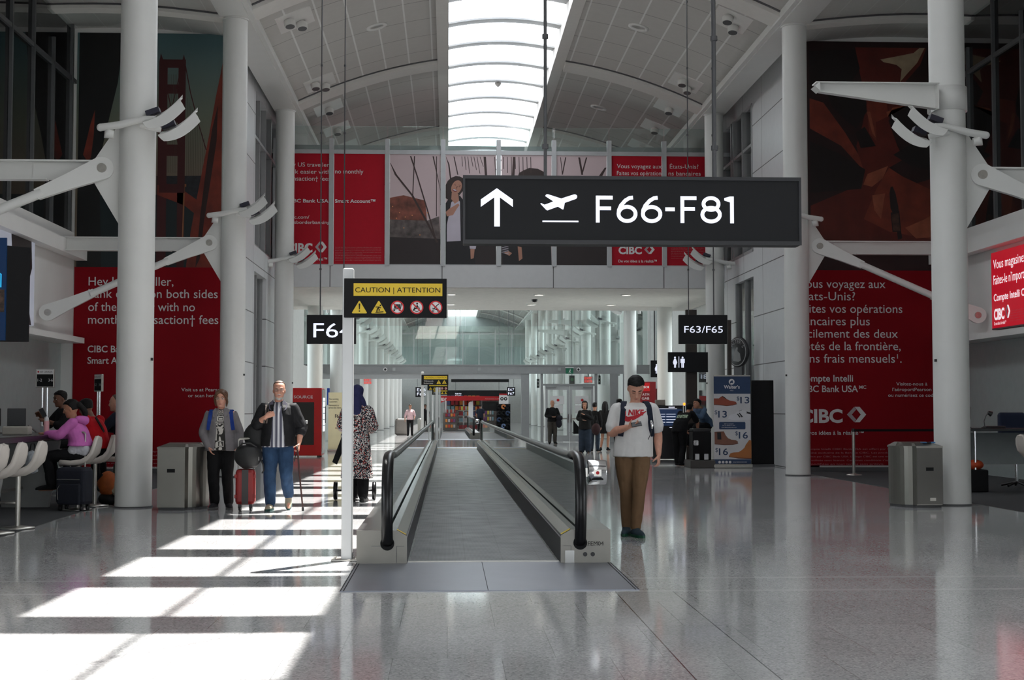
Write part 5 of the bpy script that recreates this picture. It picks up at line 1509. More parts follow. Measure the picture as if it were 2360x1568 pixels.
lay(t, 'work_boot', [W2([(1165,1060),(1130,1052),(1100,1095),(1075,1130),(1055,1175),(1010,1215),(960,1245),(880,1250),(835,1262),(815,1300),(830,1318),(960,1330),(1165,1340)])], -.016, SH3)
lay(t, 'white_trainer', [W2([(800,720),(830,660),(900,640),(960,605),(1020,575),(1160,620),(1160,735),(900,742)])], -.015, ink('shoe_white', 215,214,218))
lay(t, 'shoe_sole', [W2([(580,492),(690,500),(780,512),(880,500),(936,480),(946,490),(880,510),(780,520),(690,510),(580,502)]), W2([(588,1108),(740,1122),(880,1118),(950,1100),(960,1108),(880,1130),(740,1134),(588,1120)]), W2([(815,1300),(830,1318),(960,1330),(1165,1340),(1165,1352),(960,1345),(810,1318)])], -.0175, SOLE)
lay(t, 'black_mark', [W2([(940,645),(955,638),(1000,690),(982,702)]), W2([(970,632),(985,626),(1035,686),(1016,700)]), W2([(970,602),(1022,576),(1022,582),(974,606)]), W2([(628,935),(688,932),(694,1045),(632,1045)]), W2([(715,362),(745,375),(785,412),(775,412),(735,385),(712,370)]), W2([(1090,600),(1110,610),(1150,620),(1165,650),(1120,640),(1080,630),(1100,622)])], -.018, ink('shoe_black', 30,28,34))
# black screen wall, platform with chairs, round sign on a post
g2 = P(1757.5,1000,YW+.75)
t = thing('display_board', 'tall matt black board behind the shoe-care banner', 'board', (g2.x, YW+.75, 0))
wb = P(1783,1000,YW+.75).x - P(1732,1000,YW+.75).x
MB().cbox((0,0,P(1757,877,YW+.75).z/2+.03),(wb,.06,P(1757,877,YW+.75).z-.06),.004).build('panel', BLACKM, t)
MB().box((-wb/2,-.1,0),(wb/2,.16,.06)).build('foot_rail', DGREY, t)
g3 = G(1622,1080)
t = thing('shoeshine_stand', 'dark shoeshine stand with raised seats left of the navy banner', 'stand', (g3.x, g3.y+.4, 0))
MB().cbox((0,.15,.09),(.60,.9,.18),.01).build('platform', M('stand_base', (.06,.055,.05), .5), t)
MB().cbox((.05,.35,.52),(.46,.5,.68),.02).build('seat_box', BLACKM, t)
MB().cbox((.05,.35,.90),(.46,.5,.09),.03).build('seat_cushion', BLACK, t)
for x in (-.12,.1): 
    MB().prism([(x-.05,-.2),(x+.05,-.2),(x+.05,.05),(x-.05,.05)], .20, .34, 'XY').build('foot_block', CHROME, t)
tag(MB().cbox((g3.x-.12,g3.y+.35,.60),(.10,.14,.12),.02).build('polish_cloth', M('cloth_white', (.6,.6,.6), .8, var=.4, scale=20)), 'white polishing cloth draped on the shoeshine stand', 'cloth')
for px0, px1, py0, Yd, lab in ((1676,1684,738,36.5,'slim dark brown post behind the F63/F65 sign'), (1580,1605,790,39.6-.9,'wide dark brown pillar carrying the restroom sign')):
    a, b = P(px0,py0,Yd), P(px1,py0,Yd)
    o = MB().cbox(((a.x+b.x)/2,Yd,(a.z+.9 if px0 < 1600 else a.z)/2),(b.x-a.x,.16,(a.z+.9 if px0 < 1600 else a.z)),.006).build('timber_post', M('dark_timber_%d' % px0, (.035,.026,.022), .5, var=.2, scale=5))
    tag(o, lab, 'post')
Yd = 37.2
c = P(1702,812,Yd)
t = thing('round_sign', 'round black shoe-care sign on a post above the banner', 'sign', (c.x, Yd, 0), math.radians(-62))
MB().lathe([(.0,-.05),(.37,-.05),(.40,-.035),(.40,.035),(.37,.05),(0,.05)], (0,0,c.z), 40, axis='Y').build('disc', M('sign_black_gloss', (.02,.02,.022), .3), t)
q = MB(); vs, fs = ring2d(0, c.z, .345, .365, -.053, 40); q.add(vs, fs)
for i, ch in enumerate('WALTER’S'):
    a = math.radians(150 - i*17); vs_, fs_ = text_geo(ch)
    k = .10/CAPH; cx, cz = .235*math.cos(a), .235*math.sin(a); r = a - math.pi/2
    wq = max(v.x for v in vs_)/2
    q.add([(cx + (v.x-wq)*k*math.cos(r) - v.y*k*math.sin(r), -.054, c.z + cz + (v.x-wq)*k*math.sin(r) + v.y*k*math.cos(r)) for v in vs_], fs_)
q.build('silver_lettering', M('sign_silver', (.35,.35,.35), .4), t)
q = MB(); poly2d(q, [(-.17,c.z-.22),(-.10,c.z+.02),(-.02,c.z+.13),(.04,c.z+.12),(.02,c.z+.03),(.12,c.z-.04),(.16,c.z-.22),(.06,c.z-.26)], -.054); q.build('emblem_rider', M('sign_silver_dim', (.22,.22,.22), .4), t)
MB().box((-.16,-.03,.0),(.16,.05,c.z-.3)).build('post', DGREY, t)
# restroom signs
def pict(mb, cx, zb, h, y, female):
    poly2d(mb, disc(cx, zb+h*.91, h*.085, 16), y)
    if female: poly2d(mb, [(cx-.075*h,zb+.80*h),(cx+.075*h,zb+.80*h),(cx+.20*h,zb+.45*h),(cx+.14*h,zb+.43*h),(cx+.09*h,zb+.6*h),(cx+.17*h,zb+.30*h),(cx+.085*h,zb+.30*h),(cx+.085*h,zb),(cx+.015*h,zb),(cx+.015*h,zb+.3*h),(cx-.015*h,zb+.3*h),(cx-.015*h,zb),(cx-.085*h,zb),(cx-.085*h,zb+.30*h),(cx-.17*h,zb+.30*h),(cx-.09*h,zb+.6*h),(cx-.14*h,zb+.43*h),(cx-.20*h,zb+.45*h)], y)
    else: poly2d(mb, [(cx-.16*h,zb+.80*h),(cx+.16*h,zb+.80*h),(cx+.19*h,zb+.76*h),(cx+.19*h,zb+.42*h),(cx+.13*h,zb+.42*h),(cx+.12*h,zb+.68*h),(cx+.11*h,zb),(cx+.015*h,zb),(cx+.015*h,zb+.42*h),(cx-.015*h,zb+.42*h),(cx-.015*h,zb),(cx-.11*h,zb),(cx-.12*h,zb+.68*h),(cx-.13*h,zb+.42*h),(cx-.19*h,zb+.42*h),(cx-.19*h,zb+.76*h)], y)
for px0,px1,py0,py1,Yd,kind,lab in ((1540,1632,812,858,38.52,'both','charcoal restroom sign with woman and man pictograms on the dark pillar'), (1500,1518,831,870,52.0,'w','small charcoal sign with a woman pictogram beyond the fourth right column')):
    a, b = P(px0,py0,Yd), P(px1,py1,Yd)
    t = thing('restroom_sign', lab, 'sign', (0, Yd, 0))
    MB().cbox(((a.x+b.x)/2,.05,(a.z+b.z)/2),(b.x-a.x,.10,a.z-b.z),.006).build('sign_box', SIGNK, t)
    q = MB(); h = (a.z-b.z)*.56; zb = b.z + (a.z-b.z)*.22
    if kind == 'both':
        xa, xb_, xm = P(1555.5,py0,Yd).x, P(1573,py0,Yd).x, P(1564.5,py0,Yd).x
        pict(q, xa, zb, h, -.006, True); pict(q, xb_, zb, h, -.006, False)
        poly2d(q, [(xm-.008,zb),(xm+.008,zb),(xm+.008,zb+h),(xm-.008,zb+h)], -.006)
    else: pict(q, P(1513,py0,Yd).x, zb, h, -.006, True)
    q.build('lit_pictogram', SIGNW, t)
    if kind == 'w': MB().box(((a.x+b.x)/2-.02,.03,a.z),((a.x+b.x)/2+.02,.07,9.75)).build('hanger_rod', ROD, t)
# cash machine
c0 = P(1462,880,50.0); c1 = P(1512,1020,50.0)
t = thing('cash_machine', 'red cash machine reading ATM GAB behind the man in the white T-shirt', 'cash machine', (c0.x, 50.0, 0))
W = c1.x - c0.x
MB().cbox((W/2,.3,c0.z/2+.01),(W,.6,c0.z-.02),.01).build('cabinet', M('atm_red', rgb(120,16,22), .35), t)
ex = P(1505,900,50).x - c0.x; e0 = P(1480,900,50).x - c0.x
za = lambda py: P(1490,py,50).z
MB().box((e0,-.012,za(902)),(P(1497.5,900,50).x-c0.x,0,za(883))).build('bright_plate', ink('atm_bright', 205,16,26), t)
lines(t, [('CIBC', P(1479,890,50).x-c0.x, za(895), .075, P(1491,890,50).x-P(1479,890,50).x, .03), ('ATM', P(1480,890,50).x-c0.x, za(912.5), .09, P(1496,890,50).x-P(1480,890,50).x), ('GAB', P(1479,890,50).x-c0.x, za(921.5), .09, P(1496,890,50).x-P(1479,890,50).x)], -.016)
xq = P(1493.5,890,50).x-c0.x; lay(t, 'bank_logo', [[(xq-.04,za(892.5)),(xq-.0,za(889.5)),(xq+.04,za(892.5)),(xq,za(895.5))]], -.016, PWHITE)
MB().cbox((W+.09,.35,za(900)/2),(.18,.5,za(892)),.01).build('side_cabinet', M('atm_side_red', rgb(92,14,18), .4), t)
MB().box((.1,-.02,1.0),(e0,.0,1.35)).build('screen', BLACK, t)
MB().box((.1,-.06,.86),(e0,0,.94)).build('keypad_shelf', STEEL, t)
# menu board kiosk with lit rows
Yd = 37.5
c0 = P(1505,935,Yd); c1 = P(1575,1070,Yd)
t = thing('flight_display', 'black display kiosk with rows of white lines right of the man in the T-shirt', 'display', (c0.x, Yd, 0))
W = c1.x - c0.x; 
MB().cbox((W/2,.15,c0.z/2+.05),(W,.3,c0.z-.1),.01).build('cabinet', BLACK, t)
MB().box((-.05,-.05,0),(W+.05,.35,.06)).build('plinth', DGREY, t)
zk = lambda py: P(1540,py,Yd).z; xk = lambda px: P(px,960,Yd).x - c0.x
lay(t, 'navy_screen', [[(.02,zk(943)),(W-.03,zk(943)),(W-.03,zk(982)),(.02,zk(982))]], -.006, M('lit_navy_screen', (.01,.018,.04), .3, emit=(.008,.016,.04), estr=1))
lay(t, 'lit_row', [[(xk(a),zk(py)),(xk(b),zk(py)),(xk(b),zk(py+1.3)),(xk(a),zk(py+1.3))] for py in (954.2,960.4,966.6,973) for a, b in ((1508,1533),(1535.5,1557))] + [[(xk(1508),zk(942)),(xk(1560),zk(942)),(xk(1560),zk(943.2)),(xk(1508),zk(943.2))], [(xk(1543),zk(985)),(xk(1551),zk(985)),(xk(1551),zk(986.6)),(xk(1543),zk(986.6))]], -.010, SIGNW)
q = MB(); q.box((xk(1541),-.010,zk(940)),(xk(1555),-.008,zk(938))); q.build('heading_bar', SIGNW, t)
tag(MB().cbox(((P(1512,922,Yd).x+P(1534,922,Yd).x)/2,Yd+.15,c0.z+.075),(.25,.22,.15),.01).build('carton', M('carton_beige', rgb(150,140,130), .7)), 'beige carton on top of the black display kiosk', 'box')
t = thing('warning_lamp', 'small glowing orange lamp beside the shoeshine stand', 'lamp', (P(1577,930,36.5).x, 36.5, 0))
MB().cyl((0,0,0),(0,0,1.50),.02,10).build('pole', BLACK, t)
MB().lathe([(.12,0),(.12,.03),(.02,.05)], n=18).build('base', BLACK, t)
MB().ball((0,0,1.545),(.032,.032,.036),16,10).build('glowing_bulb', M('amber_glow', (.9,.4,.05), .4, emit=(1.0,.20,.01), estr=2.2), t)
# push trolley / wheelchair frame near the leaning person (dark clutter)
# exit signs, door cameras and fittings on the partition
def sortie(px0, px1, py0, py1, Yd, lab):
    a, b = P(px0,py0,Yd), P(px1,py1,Yd)
    t = thing('exit_sign', lab, 'sign', (0, Yd, 0), 0, 'red exit signs')
    MB().box((a.x,0,b.z),(b.x,.04,a.z)).build('sign_box', PWHITE, t)
    ER = M('exit_red_glow_%d' % px0, (.7,.05,.04), .4, emit=(.9,.07,.05), estr=.7)
    h = (a.z-b.z)
    lines(t, [('EXIT', a.x+.06*(b.x-a.x), b.z+h*.55, h*.36, (b.x-a.x)*.86, .02), ('SORTIE', a.x+.04*(b.x-a.x), b.z+h*.08, h*.36, (b.x-a.x)*.9, .02)], -.006, ER)
    MB().box(((a.x+b.x)/2-.02,.0,a.z),((a.x+b.x)/2+.02,.04,2.98 if Yd < 62.5 else 9)).build('mount', DGREY, t)
sortie(838,857,872,886,61.13,'red exit sortie sign left of the sliding door opening')
sortie(1346,1366,868,883,61.13,'red exit sortie sign above the glazed double door')
a, b = P(1303,849,YP), P(1320,862,YP)
t = thing('running_man_sign', 'green running man exit sign hung on the partition beam', 'sign', (0, YP-.24, 0))
MB().box((a.x,0,b.z),(b.x,.06,a.z)).build('sign_box', M('exit_green', rgb(20,78,60), .4, emit=rgb(16,70,50), estr=.4), t)
q = MB(); cx = (a.x+b.x)/2; z0 = b.z; h = a.z-b.z
stick(q, [(cx-.03,z0+.04),(cx,z0+.10),(cx+.02,z0+.16),(cx+.05,z0+.12)], .012, -.006); stick(q, [(cx,z0+.10),(cx+.05,z0+.05)], .012, -.006); poly2d(q, disc(cx+.03, z0+.19, .018, 12), -.006)
q.build('running_figure', PWHITE, t)
MB().box((a.x-.02,-.02,a.z),(b.x+.02,.24,a.z+.03)).build('bracket', PWHITE, t)
for px, lab in ((888,'round door camera on the beam, left of the opening'), (1333,'round door camera on the beam above the double door')):
    p = P(px, 852, YP-.17); t = thing('dome_camera', lab, 'camera', p, 0, 'beam cameras')
    MB().lathe([(.0,-.05),(.06,-.05),(.085,-.02),(.085,.0)], n=20, axis='Y').build('housing', PWHITE, t)
    MB().lathe([(.0,-.075),(.03,-.07),(.05,-.052)], n=16, axis='Y').build('lens', BLACK, t)
for px, lab in ((908,'small square sensor box on the beam, left of centre'), (1104,'small square sensor box on the beam, right of centre'), (1289,'small square sensor box on the beam over the double door')):
    p = P(px, 851.5, YP-.16); tag(MB().cbox((0,-.02,0),(.12,.04,.13),.01).build('sensor_box', ink('sensor_grey', 165,168,168), None, p), lab, 'sensor', 'beam sensor boxes')
for px, py, lab in ((1318,876,'green circular sign hung behind the partition glass'), (1240,884,'dark green sign hung left of the double door'), (1381,876,'dark green sign right of the double door')):
    Yd = 64.0; p = P(px, py, Yd); w_ = .24 if px == 1318 else .12
    t = thing('green_sign', lab, 'sign', p, 0, 'dark green hanging signs')
    MB().cbox((0,0,0),(w_,.05,.40),.005).build('sign_box', M('green_sign_%d' % px, rgb(28,44,34), .5), t)
    if px == 1318: lay(t, 'green_disc', [disc(.02,.02,.08)], -.03, ink('green_disc', 70,130,80))
    else: lay(t, 'arrow_mark', [[(-.02,.05),(.02,.05),(.02,.1),(-.02,.1)], [(-.02,-.1),(.02,-.1),(.02,-.06),(-.02,-.06)]], -.03, PWHITE)
    MB().cyl((0,0,.2),(0,0,vz(p.x)-p.z+.02),.012,8).build('hanger_rod', ROD, t)
p = P(1230,669,46); t = thing('dome_camera', 'black dome camera under the near bridge soffit', 'camera', (p.x, 45.5, 4.94))
MB().lathe([(.10,0),(.10,-.03),(.07,-.08),(.0,-.10)], n=20).build('dome', BLACK, t)
# grey bench and low bollards on the far left
g = G(926,1004); 
tag(MB().cbox((g.x,g.y+.3,.45),(.75,.5,.9),.12).build('rounded_seat', M('rounded_taupe', (.17,.155,.14), .6)), 'rounded taupe seat behind the woman in the pink shirt', 'seat')
for i, px in enumerate((968, 980)):
    g = G(px, 992.5); o = MB().lathe([(.16,0),(.16,.72),(.13,.78),(0,.8)], n=20).build('bollard', STEEL, None, (g.x, g.y, 0)); tag(o, ('left' if i == 0 else 'right') + ' of two short steel bollards at the end of the walkway', 'bollard', 'steel bollards')
# steel guard posts at the walkway landing
for px0, px1, pt, pb, lab in ((1003.5,1010.5,893,1021,'square grey landing post between the two walkways'), (1012.3,1015,893,1023,'slim white landing post between the two walkways')):
    Yd = 4655/(pb-943); x = P((px0+px1)/2, 960, Yd).x; r = (px1-px0)*Yd/FPX/2
    z1 = P(1010,pt,Yd).z
    o = (MB().cbox((x,Yd,z1/2),(2*r,2*r,z1),.01) if r > .05 else MB().cyl((x,Yd,0),(x,Yd,z1),max(r,.02),12)).build('landing_post', POLEM); tag(o, lab, 'post')

# ---- distant newsstand
YK = 93.0
kx = lambda px: P(px, 950, YK).x
kz = lambda py: P(1100, py, YK).z
t = thing('newsstand', 'distant newsstand kiosk with a red fascia board', 'kiosk', (0, YK, 0))
FR = M('fascia_red', rgb(170,16,24), .4)
MB().prism([(kx(1016),kz(929)),(kx(1028),kz(924)),(kx(1153),kz(923)),(kx(1154),kz(914)),(kx(1016),kz(913))], -.12, 0, 'XZ').build('fascia', FR, t)
MB().box((kx(1024),.05,0),(kx(1155),3.0,.05)).build('floor_plate', DGREY, t)
MB().box((kx(1024),2.6,0),(kx(1153),2.7,kz(922))).build('back_wall', M('kiosk_back', (.20,.16,.15), .6, var=.6, scale=5), t)
MB().box((kx(1024),.0,kz(922)),(kx(1153),2.7,kz(921))).build('canopy', PWHITE, t)
for px in (1027,1069,1090,1111): MB().box((kx(px)-.05,1.6,0),(kx(px)+.05,1.7,kz(922))).build('upright', PWHITE, t)
CAB = M('kiosk_cabinet', (.12,.105,.095), .5)
MB().box((kx(1021),.0,.02),(kx(1053),.6,kz(952))).build('counter', CAB, t)
MB().box((kx(1110),.0,.02),(kx(1140),.6,kz(951))).build('counter', CAB, t)
MB().box((kx(1056),.3,.02),(kx(1101),.6,.12)).build('shelf', STEEL, t)
for z in (.55,.95,1.3): MB().box((kx(1056),.2,z),(kx(1101),.6,z+.03)).build('shelf', STEEL, t)
MB().box((kx(1113),.9,kz(948)),(kx(1150),1.0,kz(927))).build('menu_screen', BLACK, t)
q = MB(); letters(q, 'RELAY', kx(1016.5), kz(924.5), kz(917)-kz(924.5), -.15, 'L', kx(1028.5)-kx(1016.5), bold=.03, slant=.12); q.build('lettering', PWHITE, t)
q = MB(); letters(q, 'Travel convenience since 1852', kx(1118), kz(920.3), .05, -.13, 'L', kx(1151)-kx(1118)); q.build('tagline', PWHITE, t)
# goods: every pack a thing of its own
cols = [rgb(190,60,40), rgb(210,130,60), rgb(180,170,170), rgb(110,60,110), rgb(60,70,110), rgb(200,180,70), rgb(150,30,40), rgb(120,150,160)]
PK = [M('pack_%d' % i, c, .45) for i, c in enumerate(cols)]
def pack(x, y, z, w_, h, i, lab, grp):
    o = MB().cbox((x, y, z + h/2), (w_, .16, h), .01).build('snack_pack', PK[i % 8]); tag(o, lab, 'packaged goods', grp)
rnd = random.Random(3)
for r in range(4):
    for i in range(9):
        pack(kx(1058) + (kx(1100)-kx(1058))*(i+.5)/9, YK+.40, (.12,.58,.98,1.33)[r], .115, .22 + .06*rnd.random(), rnd.randrange(8) if r != 0 else 6, 'small packet on the open shelves in the middle of the distant newsstand', 'packets on the middle shelves')
for r in range(3):
    for i in range(8):
        pack(kx(1029) + (kx(1108)-kx(1029))*(i+.5)/8, YK+2.45, 1.35 + .35*r, .22, .26, rnd.randrange(8), 'bag of snacks hanging on the back wall of the distant newsstand', 'bags on the back wall')
for i in range(6): pack(kx(1024) + (kx(1051)-kx(1024))*(i+.5)/6, YK+.3, kz(952), .09, .22, (2,6,2,0,2,6)[i], 'small jar on the left counter of the distant newsstand', 'jars on the left counter')
for r in range(3):
    for i in range(4):
        o = MB().cbox((kx(1026) + (kx(1050)-kx(1026))*(i+.5)/4, YK-.03, .30+.36*r), (.13,.06,.20), .01).build('snack_pack', PK[(1,0,1,2,6,3)[(i+r*2) % 6]]); tag(o, 'orange or white pack in the lit front of the left counter', 'packaged goods', 'packs in the left counter front')
for r in range(2):
    for i in range(5):
        o = MB().cbox((kx(1112) + (kx(1138)-kx(1112))*(i+.5)/5, YK-.04, .78+.40*r), (.11,.07,.24), .01).build('snack_pack', PK[(3,3,5,2,7)[i]]); tag(o, 'purple or yellow pack in the front of the right counter', 'packaged goods', 'packs in the right counter front')
t = thing('round_top_sign', 'white round-topped card standing in the newsstand', 'sign', (kx(1085), YK+.1, 0))
MB().prism([(-.15,.02),(.15,.02),(.15,1.75)] + [(.15*math.cos(a*.2618), 1.75+.15*math.sin(a*.2618)) for a in range(1,12)] + [(-.15,1.75)], -.02, .02, 'XZ').build('card', PWHITE, t)
t = thing('neck_pillow_rack', 'rack of dark neck pillows right of the newsstand', 'rack', (kx(1160), YK-.3, 0))
MB().box((-.45,.1,.05),(.45,.16,1.75)).build('back_panel', BLACKM, t)
MB().box((-.28,.06,1.75),(.32,.1,2.35)).build('header_card', PWHITE, t)
MB().box((-.28,.05,2.33),(.32,.1,2.42)).build('red_strip', FR, t)
q = MB(); 
for x in (-.1,.14):
    vs, fs = ring2d(x, 2.08, .05, .11, .055, 20); q.add(vs, fs)
q.build('pillow_picture', BLACKM, t)
MB().box((-.45,-.2,0),(.45,.3,.05)).build('base', DGREY, t)
for r in range(4):
    for i in range(3):
        mt = (BLACKM, NAVY, BLACKM)[(i+r) % 3]
        if r == 3 and i == 1: mt = ink('pillow_orange', 200,120,60)
        if r == 0 and i == 1: mt = ink('pillow_blue', 110,130,170)
        q = MB(); pts = [(.11*math.cos(math.radians(-60-a)), 0, .11*math.sin(math.radians(-60-a))+.0) for a in range(0,301,30)]
        q.tube(pts, .055, 8); o = q.build('neck_pillow', mt, None, (kx(1160) + (-.28+.28*i), YK-.33, .30+.42*r))
        tag(o, 'orange neck pillow at the top of the rack' if r == 3 and i == 1 else 'pale blue neck pillow at the bottom of the rack' if r == 0 and i == 1 else 'dark neck pillow on the rack by the newsstand', 'neck pillow', 'neck pillows')

# added fill lights that brighten the space under the near bridge
FILLG = M('downlight_glow', (.9,.88,.82), .4, emit=(1.0,.95,.86), estr=6)
for i in range(4):
    for j in range(2):
        x, y = -2.6 + 2.7*i, 43.6 + 4.2*j
        t = thing('downlight', 'round recessed downlight in the near bridge soffit, %s row, %s across' % ('front' if j == 0 else 'rear', ORD[i]), 'light fixture', (x, y, 4.94), 0, 'bridge downlights')
        MB().lathe([(.13,0),(.13,-.02),(.17,-.025),(.18,-.01),(.18,0)], n=24).build('trim_ring', SPOTW, t)
        MB().lathe([(0,-.004),(.128,-.004),(.128,-.001),(0,-.001)], n=24).build('lens', FILLG, t)
        l = bpy.data.lights.new('downlight_lamp', 'AREA'); l.shape = 'DISK'; l.size = .24; l.energy = 32; l.color = (1,.95,.87); l.spread = math.radians(150)
        o = bpy.data.objects.new('downlight_lamp', l); COL.objects.link(o); o.parent = t; o.location = (0,0,-.03)
# ================================================================ PEOPLE
def skin_mat(name, c, rough=.5):
    m = M(name, c, rough, var=.08, scale=25); m.node_tree.nodes['Principled BSDF'].inputs['Subsurface Weight'].default_value = .0
    return m
SK1 = skin_mat('skin_fair', rgb(205,150,128)); SK2 = skin_mat('skin_olive', rgb(176,124,98)); SK3 = skin_mat('skin_brown', rgb(110,72,54))
EYEW = M('eye_white', (.75,.73,.70), .3); EYED = M('eye_dark', (.03,.02,.015), .2); LIPM = M('lips', rgb(160,88,80), .5)
def cloth(name, c, rough=.85, var=.12, scale=14, bump=.25): return M(name, c, rough, var=var, scale=scale, bump=bump, spec=.22)

WS = bpy.data.scenes.new('workshop')
def remeshed(mb, name, mat, parent, voxel, smooth=6, wrinkle=0.0, wscale=14, seed=0):
    me = bpy.data.meshes.new('tmp'); me.from_pydata([tuple(p) for p in mb.v], [], mb.f); me.update()
    import bmesh
    bm = bmesh.new(); bm.from_mesh(me); bmesh.ops.recalc_face_normals(bm, faces=bm.faces); bm.to_mesh(me); bm.free()
    o = bpy.data.objects.new('tmp', me); WS.collection.objects.link(o)
    r = o.modifiers.new('r', 'REMESH'); r.mode = 'VOXEL'; r.voxel_size = voxel
    s = o.modifiers.new('s', 'SMOOTH'); s.factor = .5; s.iterations = smooth
    WS.view_layers[0].update(); dg = WS.view_layers[0].depsgraph
    new = bpy.data.meshes.new_from_object(o.evaluated_get(dg))
    bpy.data.objects.remove(o); bpy.data.meshes.remove(me)
    if wrinkle:
        from mathutils import noise
        nrm = [v.normal.copy() for v in new.vertices]; cos = [v.co.copy() for v in new.vertices]
        for i, c_ in enumerate(cos):
            p = c_*wscale + Vector((seed*3.1, seed, 0)); p.z *= .6
            cos[i] = c_ + nrm[i] * (wrinkle * (abs(noise.noise(p)) * 1.6 - .4))
        new.vertices.foreach_set('co', [x for c_ in cos for x in c_]); new.update()
    new.polygons.foreach_set('use_smooth', [True]*len(new.polygons))
    new.name = name; new.materials.clear(); new.materials.append(mat)
    ob = bpy.data.objects.new(name, new); COL.objects.link(ob); ob.parent = parent
    return ob
def limb(mb, pts, rs, n=14, flat=1.0):
    """tapered limb with rounded ends, resampled smoothly"""
    P_ = [Vector(p) for p in pts]; out = []; ro = []
    for i in range(len(P_)-1):
        p0, p1, p2, p3 = P_[max(i-1,0)], P_[i], P_[i+1], P_[min(i+2,len(P_)-1)]
        for k in range(5):
            u = k/5
            out.append(.5*((2*p1)+(-p0+p2)*u+(2*p0-5*p1+4*p2-p3)*u*u+(-p0+3*p1-3*p2+p3)*u**3)); ro.append(rs[i]+(rs[i+1]-rs[i])*u)
    out.append(P_[-1]); ro.append(rs[-1])
    d0 = (out[0]-out[1]).normalized(); d1 = (out[-1]-out[-2]).normalized()
    pre = [out[0]+d0*ro[0]*k for k in (.95,.7)]; prr = [ro[0]*.3, ro[0]*.72]
    post = [out[-1]+d1*ro[-1]*k for k in (.7,.95)]; por = [ro[-1]*.72, ro[-1]*.3]
    mb.tube(pre+out+post, prr+ro+por, n, flat=flat)
def rings_z(mb, secs, n=20):
    """torso-like stack: (x, y, z, rx, ry) elliptical rings"""
    out = []
    for i in range(len(secs)-1):
        p0, p1, p2, p3 = secs[max(i-1,0)], secs[i], secs[i+1], secs[min(i+2,len(secs)-1)]
        for k in range(4):
            u = k/4
            out.append([.5*((2*b)+(-a+c)*u+(2*a-5*b+4*c-d)*u*u+(-a+3*b-3*c+d)*u**3) for a,b,c,d in zip(p0,p1,p2,p3)])
    out.append(list(secs[-1]))
    mb.loft([[Vector((x+rx*math.cos(2*math.pi*j/n), y+ry*math.sin(2*math.pi*j/n), z)) for j in range(n)] for x,y,z,rx,ry in out])
def hand(mb, w, d, palm, side_v, curl=.5, k=1.0, grip=0):
    """w wrist, d direction of the fingers, palm: palm normal, side_v: toward the thumb"""
    d = d.normalized(); side_v = (side_v - d*side_v.dot(d)).normalized(); palm = side_v.cross(d) if palm is None else (palm - d*palm.dot(d)).normalized()
    rings = []
    for u, ww, tt in ((-.02,.024,.020),(.02,.032,.017),(.055,.040,.015),(.085,.040,.013),(.098,.034,.010)):
        c = w + d*(u*k)
        rings.append([c + side_v*(ww*k*math.cos(2*math.pi*j/12)) + palm*(tt*k*math.sin(2*math.pi*j/12)) for j in range(12)])
    mb.loft(rings)
    for i, (off, L) in enumerate(((.031,.070),(.0105,.080),(-.0105,.075),(-.031,.060))):
        b = w + d*(.088*k) + side_v*(off*k)
        c1 = curl*(1 + .12*i)
        pts = [b]; ang = 0
        for seg, f_ in ((.45, .55), (.32, .9), (.23, .7)):
            ang += c1*f_
            pts.append(pts[-1] + (d*math.cos(ang) + palm*math.sin(ang))*(L*k*seg))
        mb.tube([pts[0]-d*.015*k]+pts, [.0095*k,.0095*k,.009*k,.008*k,.006*k], 8)
    b = w + d*(.025*k) + side_v*(.030*k)
    td = (d*.75 + side_v*.62 + palm*(.25+.5*curl)).normalized()
    p1 = b + td*.038*k; td2 = (d*.9 + side_v*.15 + palm*(.3+.7*curl)).normalized(); p2 = p1 + td2*.032*k; p3 = p2 + (td2+palm*.3*curl).normalized()*.022*k
    mb.tube([b - td*.01, p1, p2, p3], [.014*k,.011*k,.010*k,.007*k], 8)

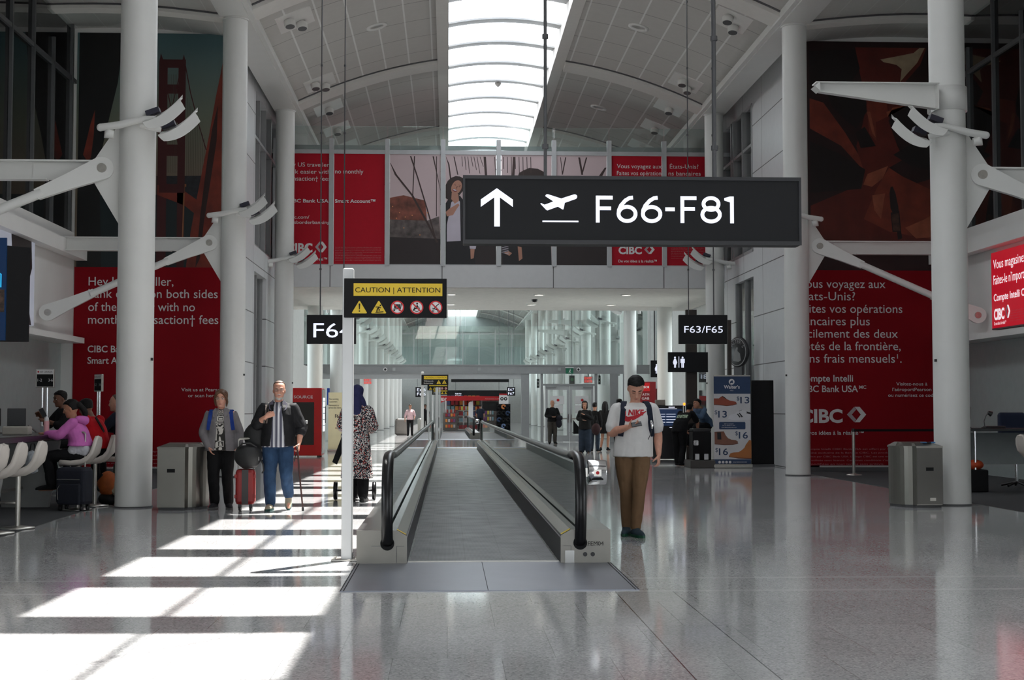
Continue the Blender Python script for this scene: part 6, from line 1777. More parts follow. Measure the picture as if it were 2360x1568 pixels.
def make_person(label, loc, rz, H_=1.75, J=None, skin=SK1, voxel=.009, build=1.0, female=False,
                top=None, sleeves='short', hem=.86, top_w=0.0, pants=None, pant_len='long', pant_w=0.0, shoes=None, sole=None,
                hair=None, hair_style='short', head_pitch=0.0, head_yaw=0.0, collar=False, beard=None, glasses=None, face=True, name='person', hands=None, shoe_dirs=None, torso_lean=0.0, head_k=1.06):
    """faces -Y in its own space. joints in metres for a 1.75 m figure"""
    t = thing(name, label, 'person', loc, rz)
    S = H_/1.75
    sh = .168 if female else .188
    D = dict(pelvis=(0,0,.95), waist=(0,0,1.10), chest=(0,0,1.30), neck=(0,.01,1.475), head=(0,-.012,1.635),
             shA=(-sh,.01,1.392), elA=(-sh-.06,.03,1.14), wrA=(-sh-.05,-.03,.90), shB=(sh,.01,1.392), elB=(sh+.06,.03,1.14), wrB=(sh+.05,-.03,.90),
             hiA=(-.095,0,.93), knA=(-.105,-.02,.50), anA=(-.11,.02,.085), hiB=(.095,0,.93), knB=(.105,-.02,.50), anB=(.11,.02,.085))
    if J: D.update(J)
    D = {k: Vector(v)*S for k, v in D.items()}
    b = build*S
    # ---------------- body: one continuous surface
    mb = MB()
    wv, cv, pv, nv = D['waist'], D['chest'], D['pelvis'], D['neck']
    hipw = (.168 if female else .158)*b; wst = (.125 if female else .14)*b; chw = (.142 if female else .158)*b
    rings_z(mb, [(pv.x,pv.y,pv.z-.10*S,.09*b,.075*b),(pv.x,pv.y,pv.z-.02*S,hipw*.95,.105*b),(pv.x*.6+wv.x*.4,pv.y*.6+wv.y*.4,pv.z+.06*S,hipw*.93,.10*b),(wv.x,wv.y,wv.z,wst,.09*b),
                 (cv.x*.5+wv.x*.5,cv.y*.5+wv.y*.5,(cv.z+wv.z)/2,(wst+chw)/2,.10*b),(cv.x,cv.y,cv.z,chw,.108*b),(cv.x*.4+nv.x*.6,cv.y*.4+nv.y*.6,cv.z+.10*S,chw*.92,.088*b),(nv.x,nv.y,nv.z-.035*S,.10*b,.065*b),(nv.x,nv.y,nv.z+.01*S,.058*S,.055*S)])
    for s in 'AB':
        limb(mb, [D['sh'+s], D['sh'+s]*.55+D['el'+s]*.45, D['el'+s], D['el'+s]*.62+D['wr'+s]*.38, D['wr'+s]], [.050*b,.047*b,.040*b,.041*b,.027*S])
        limb(mb, [D['hi'+s], D['hi'+s]*.6+D['kn'+s]*.4, D['kn'+s], D['kn'+s]*.62+D['an'+s]*.38, D['an'+s]], [.085*b,.074*b,.054*S,.052*S,.036*S])
        fd = Vector((-.25 if s == 'A' else .25, -1, 0)) if not shoe_dirs else Vector(shoe_dirs['AB'.index(s)])
        fd = fd.normalized()
        a = D['an'+s]
        limb(mb, [a + fd*(-.03*S) - Vector((0,0,.045*S)), a + fd*(.08*S) - Vector((0,0,.052*S)), a + fd*(.15*S) - Vector((0,0,.06*S))], [.036*S,.034*S,.024*S])
        hd = (hands or {}).get(s, {})
        d = Vector(hd['d']) if 'd' in hd else (D['wr'+s]-D['el'+s]).normalized()
        pal = Vector(hd['palm']) if 'palm' in hd else Vector((1 if s == 'A' else -1, 0, 0))
        th = Vector(hd['thumb']) if 'thumb' in hd else Vector((0,-1,0))
        hand(mb, D['wr'+s], d, pal, th, hd.get('curl', .55), S*hd.get('k', 1.0))
    # neck, head with jaw, brow, nose, ears
    hc = D['head']
    limb(mb, [nv - Vector((0,0,.03*S)), (nv*.5+hc*.5) + Vector((0,.008,-.02))*S, hc + Vector((0,.012,-.03))*S], [.058*S,.053*S,.05*S])
    R = Matrix.Translation(hc) @ Matrix.Rotation(head_yaw, 4, 'Z') @ Matrix.Rotation(head_pitch, 4, 'X') @ Matrix.Scale(head_k, 4)
    hm = MB()
    secs = [(-.118,-.052,.026,.024),(-.105,-.040,.044,.046),(-.075,-.022,.058,.072),(-.035,-.008,.066,.088),(.0,.0,.071,.094),(.04,.004,.074,.097),(.075,.006,.069,.090),(.10,.006,.052,.068),(.117,.006,.025,.032)]
    hr = [[Vector((rx*math.cos(2*math.pi*j/20), cy + ry*math.sin(2*math.pi*j/20), z)) for j in range(20)] for z, cy, rx, ry in secs]
    hm.loft(hr)
    if face:
        hm.tube([(0,-.092,.012),(0,-.104,-.012),(0,-.114,-.030),(0,-.094,-.038)], [.009,.011,.014,.008], 10)
        hm.ball((-.011,-.098,-.031),(.008,.010,.007),8,6); hm.ball((.011,-.098,-.031),(.008,.010,.007),8,6)
        hm.tube([(-.046,-.074,.022),(-.022,-.091,.026),(0,-.090,.022),(.022,-.091,.026),(.046,-.074,.022)], .010, 8)
        hm.tube([(-.022,-.080,-.062),(0,-.088,-.060),(.022,-.080,-.062)], .008, 8); hm.tube([(-.018,-.080,-.073),(0,-.087,-.074),(.018,-.080,-.073)], .008, 8)
        hm.ball((0,-.082,-.098),(.020,.014,.015),10,6)
        for s in (-1, 1):
            hm.ball((s*.042,-.066,-.022),(.018,.016,.014),10,6)
    for s in (-1, 1): hm.ball((s*.074,.010,-.012),(.010,.019,.030),10,8)
    hm.v = [R @ (p*S) for p in hm.v]
    mb.v += []
    n0 = len(mb.v); mb.v += hm.v; mb.f += [[i+n0 for i in f] for f in hm.f]; mb.sm += hm.sm
    body = remeshed(mb, 'body', skin, t, voxel*S, 3)
    if face:
        for s in (-1, 1):
            e = MB(); e.ball((s*.030,-.079,.006),(.0125,.010,.0075),12,8); e.v = [R @ (p*S) for p in e.v]; eo = e.build('eye', EYEW if head_pitch < .3 else skin, t)
            e = MB()
            if head_pitch < .3: e.ball((s*.030,-.0868,.006),(.0052,.0035,.0058),10,6)
            else: e.tube([(s*.018,-.091,.002),(s*.030,-.0925,-.001),(s*.042,-.086,.002)], .0022, 6)
            e.v = [R @ (p*S) for p in e.v]; e.build('iris' if head_pitch < .3 else 'lashes', EYED, eo)
            e = MB(); e.tube([(s*.014,-.098,.027),(s*.030,-.097,.033),(s*.047,-.085,.028)], [.004,.0045,.003], 8); e.v = [R @ (p*S) for p in e.v]; e.build('eyebrow', hair or EYED, t)
        e = MB(); e.tube([(-.023,-.085,-.067),(0,-.0945,-.066),(.023,-.085,-.067)], [.003,.006,.003], 8); e.v = [R @ (p*S) for p in e.v]; e.build('mouth', LIPM, t)
    if glasses:
        e = MB()
        for s in (-1, 1):
            ring = [(s*.031 + .020*math.cos(a*math.pi/8), -.104 + .006*abs(math.cos(a*math.pi/8)), .004 + .014*math.sin(a*math.pi/8)) for a in range(17)]
            e.tube(ring, .0022, 6); e.tube([(s*.051,-.099,.008),(s*.074,-.04,.010),(s*.078,.02,.004)], .002, 6)
        e.tube([(-.011,-.106,.006),(0,-.110,.008),(.011,-.106,.006)], .002, 6)
        e.v = [R @ (p*S) for p in e.v]; e.build('glasses', glasses, t)
    if beard:
        e = MB(); e.loft([[Vector((rx*math.cos(math.pi + math.pi*j/14), cy + ry*math.sin(math.pi + math.pi*j/14)*1.0, z)) for j in range(15)] + [Vector((rx*.5*math.cos(2*math.pi - math.pi*j/14), cy + ry*.5*math.sin(2*math.pi - math.pi*j/14), z)) for j in range(15)] for z, cy, rx, ry in ((-.124,-.052,.026,.030),(-.108,-.042,.046,.054),(-.085,-.028,.052,.062))])
        e.tube([(-.026,-.082,-.058),(0,-.096,-.050),(.026,-.082,-.058)], .007, 8)
        e.v = [R @ (p*S) for p in e.v]; remeshed(e, 'beard', beard, t, .005, 2)
    if hair is not None:
        e = MB()
        def cap_(front, low, extra=.012, side_low=None):
            rr = []
            for z, cy, rx, ry in secs:
                if z < low: continue
                f_ = max(0.0, min(1.0, (front - z)/.05))
                rr.append([Vector(((rx+extra)*math.cos(2*math.pi*j/24), max(cy + (ry+extra)*math.sin(2*math.pi*j/24), -999 if z >= front else (.0 + .02*f_ - .03*(1-f_))), z + extra*.6)) for j in range(24)])
            rr.append([Vector((.012*math.cos(2*math.pi*j/24), .006+.012*math.sin(2*math.pi*j/24), .117 + extra*1.3)) for j in range(24)])
            e.loft(rr)
        if hair_style == 'short': cap_(.055, -.05)
        elif hair_style == 'receding': cap_(.095, -.04, .007)
        elif hair_style == 'bald': cap_(.2, -.05, .004); 
        elif hair_style == 'tied':
            cap_(.058, -.06, .011); e.ball((0,.115,.0),(.045,.045,.05),12,8); limb(e, [(0,.12,-.01),(.0,.135,-.08),(0,.12,-.15)], [.03,.032,.012])
        elif hair_style == 'parted':
            cap_(.072, -.10, .014)
            for s_ in (-1, 1):
                limb(e, [(s_*.006,-.078,.098),(s_*.045,-.082,.075),(s_*.072,-.055,.03),(s_*.080,-.02,-.04),(s_*.070,.0,-.10)], [.014,.020,.018,.016,.010])
            e.ball((0,.11,-.01),(.045,.04,.05),12,8); limb(e, [(0,.12,-.02),(.0,.13,-.09),(0,.115,-.16)], [.03,.032,.012])
        elif hair_style == 'ponytail':
            cap_(.058, -.06, .013); e.ball((0,.11,.02),(.05,.05,.05),12,8); limb(e, [(0,.13,.0),(0,.17,-.09),(0,.15,-.20)], [.038,.042,.016])
        elif hair_style == 'long':
            cap_(.06, -.08, .015)
            limb(e, [(-.07,.03,.03),(-.078,.04,-.10),(-.075,.045,-.22)], [.03,.036,.022]); limb(e, [(.07,.03,.03),(.078,.04,-.10),(.075,.045,-.22)], [.03,.036,.022])
            limb(e, [(0,.07,.04),(0,.085,-.12),(0,.08,-.30)], [.06,.075,.05])
        elif hair_style == 'hood':
            cap_(.07, -.11, .022); limb(e, [(-.06,.02,-.06),(0,.06,-.13),(.06,.02,-.06)], [.04,.06,.04]); limb(e, [(-.075,-.01,.03),(-.075,-.01,-.09)], [.026,.03]); limb(e, [(.075,-.01,.03),(.075,-.01,-.09)], [.026,.03])
        elif hair_style == 'scarf':
            cap_(.07, -.12, .020); limb(e, [(-.10,.02,-.20),(-.05,.03,-.10),(0,.05,-.04)], [.05,.07,.08]); limb(e, [(.10,.02,-.20),(.05,.03,-.10),(0,.05,-.04)], [.05,.07,.08]); limb(e, [(0,.09,-.05),(0,.10,-.24)], [.06,.075])
        e.v = [R @ (p*S) for p in e.v]
        remeshed(e, 'hair' if hair_style not in ('hood','scarf') else ('hood' if hair_style == 'hood' else 'headscarf'), hair, t, .008*S, 3, .003, 60)
    # ---------------- clothing
    inf = .014*S
    if top is not None:
        c = MB(); hz = hem*S; w2 = top_w*S
        px, py = pv.x, pv.y
        rings_z(c, [(px,py,hz,hipw+inf*1.6+w2,.120*b+w2),(px*.8+wv.x*.2,py*.8+wv.y*.2,hz*.6+wv.z*.4,hipw*.98+inf*1.2+w2,.116*b+w2),(wv.x,wv.y,wv.z+.02*S,wst+inf*1.9+w2,.106*b+inf+w2*.8),(cv.x*.5+wv.x*.5,cv.y*.5+wv.y*.5,(cv.z+wv.z)/2,(wst+chw)/2+inf*1.4+w2*.7,.112*b+inf+w2*.6),
                   (cv.x,cv.y-(.012*S if female else 0),cv.z,chw+inf+w2*.4,.120*b+inf*(1.3 if female else .8)+w2*.4),(cv.x*.4+nv.x*.6,cv.y*.4+nv.y*.6,cv.z+.10*S,chw*.95+inf,.094*b+inf),(nv.x,nv.y,nv.z-.03*S,.112*b+inf*.4,.072*b+inf*.5),(nv.x,nv.y,nv.z+.002*S,.064*S+.006,.060*S+.006)])
        for s in 'AB':
            a, e_, w_ = D['sh'+s], D['el'+s], D['wr'+s]
            if sleeves == 'short': limb(c, [a*.9+cv*.1+Vector((0,0,.01)), a, a*.5+e_*.5, a*.25+e_*.75], [.048*b+inf*.5,.052*b+inf*.9,.053*b+inf*1.3,.053*b+inf*1.6])
            elif sleeves == 'long': limb(c, [a*.9+cv*.1+Vector((0,0,.01)), a, a*.5+e_*.5, e_, e_*.5+w_*.5, w_*.95+e_*.05], [.048*b+inf*.6,.052*b+inf*.9,.051*b+inf,.049*b+inf,.044*b+inf,.036*S+inf*.8])
            elif sleeves == 'rolled': limb(c, [a*.9+cv*.1+Vector((0,0,.01)), a, a*.5+e_*.5, e_, e_*.75+w_*.25], [.048*b+inf*.6,.052*b+inf*.9,.053*b+inf*1.3,.052*b+inf*1.3,.050*b+inf])
        topo = remeshed(c, 'top', top, t, voxel*S, 4, .006*S, 9, len(label) % 17)
        if collar:
            c = MB(); 
            for s in (-1, 1): c.add([Vector((s*.005,-.075,nv.z-.055)), Vector((s*.055,-.055,nv.z+.02)), Vector((s*.085,-.04,nv.z-.01)), Vector((s*.05,-.10,nv.z-.085)), Vector((s*.005,-.083,nv.z-.06)), Vector((s*.06,-.06,nv.z+.022)), Vector((s*.09,-.045,nv.z-.012)), Vector((s*.053,-.108,nv.z-.087))], [(0,1,2,3),(4,5,6,7),(0,1,5,4),(1,2,6,5),(2,3,7,6),(3,0,4,7)])
            c.build('collar', collar, t)
    if pants is not None:
        c = MB(); w2 = pant_w*S
        rings_z(c, [(pv.x,pv.y,pv.z-.11*S,.085*b+inf,.08*b+inf),(pv.x,pv.y,pv.z-.04*S,hipw*.96+inf*.8,.108*b+inf*.8),(pv.x*.6+wv.x*.4,pv.y*.6+wv.y*.4,pv.z+.08*S,hipw*.94+inf*.6,.102*b+inf*.6),(wv.x*.8+pv.x*.2,wv.y,wv.z-.03*S,wst+inf*.8,.092*b+inf*.7)])
        for s in 'AB':
            h_, k_, a_ = D['hi'+s], D['kn'+s], D['an'+s]
            if pant_len == 'long': limb(c, [h_, h_*.6+k_*.4, k_, k_*.55+a_*.45, a_*.97+k_*.03], [.088*b+inf*.7,.080*b+inf+w2*.6,.060*S+inf*1.1+w2,.056*S+inf*1.1+w2,.046*S+inf*.9+w2])
            else: limb(c, [h_, h_*.6+k_*.4, k_*.85+h_*.15], [.088*b+inf,.080*b+inf,.07*S+inf])
        po = remeshed(c, 'trousers', pants, t, voxel*S, 4, .007*S, 11, len(label) % 13)
    if shoes is not None:
        for s in 'AB':
            fd = Vector((-.25 if s == 'A' else .25, -1, 0)) if not shoe_dirs else Vector(shoe_dirs['AB'.index(s)])
            fd = fd.normalized(); a = D['an'+s]; dn = Vector((0,0,-1))
            if abs(fd.z) > .05:
                rt = fd.cross(Vector((0,0,1))).normalized(); dn = fd.cross(rt).normalized(); dn = dn if dn.z < 0 else -dn
            c = MB()
            limb(c, [a + fd*(-.035*S) + dn*(.035*S), a + fd*(.06*S) + dn*(.040*S), a + fd*(.13*S) + dn*(.050*S), a + fd*(.185*S) + dn*(.055*S)], [.047*S,.046*S,.042*S,.028*S])
            limb(c, [a + fd*(-.01*S) + dn*(-.015*S), a + fd*(.03*S) + dn*(.03*S)], [.044*S,.05*S])
            so_ = remeshed(c, 'shoe', shoes, t, .009*S, 3)
            # flatten the underside
            for v in so_.data.vertices:
                e_ = (v.co - a).dot(dn)
                if e_ > .068*S: v.co -= dn*(e_ - .068*S)
            if sole:
                rt = fd.cross(dn).normalized(); c = MB()
                pl_ = [(-.085,0),(-.07,.036),(0,.043),(.10,.048),(.17,.038),(.215,.012),(.215,-.012),(.17,-.038),(.10,-.048),(0,-.043),(-.07,-.036)]
                c.loft([[a + fd*(u*S) + rt*(v_*S) + dn*(z_*S) for u, v_ in pl_] for z_ in (.055,.0845)], smooth=False)
                c.build('sole', sole, so_)
    return t, D, S
def drape(mb, target, direction, offset):
    """lay flat lettering onto a garment: moves each vertex along direction until it meets the cloth"""
    me = target.data
    bv = BVHTree.FromPolygons([v.co.copy() for v in me.vertices], [list(p.vertices) for p in me.polygons])
    d = Vector(direction).normalized(); last = 0
    for v in mb.v:
        h_ = bv.ray_cast(v - d*.6, d)
        if h_[0] is not None:
            q = h_[0] - d*offset; v.x, v.y, v.z = q
    return mb
def part_of(t, n): return [c for c in t.children if c.name.split('.')[0] == n][0]
def strap(t, pts, w_, mat, name='strap', th=.008):
    mb = MB(); P_ = [Vector(p) for p in pts]; rings = []
    for i, p in enumerate(P_):
        tn = (P_[min(i+1,len(P_)-1)] - P_[max(i-1,0)]).normalized()
        side_ = Vector((1,0,0)); side_ = (side_ - tn*side_.dot(tn)).normalized(); nn = tn.cross(side_)
        rings.append([p + side_*w_/2 + nn*th, p - side_*w_/2 + nn*th, p - side_*w_/2 - nn*th, p + side_*w_/2 - nn*th])
    mb.loft(rings, smooth=False); return mb.build(name, mat, t)

# ---- shared garment materials
TEEW = cloth('tee_white', rgb(214,212,210), .85, .03)
KHAKI = cloth('khaki_cotton', rgb(116,90,66), .85, .06)
BLKC = cloth('black_cloth', (.008,.008,.009), .9, .2); NAVC = cloth('navy_cloth', (.014,.018,.032), .85, .2)
HAIRB = M('hair_black', (.006,.005,.005), .6, var=.3, scale=60, spec=.2); HAIRBR = M('hair_brown', rgb(92,62,42), .55, var=.3, scale=60); HAIRG = M('hair_greying', rgb(84,66,56), .6, var=.3, scale=60)
def denim_mat(n, c):
    return cloth(n, c, .85, .28, 7)
DENIM = denim_mat('blue_denim', rgb(42,64,92)); DENIMD = denim_mat('dark_denim', rgb(34,44,58))

# ================ man in the white T-shirt looking at his phone
g = G(1456, 1236)
shirt_label = 'man in white T-shirt and khaki trousers walking while looking at his phone'
t, D, S = make_person(shirt_label, (g.x, g.y + .02, 0), 0, 1.79, dict(
    pelvis=(.02,0,.95), waist=(.035,0,1.10), chest=(.045,0,1.30), neck=(.045,-.015,1.455), head=(.045,-.06,1.615), elA=(-.215,.02,1.13), wrA=(-.06,-.24,1.195), elB=(.300,.04,1.13), wrB=(.300,-.03,.885), shA=(-.150,.01,1.385), shB=(.235,.01,1.385),
    knA=(-.060,-.03,.50), anA=(-.045,.06,.088), knB=(.070,-.13,.51), anB=(.030,-.12,.085), hiA=(-.075,0,.93), hiB=(.105,0,.93)),
    SK1, .0075, 1.20, False, TEEW, 'short', .865, .014, KHAKI, 'long', -.002, cloth('shoe_slate', rgb(52,66,74)), M('sole_green', rgb(24,78,56), .5),
    HAIRB, 'short', .62, .0, head_k=1.10, hands={'A': dict(d=(.84,-.50,.20), palm=(.0,-.25,.95), thumb=(-.3,-.75,.3), curl=.7), 'B': dict(curl=.7, d=(-.05,-.25,-1), palm=(-.8,.4,0), thumb=(-.4,-.9,0))}, shoe_dirs=((-.30,-1,0),(.30,-1,0)))
tp = part_of(t, 'top')
q = MB(); letters(q, 'NIKE', -.052*S, 1.322*S, .060*S, 0, 'L', .165*S, bold=.05, slant=.18)
q = drape(q, tp, (0,1,0), .004); q.build('printed_lettering', M('tee_red_print', rgb(172,22,36), .7, var=.2, scale=80), t)
q = MB()
up_ = [(-.155,1.195),(-.148,1.235),(-.135,1.262),(-.125,1.268),(-.135,1.240),(-.130,1.220),(-.105,1.205),(-.05,1.212),(.02,1.232),(.15,1.280)]
lo_ = [(-.155,1.195),(-.150,1.180),(-.140,1.165),(-.125,1.156),(-.110,1.152),(-.095,1.152),(-.07,1.158),(-.02,1.176),(.05,1.212),(.15,1.280)]
N_ = len(up_)
fine_u = []; fine_l = []
for i in range(N_-1):
    for k in range(4):
        u_ = k/4
        fine_u.append((up_[i][0]*(1-u_)+up_[i+1][0]*u_, up_[i][1]*(1-u_)+up_[i+1][1]*u_)); fine_l.append((lo_[i][0]*(1-u_)+lo_[i+1][0]*u_, lo_[i][1]*(1-u_)+lo_[i+1][1]*u_))
m_ = len(fine_u)
vs = [((x*.90+.040)*S, 0, (z+.098)*S) for x, z in fine_u] + [((x*.90+.040)*S, 0, (z+.098)*S) for x, z in fine_l]
q.add(vs, [(i, i+1, m_+i+1, m_+i) for i in range(m_-1)])
drape(q, tp, (0,1,0), .004).build('printed_tick', bpy.data.materials['tee_red_print'], t)
# backpack straps belong to the backpack he carries
bp = thing('backpack', 'dark backpack worn by the man in the white T-shirt', 'backpack', (g.x, g.y + .02, 0))
q = MB(); q.cbox((.045,.245,1.18*S),(.34,.20,.48),.08); q.build('bag_body', NAVC, bp)
def front_pts(x0, x1, z0, z1, n=9):
    me = tp.data; bv = BVHTree.FromPolygons([v.co.copy() for v in me.vertices], [list(p.vertices) for p in me.polygons]); out = []
    for i in range(n):
        u_ = i/(n-1); x = x0 + (x1-x0)*u_; z = z0 + (z1-z0)*u_
        h_ = bv.ray_cast(Vector((x,-1,z)), Vector((0,1,0)))
        out.append((x, (h_[0].y if h_[0] else -.1) - .012, z))
    return out
for s in (-1, 1):
    pts = [(.045+s*.13,.16,1.40*S),(.045+s*.125,.08,1.462*S),(.045+s*.122,.0,1.465*S)] + front_pts(.045+s*.140, .045+s*.176, 1.42*S, 1.09*S)
    strap(bp, pts, .062, NAVC, 'shoulder_strap', .010)
q = MB(); q.tube([(.205,-.155,1.29),(.215,-.17,1.24),(.212,-.165,1.20)], [.012,.016,.010], 8); q.build('carabiner', CHROME, bp)
q = MB(); q.tube([(.212,-.165,1.19),(.19,-.18,1.13),(.165,-.185,1.08)], .004, 6); q.build('cord', BLACK, bp)
ph = thing('mobile_phone', 'black mobile phone held by the man in the white T-shirt', 'phone', (g.x, g.y + .02, 0))
mt = Matrix.Translation(Vector((.018,-.325,1.252))*1.0) @ Matrix.Rotation(math.radians(-8), 4, 'Y') @ Matrix.Rotation(math.radians(-38), 4, 'X')
q = MB(); q.cbox((0,0,0),(.115,.010,.062),.004,mt); q.build('case', BLACK, ph)
q = MB(); q.cbox((.038,-.007,.010),(.022,.006,.024),.003,mt); q.build('camera_bump', DGREY, ph)

# ================ woman in grey with blue rucksack straps
def pattern_blouse():
    m = cloth('patterned_blouse', (.3,.3,.3)); t_ = NT(m); tc = t_.n('ShaderNodeTexCoord')
    v = t_.n('ShaderNodeTexVoronoi'); v.feature = 'F1'; v.distance = 'CHEBYCHEV'; v.inputs['Scale'].default_value = 11; v.inputs['Randomness'].default_value = .25; t_.link(tc.outputs['Object'], v.inputs['Vector'])
    w_ = t_.math('MULTIPLY', v.outputs['Distance'], 34); w_ = t_.math('SINE', w_)
    t_.link(t_.mix(t_.math('GREATER_THAN', w_, .0), (.03,.028,.026), (.55,.52,.48)), t_.b.inputs['Base Color'])
    return m
g = G(508, 1174)
GREYJ = cloth('grey_jacket', rgb(120,116,118), .9, .08)
t, D, S = make_person('woman in a grey jacket and patterned blouse walking with a red suitcase', (g.x, g.y, 0), .06, 1.68, dict(
    elA=(-.26,.04,1.13), wrA=(-.17,-.10,.92), elB=(.255,.05,1.12), wrB=(.265,-.06,.92), knA=(-.10,-.05,.50), knB=(.10,-.04,.50), anA=(-.085,.0,.09), anB=(.12,.0,.085), head=(.0,-.03,1.63)),
    SK1, .0085, 1.12, True, pattern_blouse(), 'none', .87, .012, BLKC, 'long', .010, cloth('shoe_dark', (.03,.03,.034)), M('sole_dark', (.10,.10,.10), .6), HAIRBR, 'parted', .06, -.08, glasses=STEEL, head_k=1.10,
    hands={'A': dict(curl=.4, d=(.4,-.4,-.8)), 'B': dict(curl=1.0, d=(.05,-.35,-.85))})
def open_jacket(t, D, S, mat, half_gap, hem, build, rolled=False, female=False, name='jacket', loose=.012, back_only=0):
    """open-fronted jacket: a shell of rings with a gap at the front, plus sleeves"""
    b = build*S; sh = .5; pv, wv, cv, nv = D['pelvis'], D['waist'], D['chest'], D['neck']
    hipw = (.168 if female else .158)*b; wst = (.125 if female else .14)*b; chw = (.142 if female else .158)*b
    L_ = loose*S
    secs = [(pv.x,pv.y,hem*S,hipw+.040*S+L_,.140*b+L_),(pv.x,pv.y,pv.z+.04*S,hipw+.036*S+L_,.134*b+L_),(wv.x,wv.y,wv.z+.02*S,wst+.040*S+L_,.122*b+L_+.012),(cv.x*.5+wv.x*.5,cv.y*.5+wv.y*.5,(cv.z+wv.z)/2,(wst+chw)/2+.034*S+L_,.128*b+L_+.01),(cv.x,cv.y,cv.z,chw+.030*S+L_*.6,.134*b+L_+(.012 if female else .004)),(cv.x*.4+nv.x*.6,cv.y*.4+nv.y*.6,cv.z+.10*S,chw*.96+.026*S,.106*b+.022*S),(nv.x,nv.y,nv.z-.03*S,.122*b+.012*S,.082*b+.016*S),(nv.x,nv.y,nv.z+.02*S,.080*S,.078*S)]
    c = MB(); rings = []
    for x,y,z,rx,ry in secs:
        u_ = (z - hem*S)/(nv.z - hem*S)
        gap = half_gap*(1 - .55*u_) if half_gap else 0
        a0 = math.asin(min(.95, gap*S/rx))
        angs = [-math.pi/2 + a0 + (2*math.pi - 2*a0)*j/28 for j in range(29)]
        o_ = [Vector((x+rx*math.cos(a), y+ry*math.sin(a), z)) for a in angs]; i_ = [Vector((x+(rx-.016)*math.cos(a), y+(ry-.016)*math.sin(a), z)) for a in angs]
        rings.append(o_ + i_[::-1])
    c.loft(rings)
    inf = .016*S
    for s in 'AB':
        a, e_, w_ = D['sh'+s], D['el'+s], D['wr'+s]
        if rolled: limb(c, [a*.93+cv*.07, a, a*.5+e_*.5, e_, e_*.72+w_*.28], [.050*b+inf,.055*b+inf,.055*b+inf*1.3,.054*b+inf*1.4,.050*b+inf*1.2])
        else: limb(c, [a*.93+cv*.07, a, a*.5+e_*.5, e_, e_*.5+w_*.5, w_], [.050*b+inf,.054*b+inf,.052*b+inf*1.2,.051*b+inf*1.2,.046*b+inf*1.1,.038*S+inf])
    return remeshed(c, name, mat, t, .0085*S, 3, .006*S, 9, 4)
jk = open_jacket(t, D, S, GREYJ, .085, .86, 1.12, False, True)
q = MB()
for s in (-1, 1): q.add([(s*.03,-.10,1.36*S),(s*.075,-.055,1.50*S),(s*.115,-.06,1.44*S),(s*.10,-.135,1.36*S)], [(0,1,2,3)])
q.v = [v + Vector((0,-.012,0)) for v in q.v]; q.build('lapel', GREYJ, t)
bp = thing('backpack', 'blue rucksack worn by the woman in the grey jacket', 'backpack', (g.x, g.y, 0), .06)
BLUEP = cloth('blue_strap', rgb(32,58,130))
q = MB(); q.cbox((0,.235,1.18*S),(.34,.18,.44),.08); q.build('bag_body', BLUEP, bp)
tp = jk
for s in (-1, 1): strap(bp, [(s*.15,.16,1.36*S),(s*.14,.08,1.455*S),(s*.138,.0,1.462*S)] + [(x, y-.004, z) for x, y, z in front_pts(s*.140, s*.172, 1.42*S, 1.17*S)], .055, BLUEP, 'shoulder_strap', .009)

# ================ man with a cane
def striped():
    m = cloth('striped_shirt', (.3,.3,.3)); t_ = NT(m); tc = t_.n('ShaderNodeTexCoord'); sp = t_.n('ShaderNodeSeparateXYZ'); t_.link(tc.outputs['Object'], sp.inputs[0])
    a = t_.band(sp.outputs[0], .062, .01, .007); b_ = t_.band(sp.outputs[0], .062, .041, .012)
    c = t_.mix(a, rgb(120,122,134), (.70,.70,.72)); c = t_.mix(b_, c, rgb(84,84,98)); c2 = t_.band(sp.outputs[0], .062, .0255, .0035); c = t_.mix(c2, c, (.60,.60,.64))
    t_.link(c, t_.b.inputs['Base Color']); return m
g = G(640, 1177)
STR = striped()
t, D, S = make_person('man in a black jacket, striped shirt and jeans walking with a cane', (g.x, g.y, 0), .05, 1.80, dict(
    shA=(-.19,.02,1.395), shB=(.195,.01,1.395), elA=(-.29,.02,1.17), wrA=(-.155,-.16,1.275), elB=(.305,.03,1.13), wrB=(.285,-.10,.905),
    knA=(-.11,-.03,.50), anA=(-.10,.0,.085), knB=(.115,-.10,.53), anB=(.135,.13,.20), head=(.01,-.035,1.635)),
    SK1, .0085, 1.18, False, STR, 'none', .86, .016, DENIM, 'long', .012, cloth('shoe_sand', rgb(168,158,138)), M('sole_teal', rgb(40,78,74), .6), HAIRG, 'receding', .05, .06, STR, M('beard_grey', rgb(186,180,174), .8, var=.2, scale=80), DGREY,
    hands={'A': dict(curl=1.1, d=(.75,-.25,.35), palm=(.2,.9,-.2), thumb=(-.1,-.3,.9)), 'B': dict(curl=1.2, d=(-.05,-.35,-.9), palm=(-1,0,.1), thumb=(-.1,-.9,.2))}, shoe_dirs=((-.18,-1,0),(.06,-.72,-.62)))
jk = open_jacket(t, D, S, cloth('black_jacket', (.013,.013,.015), .7, .25), .105, .87, 1.18, True, False)
q = MB(); q.cbox((.39,.03,1.20*S),(.03,.06,.05),.006); 
q.build('sleeve_badge', M('badge_silver', (.5,.5,.5), .4), t)
q = MB()
for s in (-1, 1): q.add([(s*.055,-.13,1.34*S),(s*.07,-.05,1.51*S),(s*.125,-.055,1.45*S),(s*.12,-.145,1.38*S)], [(0,1,2,3)])
q.v = [v + Vector((0,-.015,0)) for v in q.v]; q.build('lapel', M('lapel_grey', rgb(84,82,96), .8), t)
ml = Matrix.Rotation(.05, 4, 'Z')
cn = thing('walking_cane', 'dark walking cane held by the man in the black jacket', 'cane', (g.x, g.y, 0), .05)
hx, hy, hz = D['wrB'].x - .01, D['wrB'].y - .065, D['wrB'].z - .075
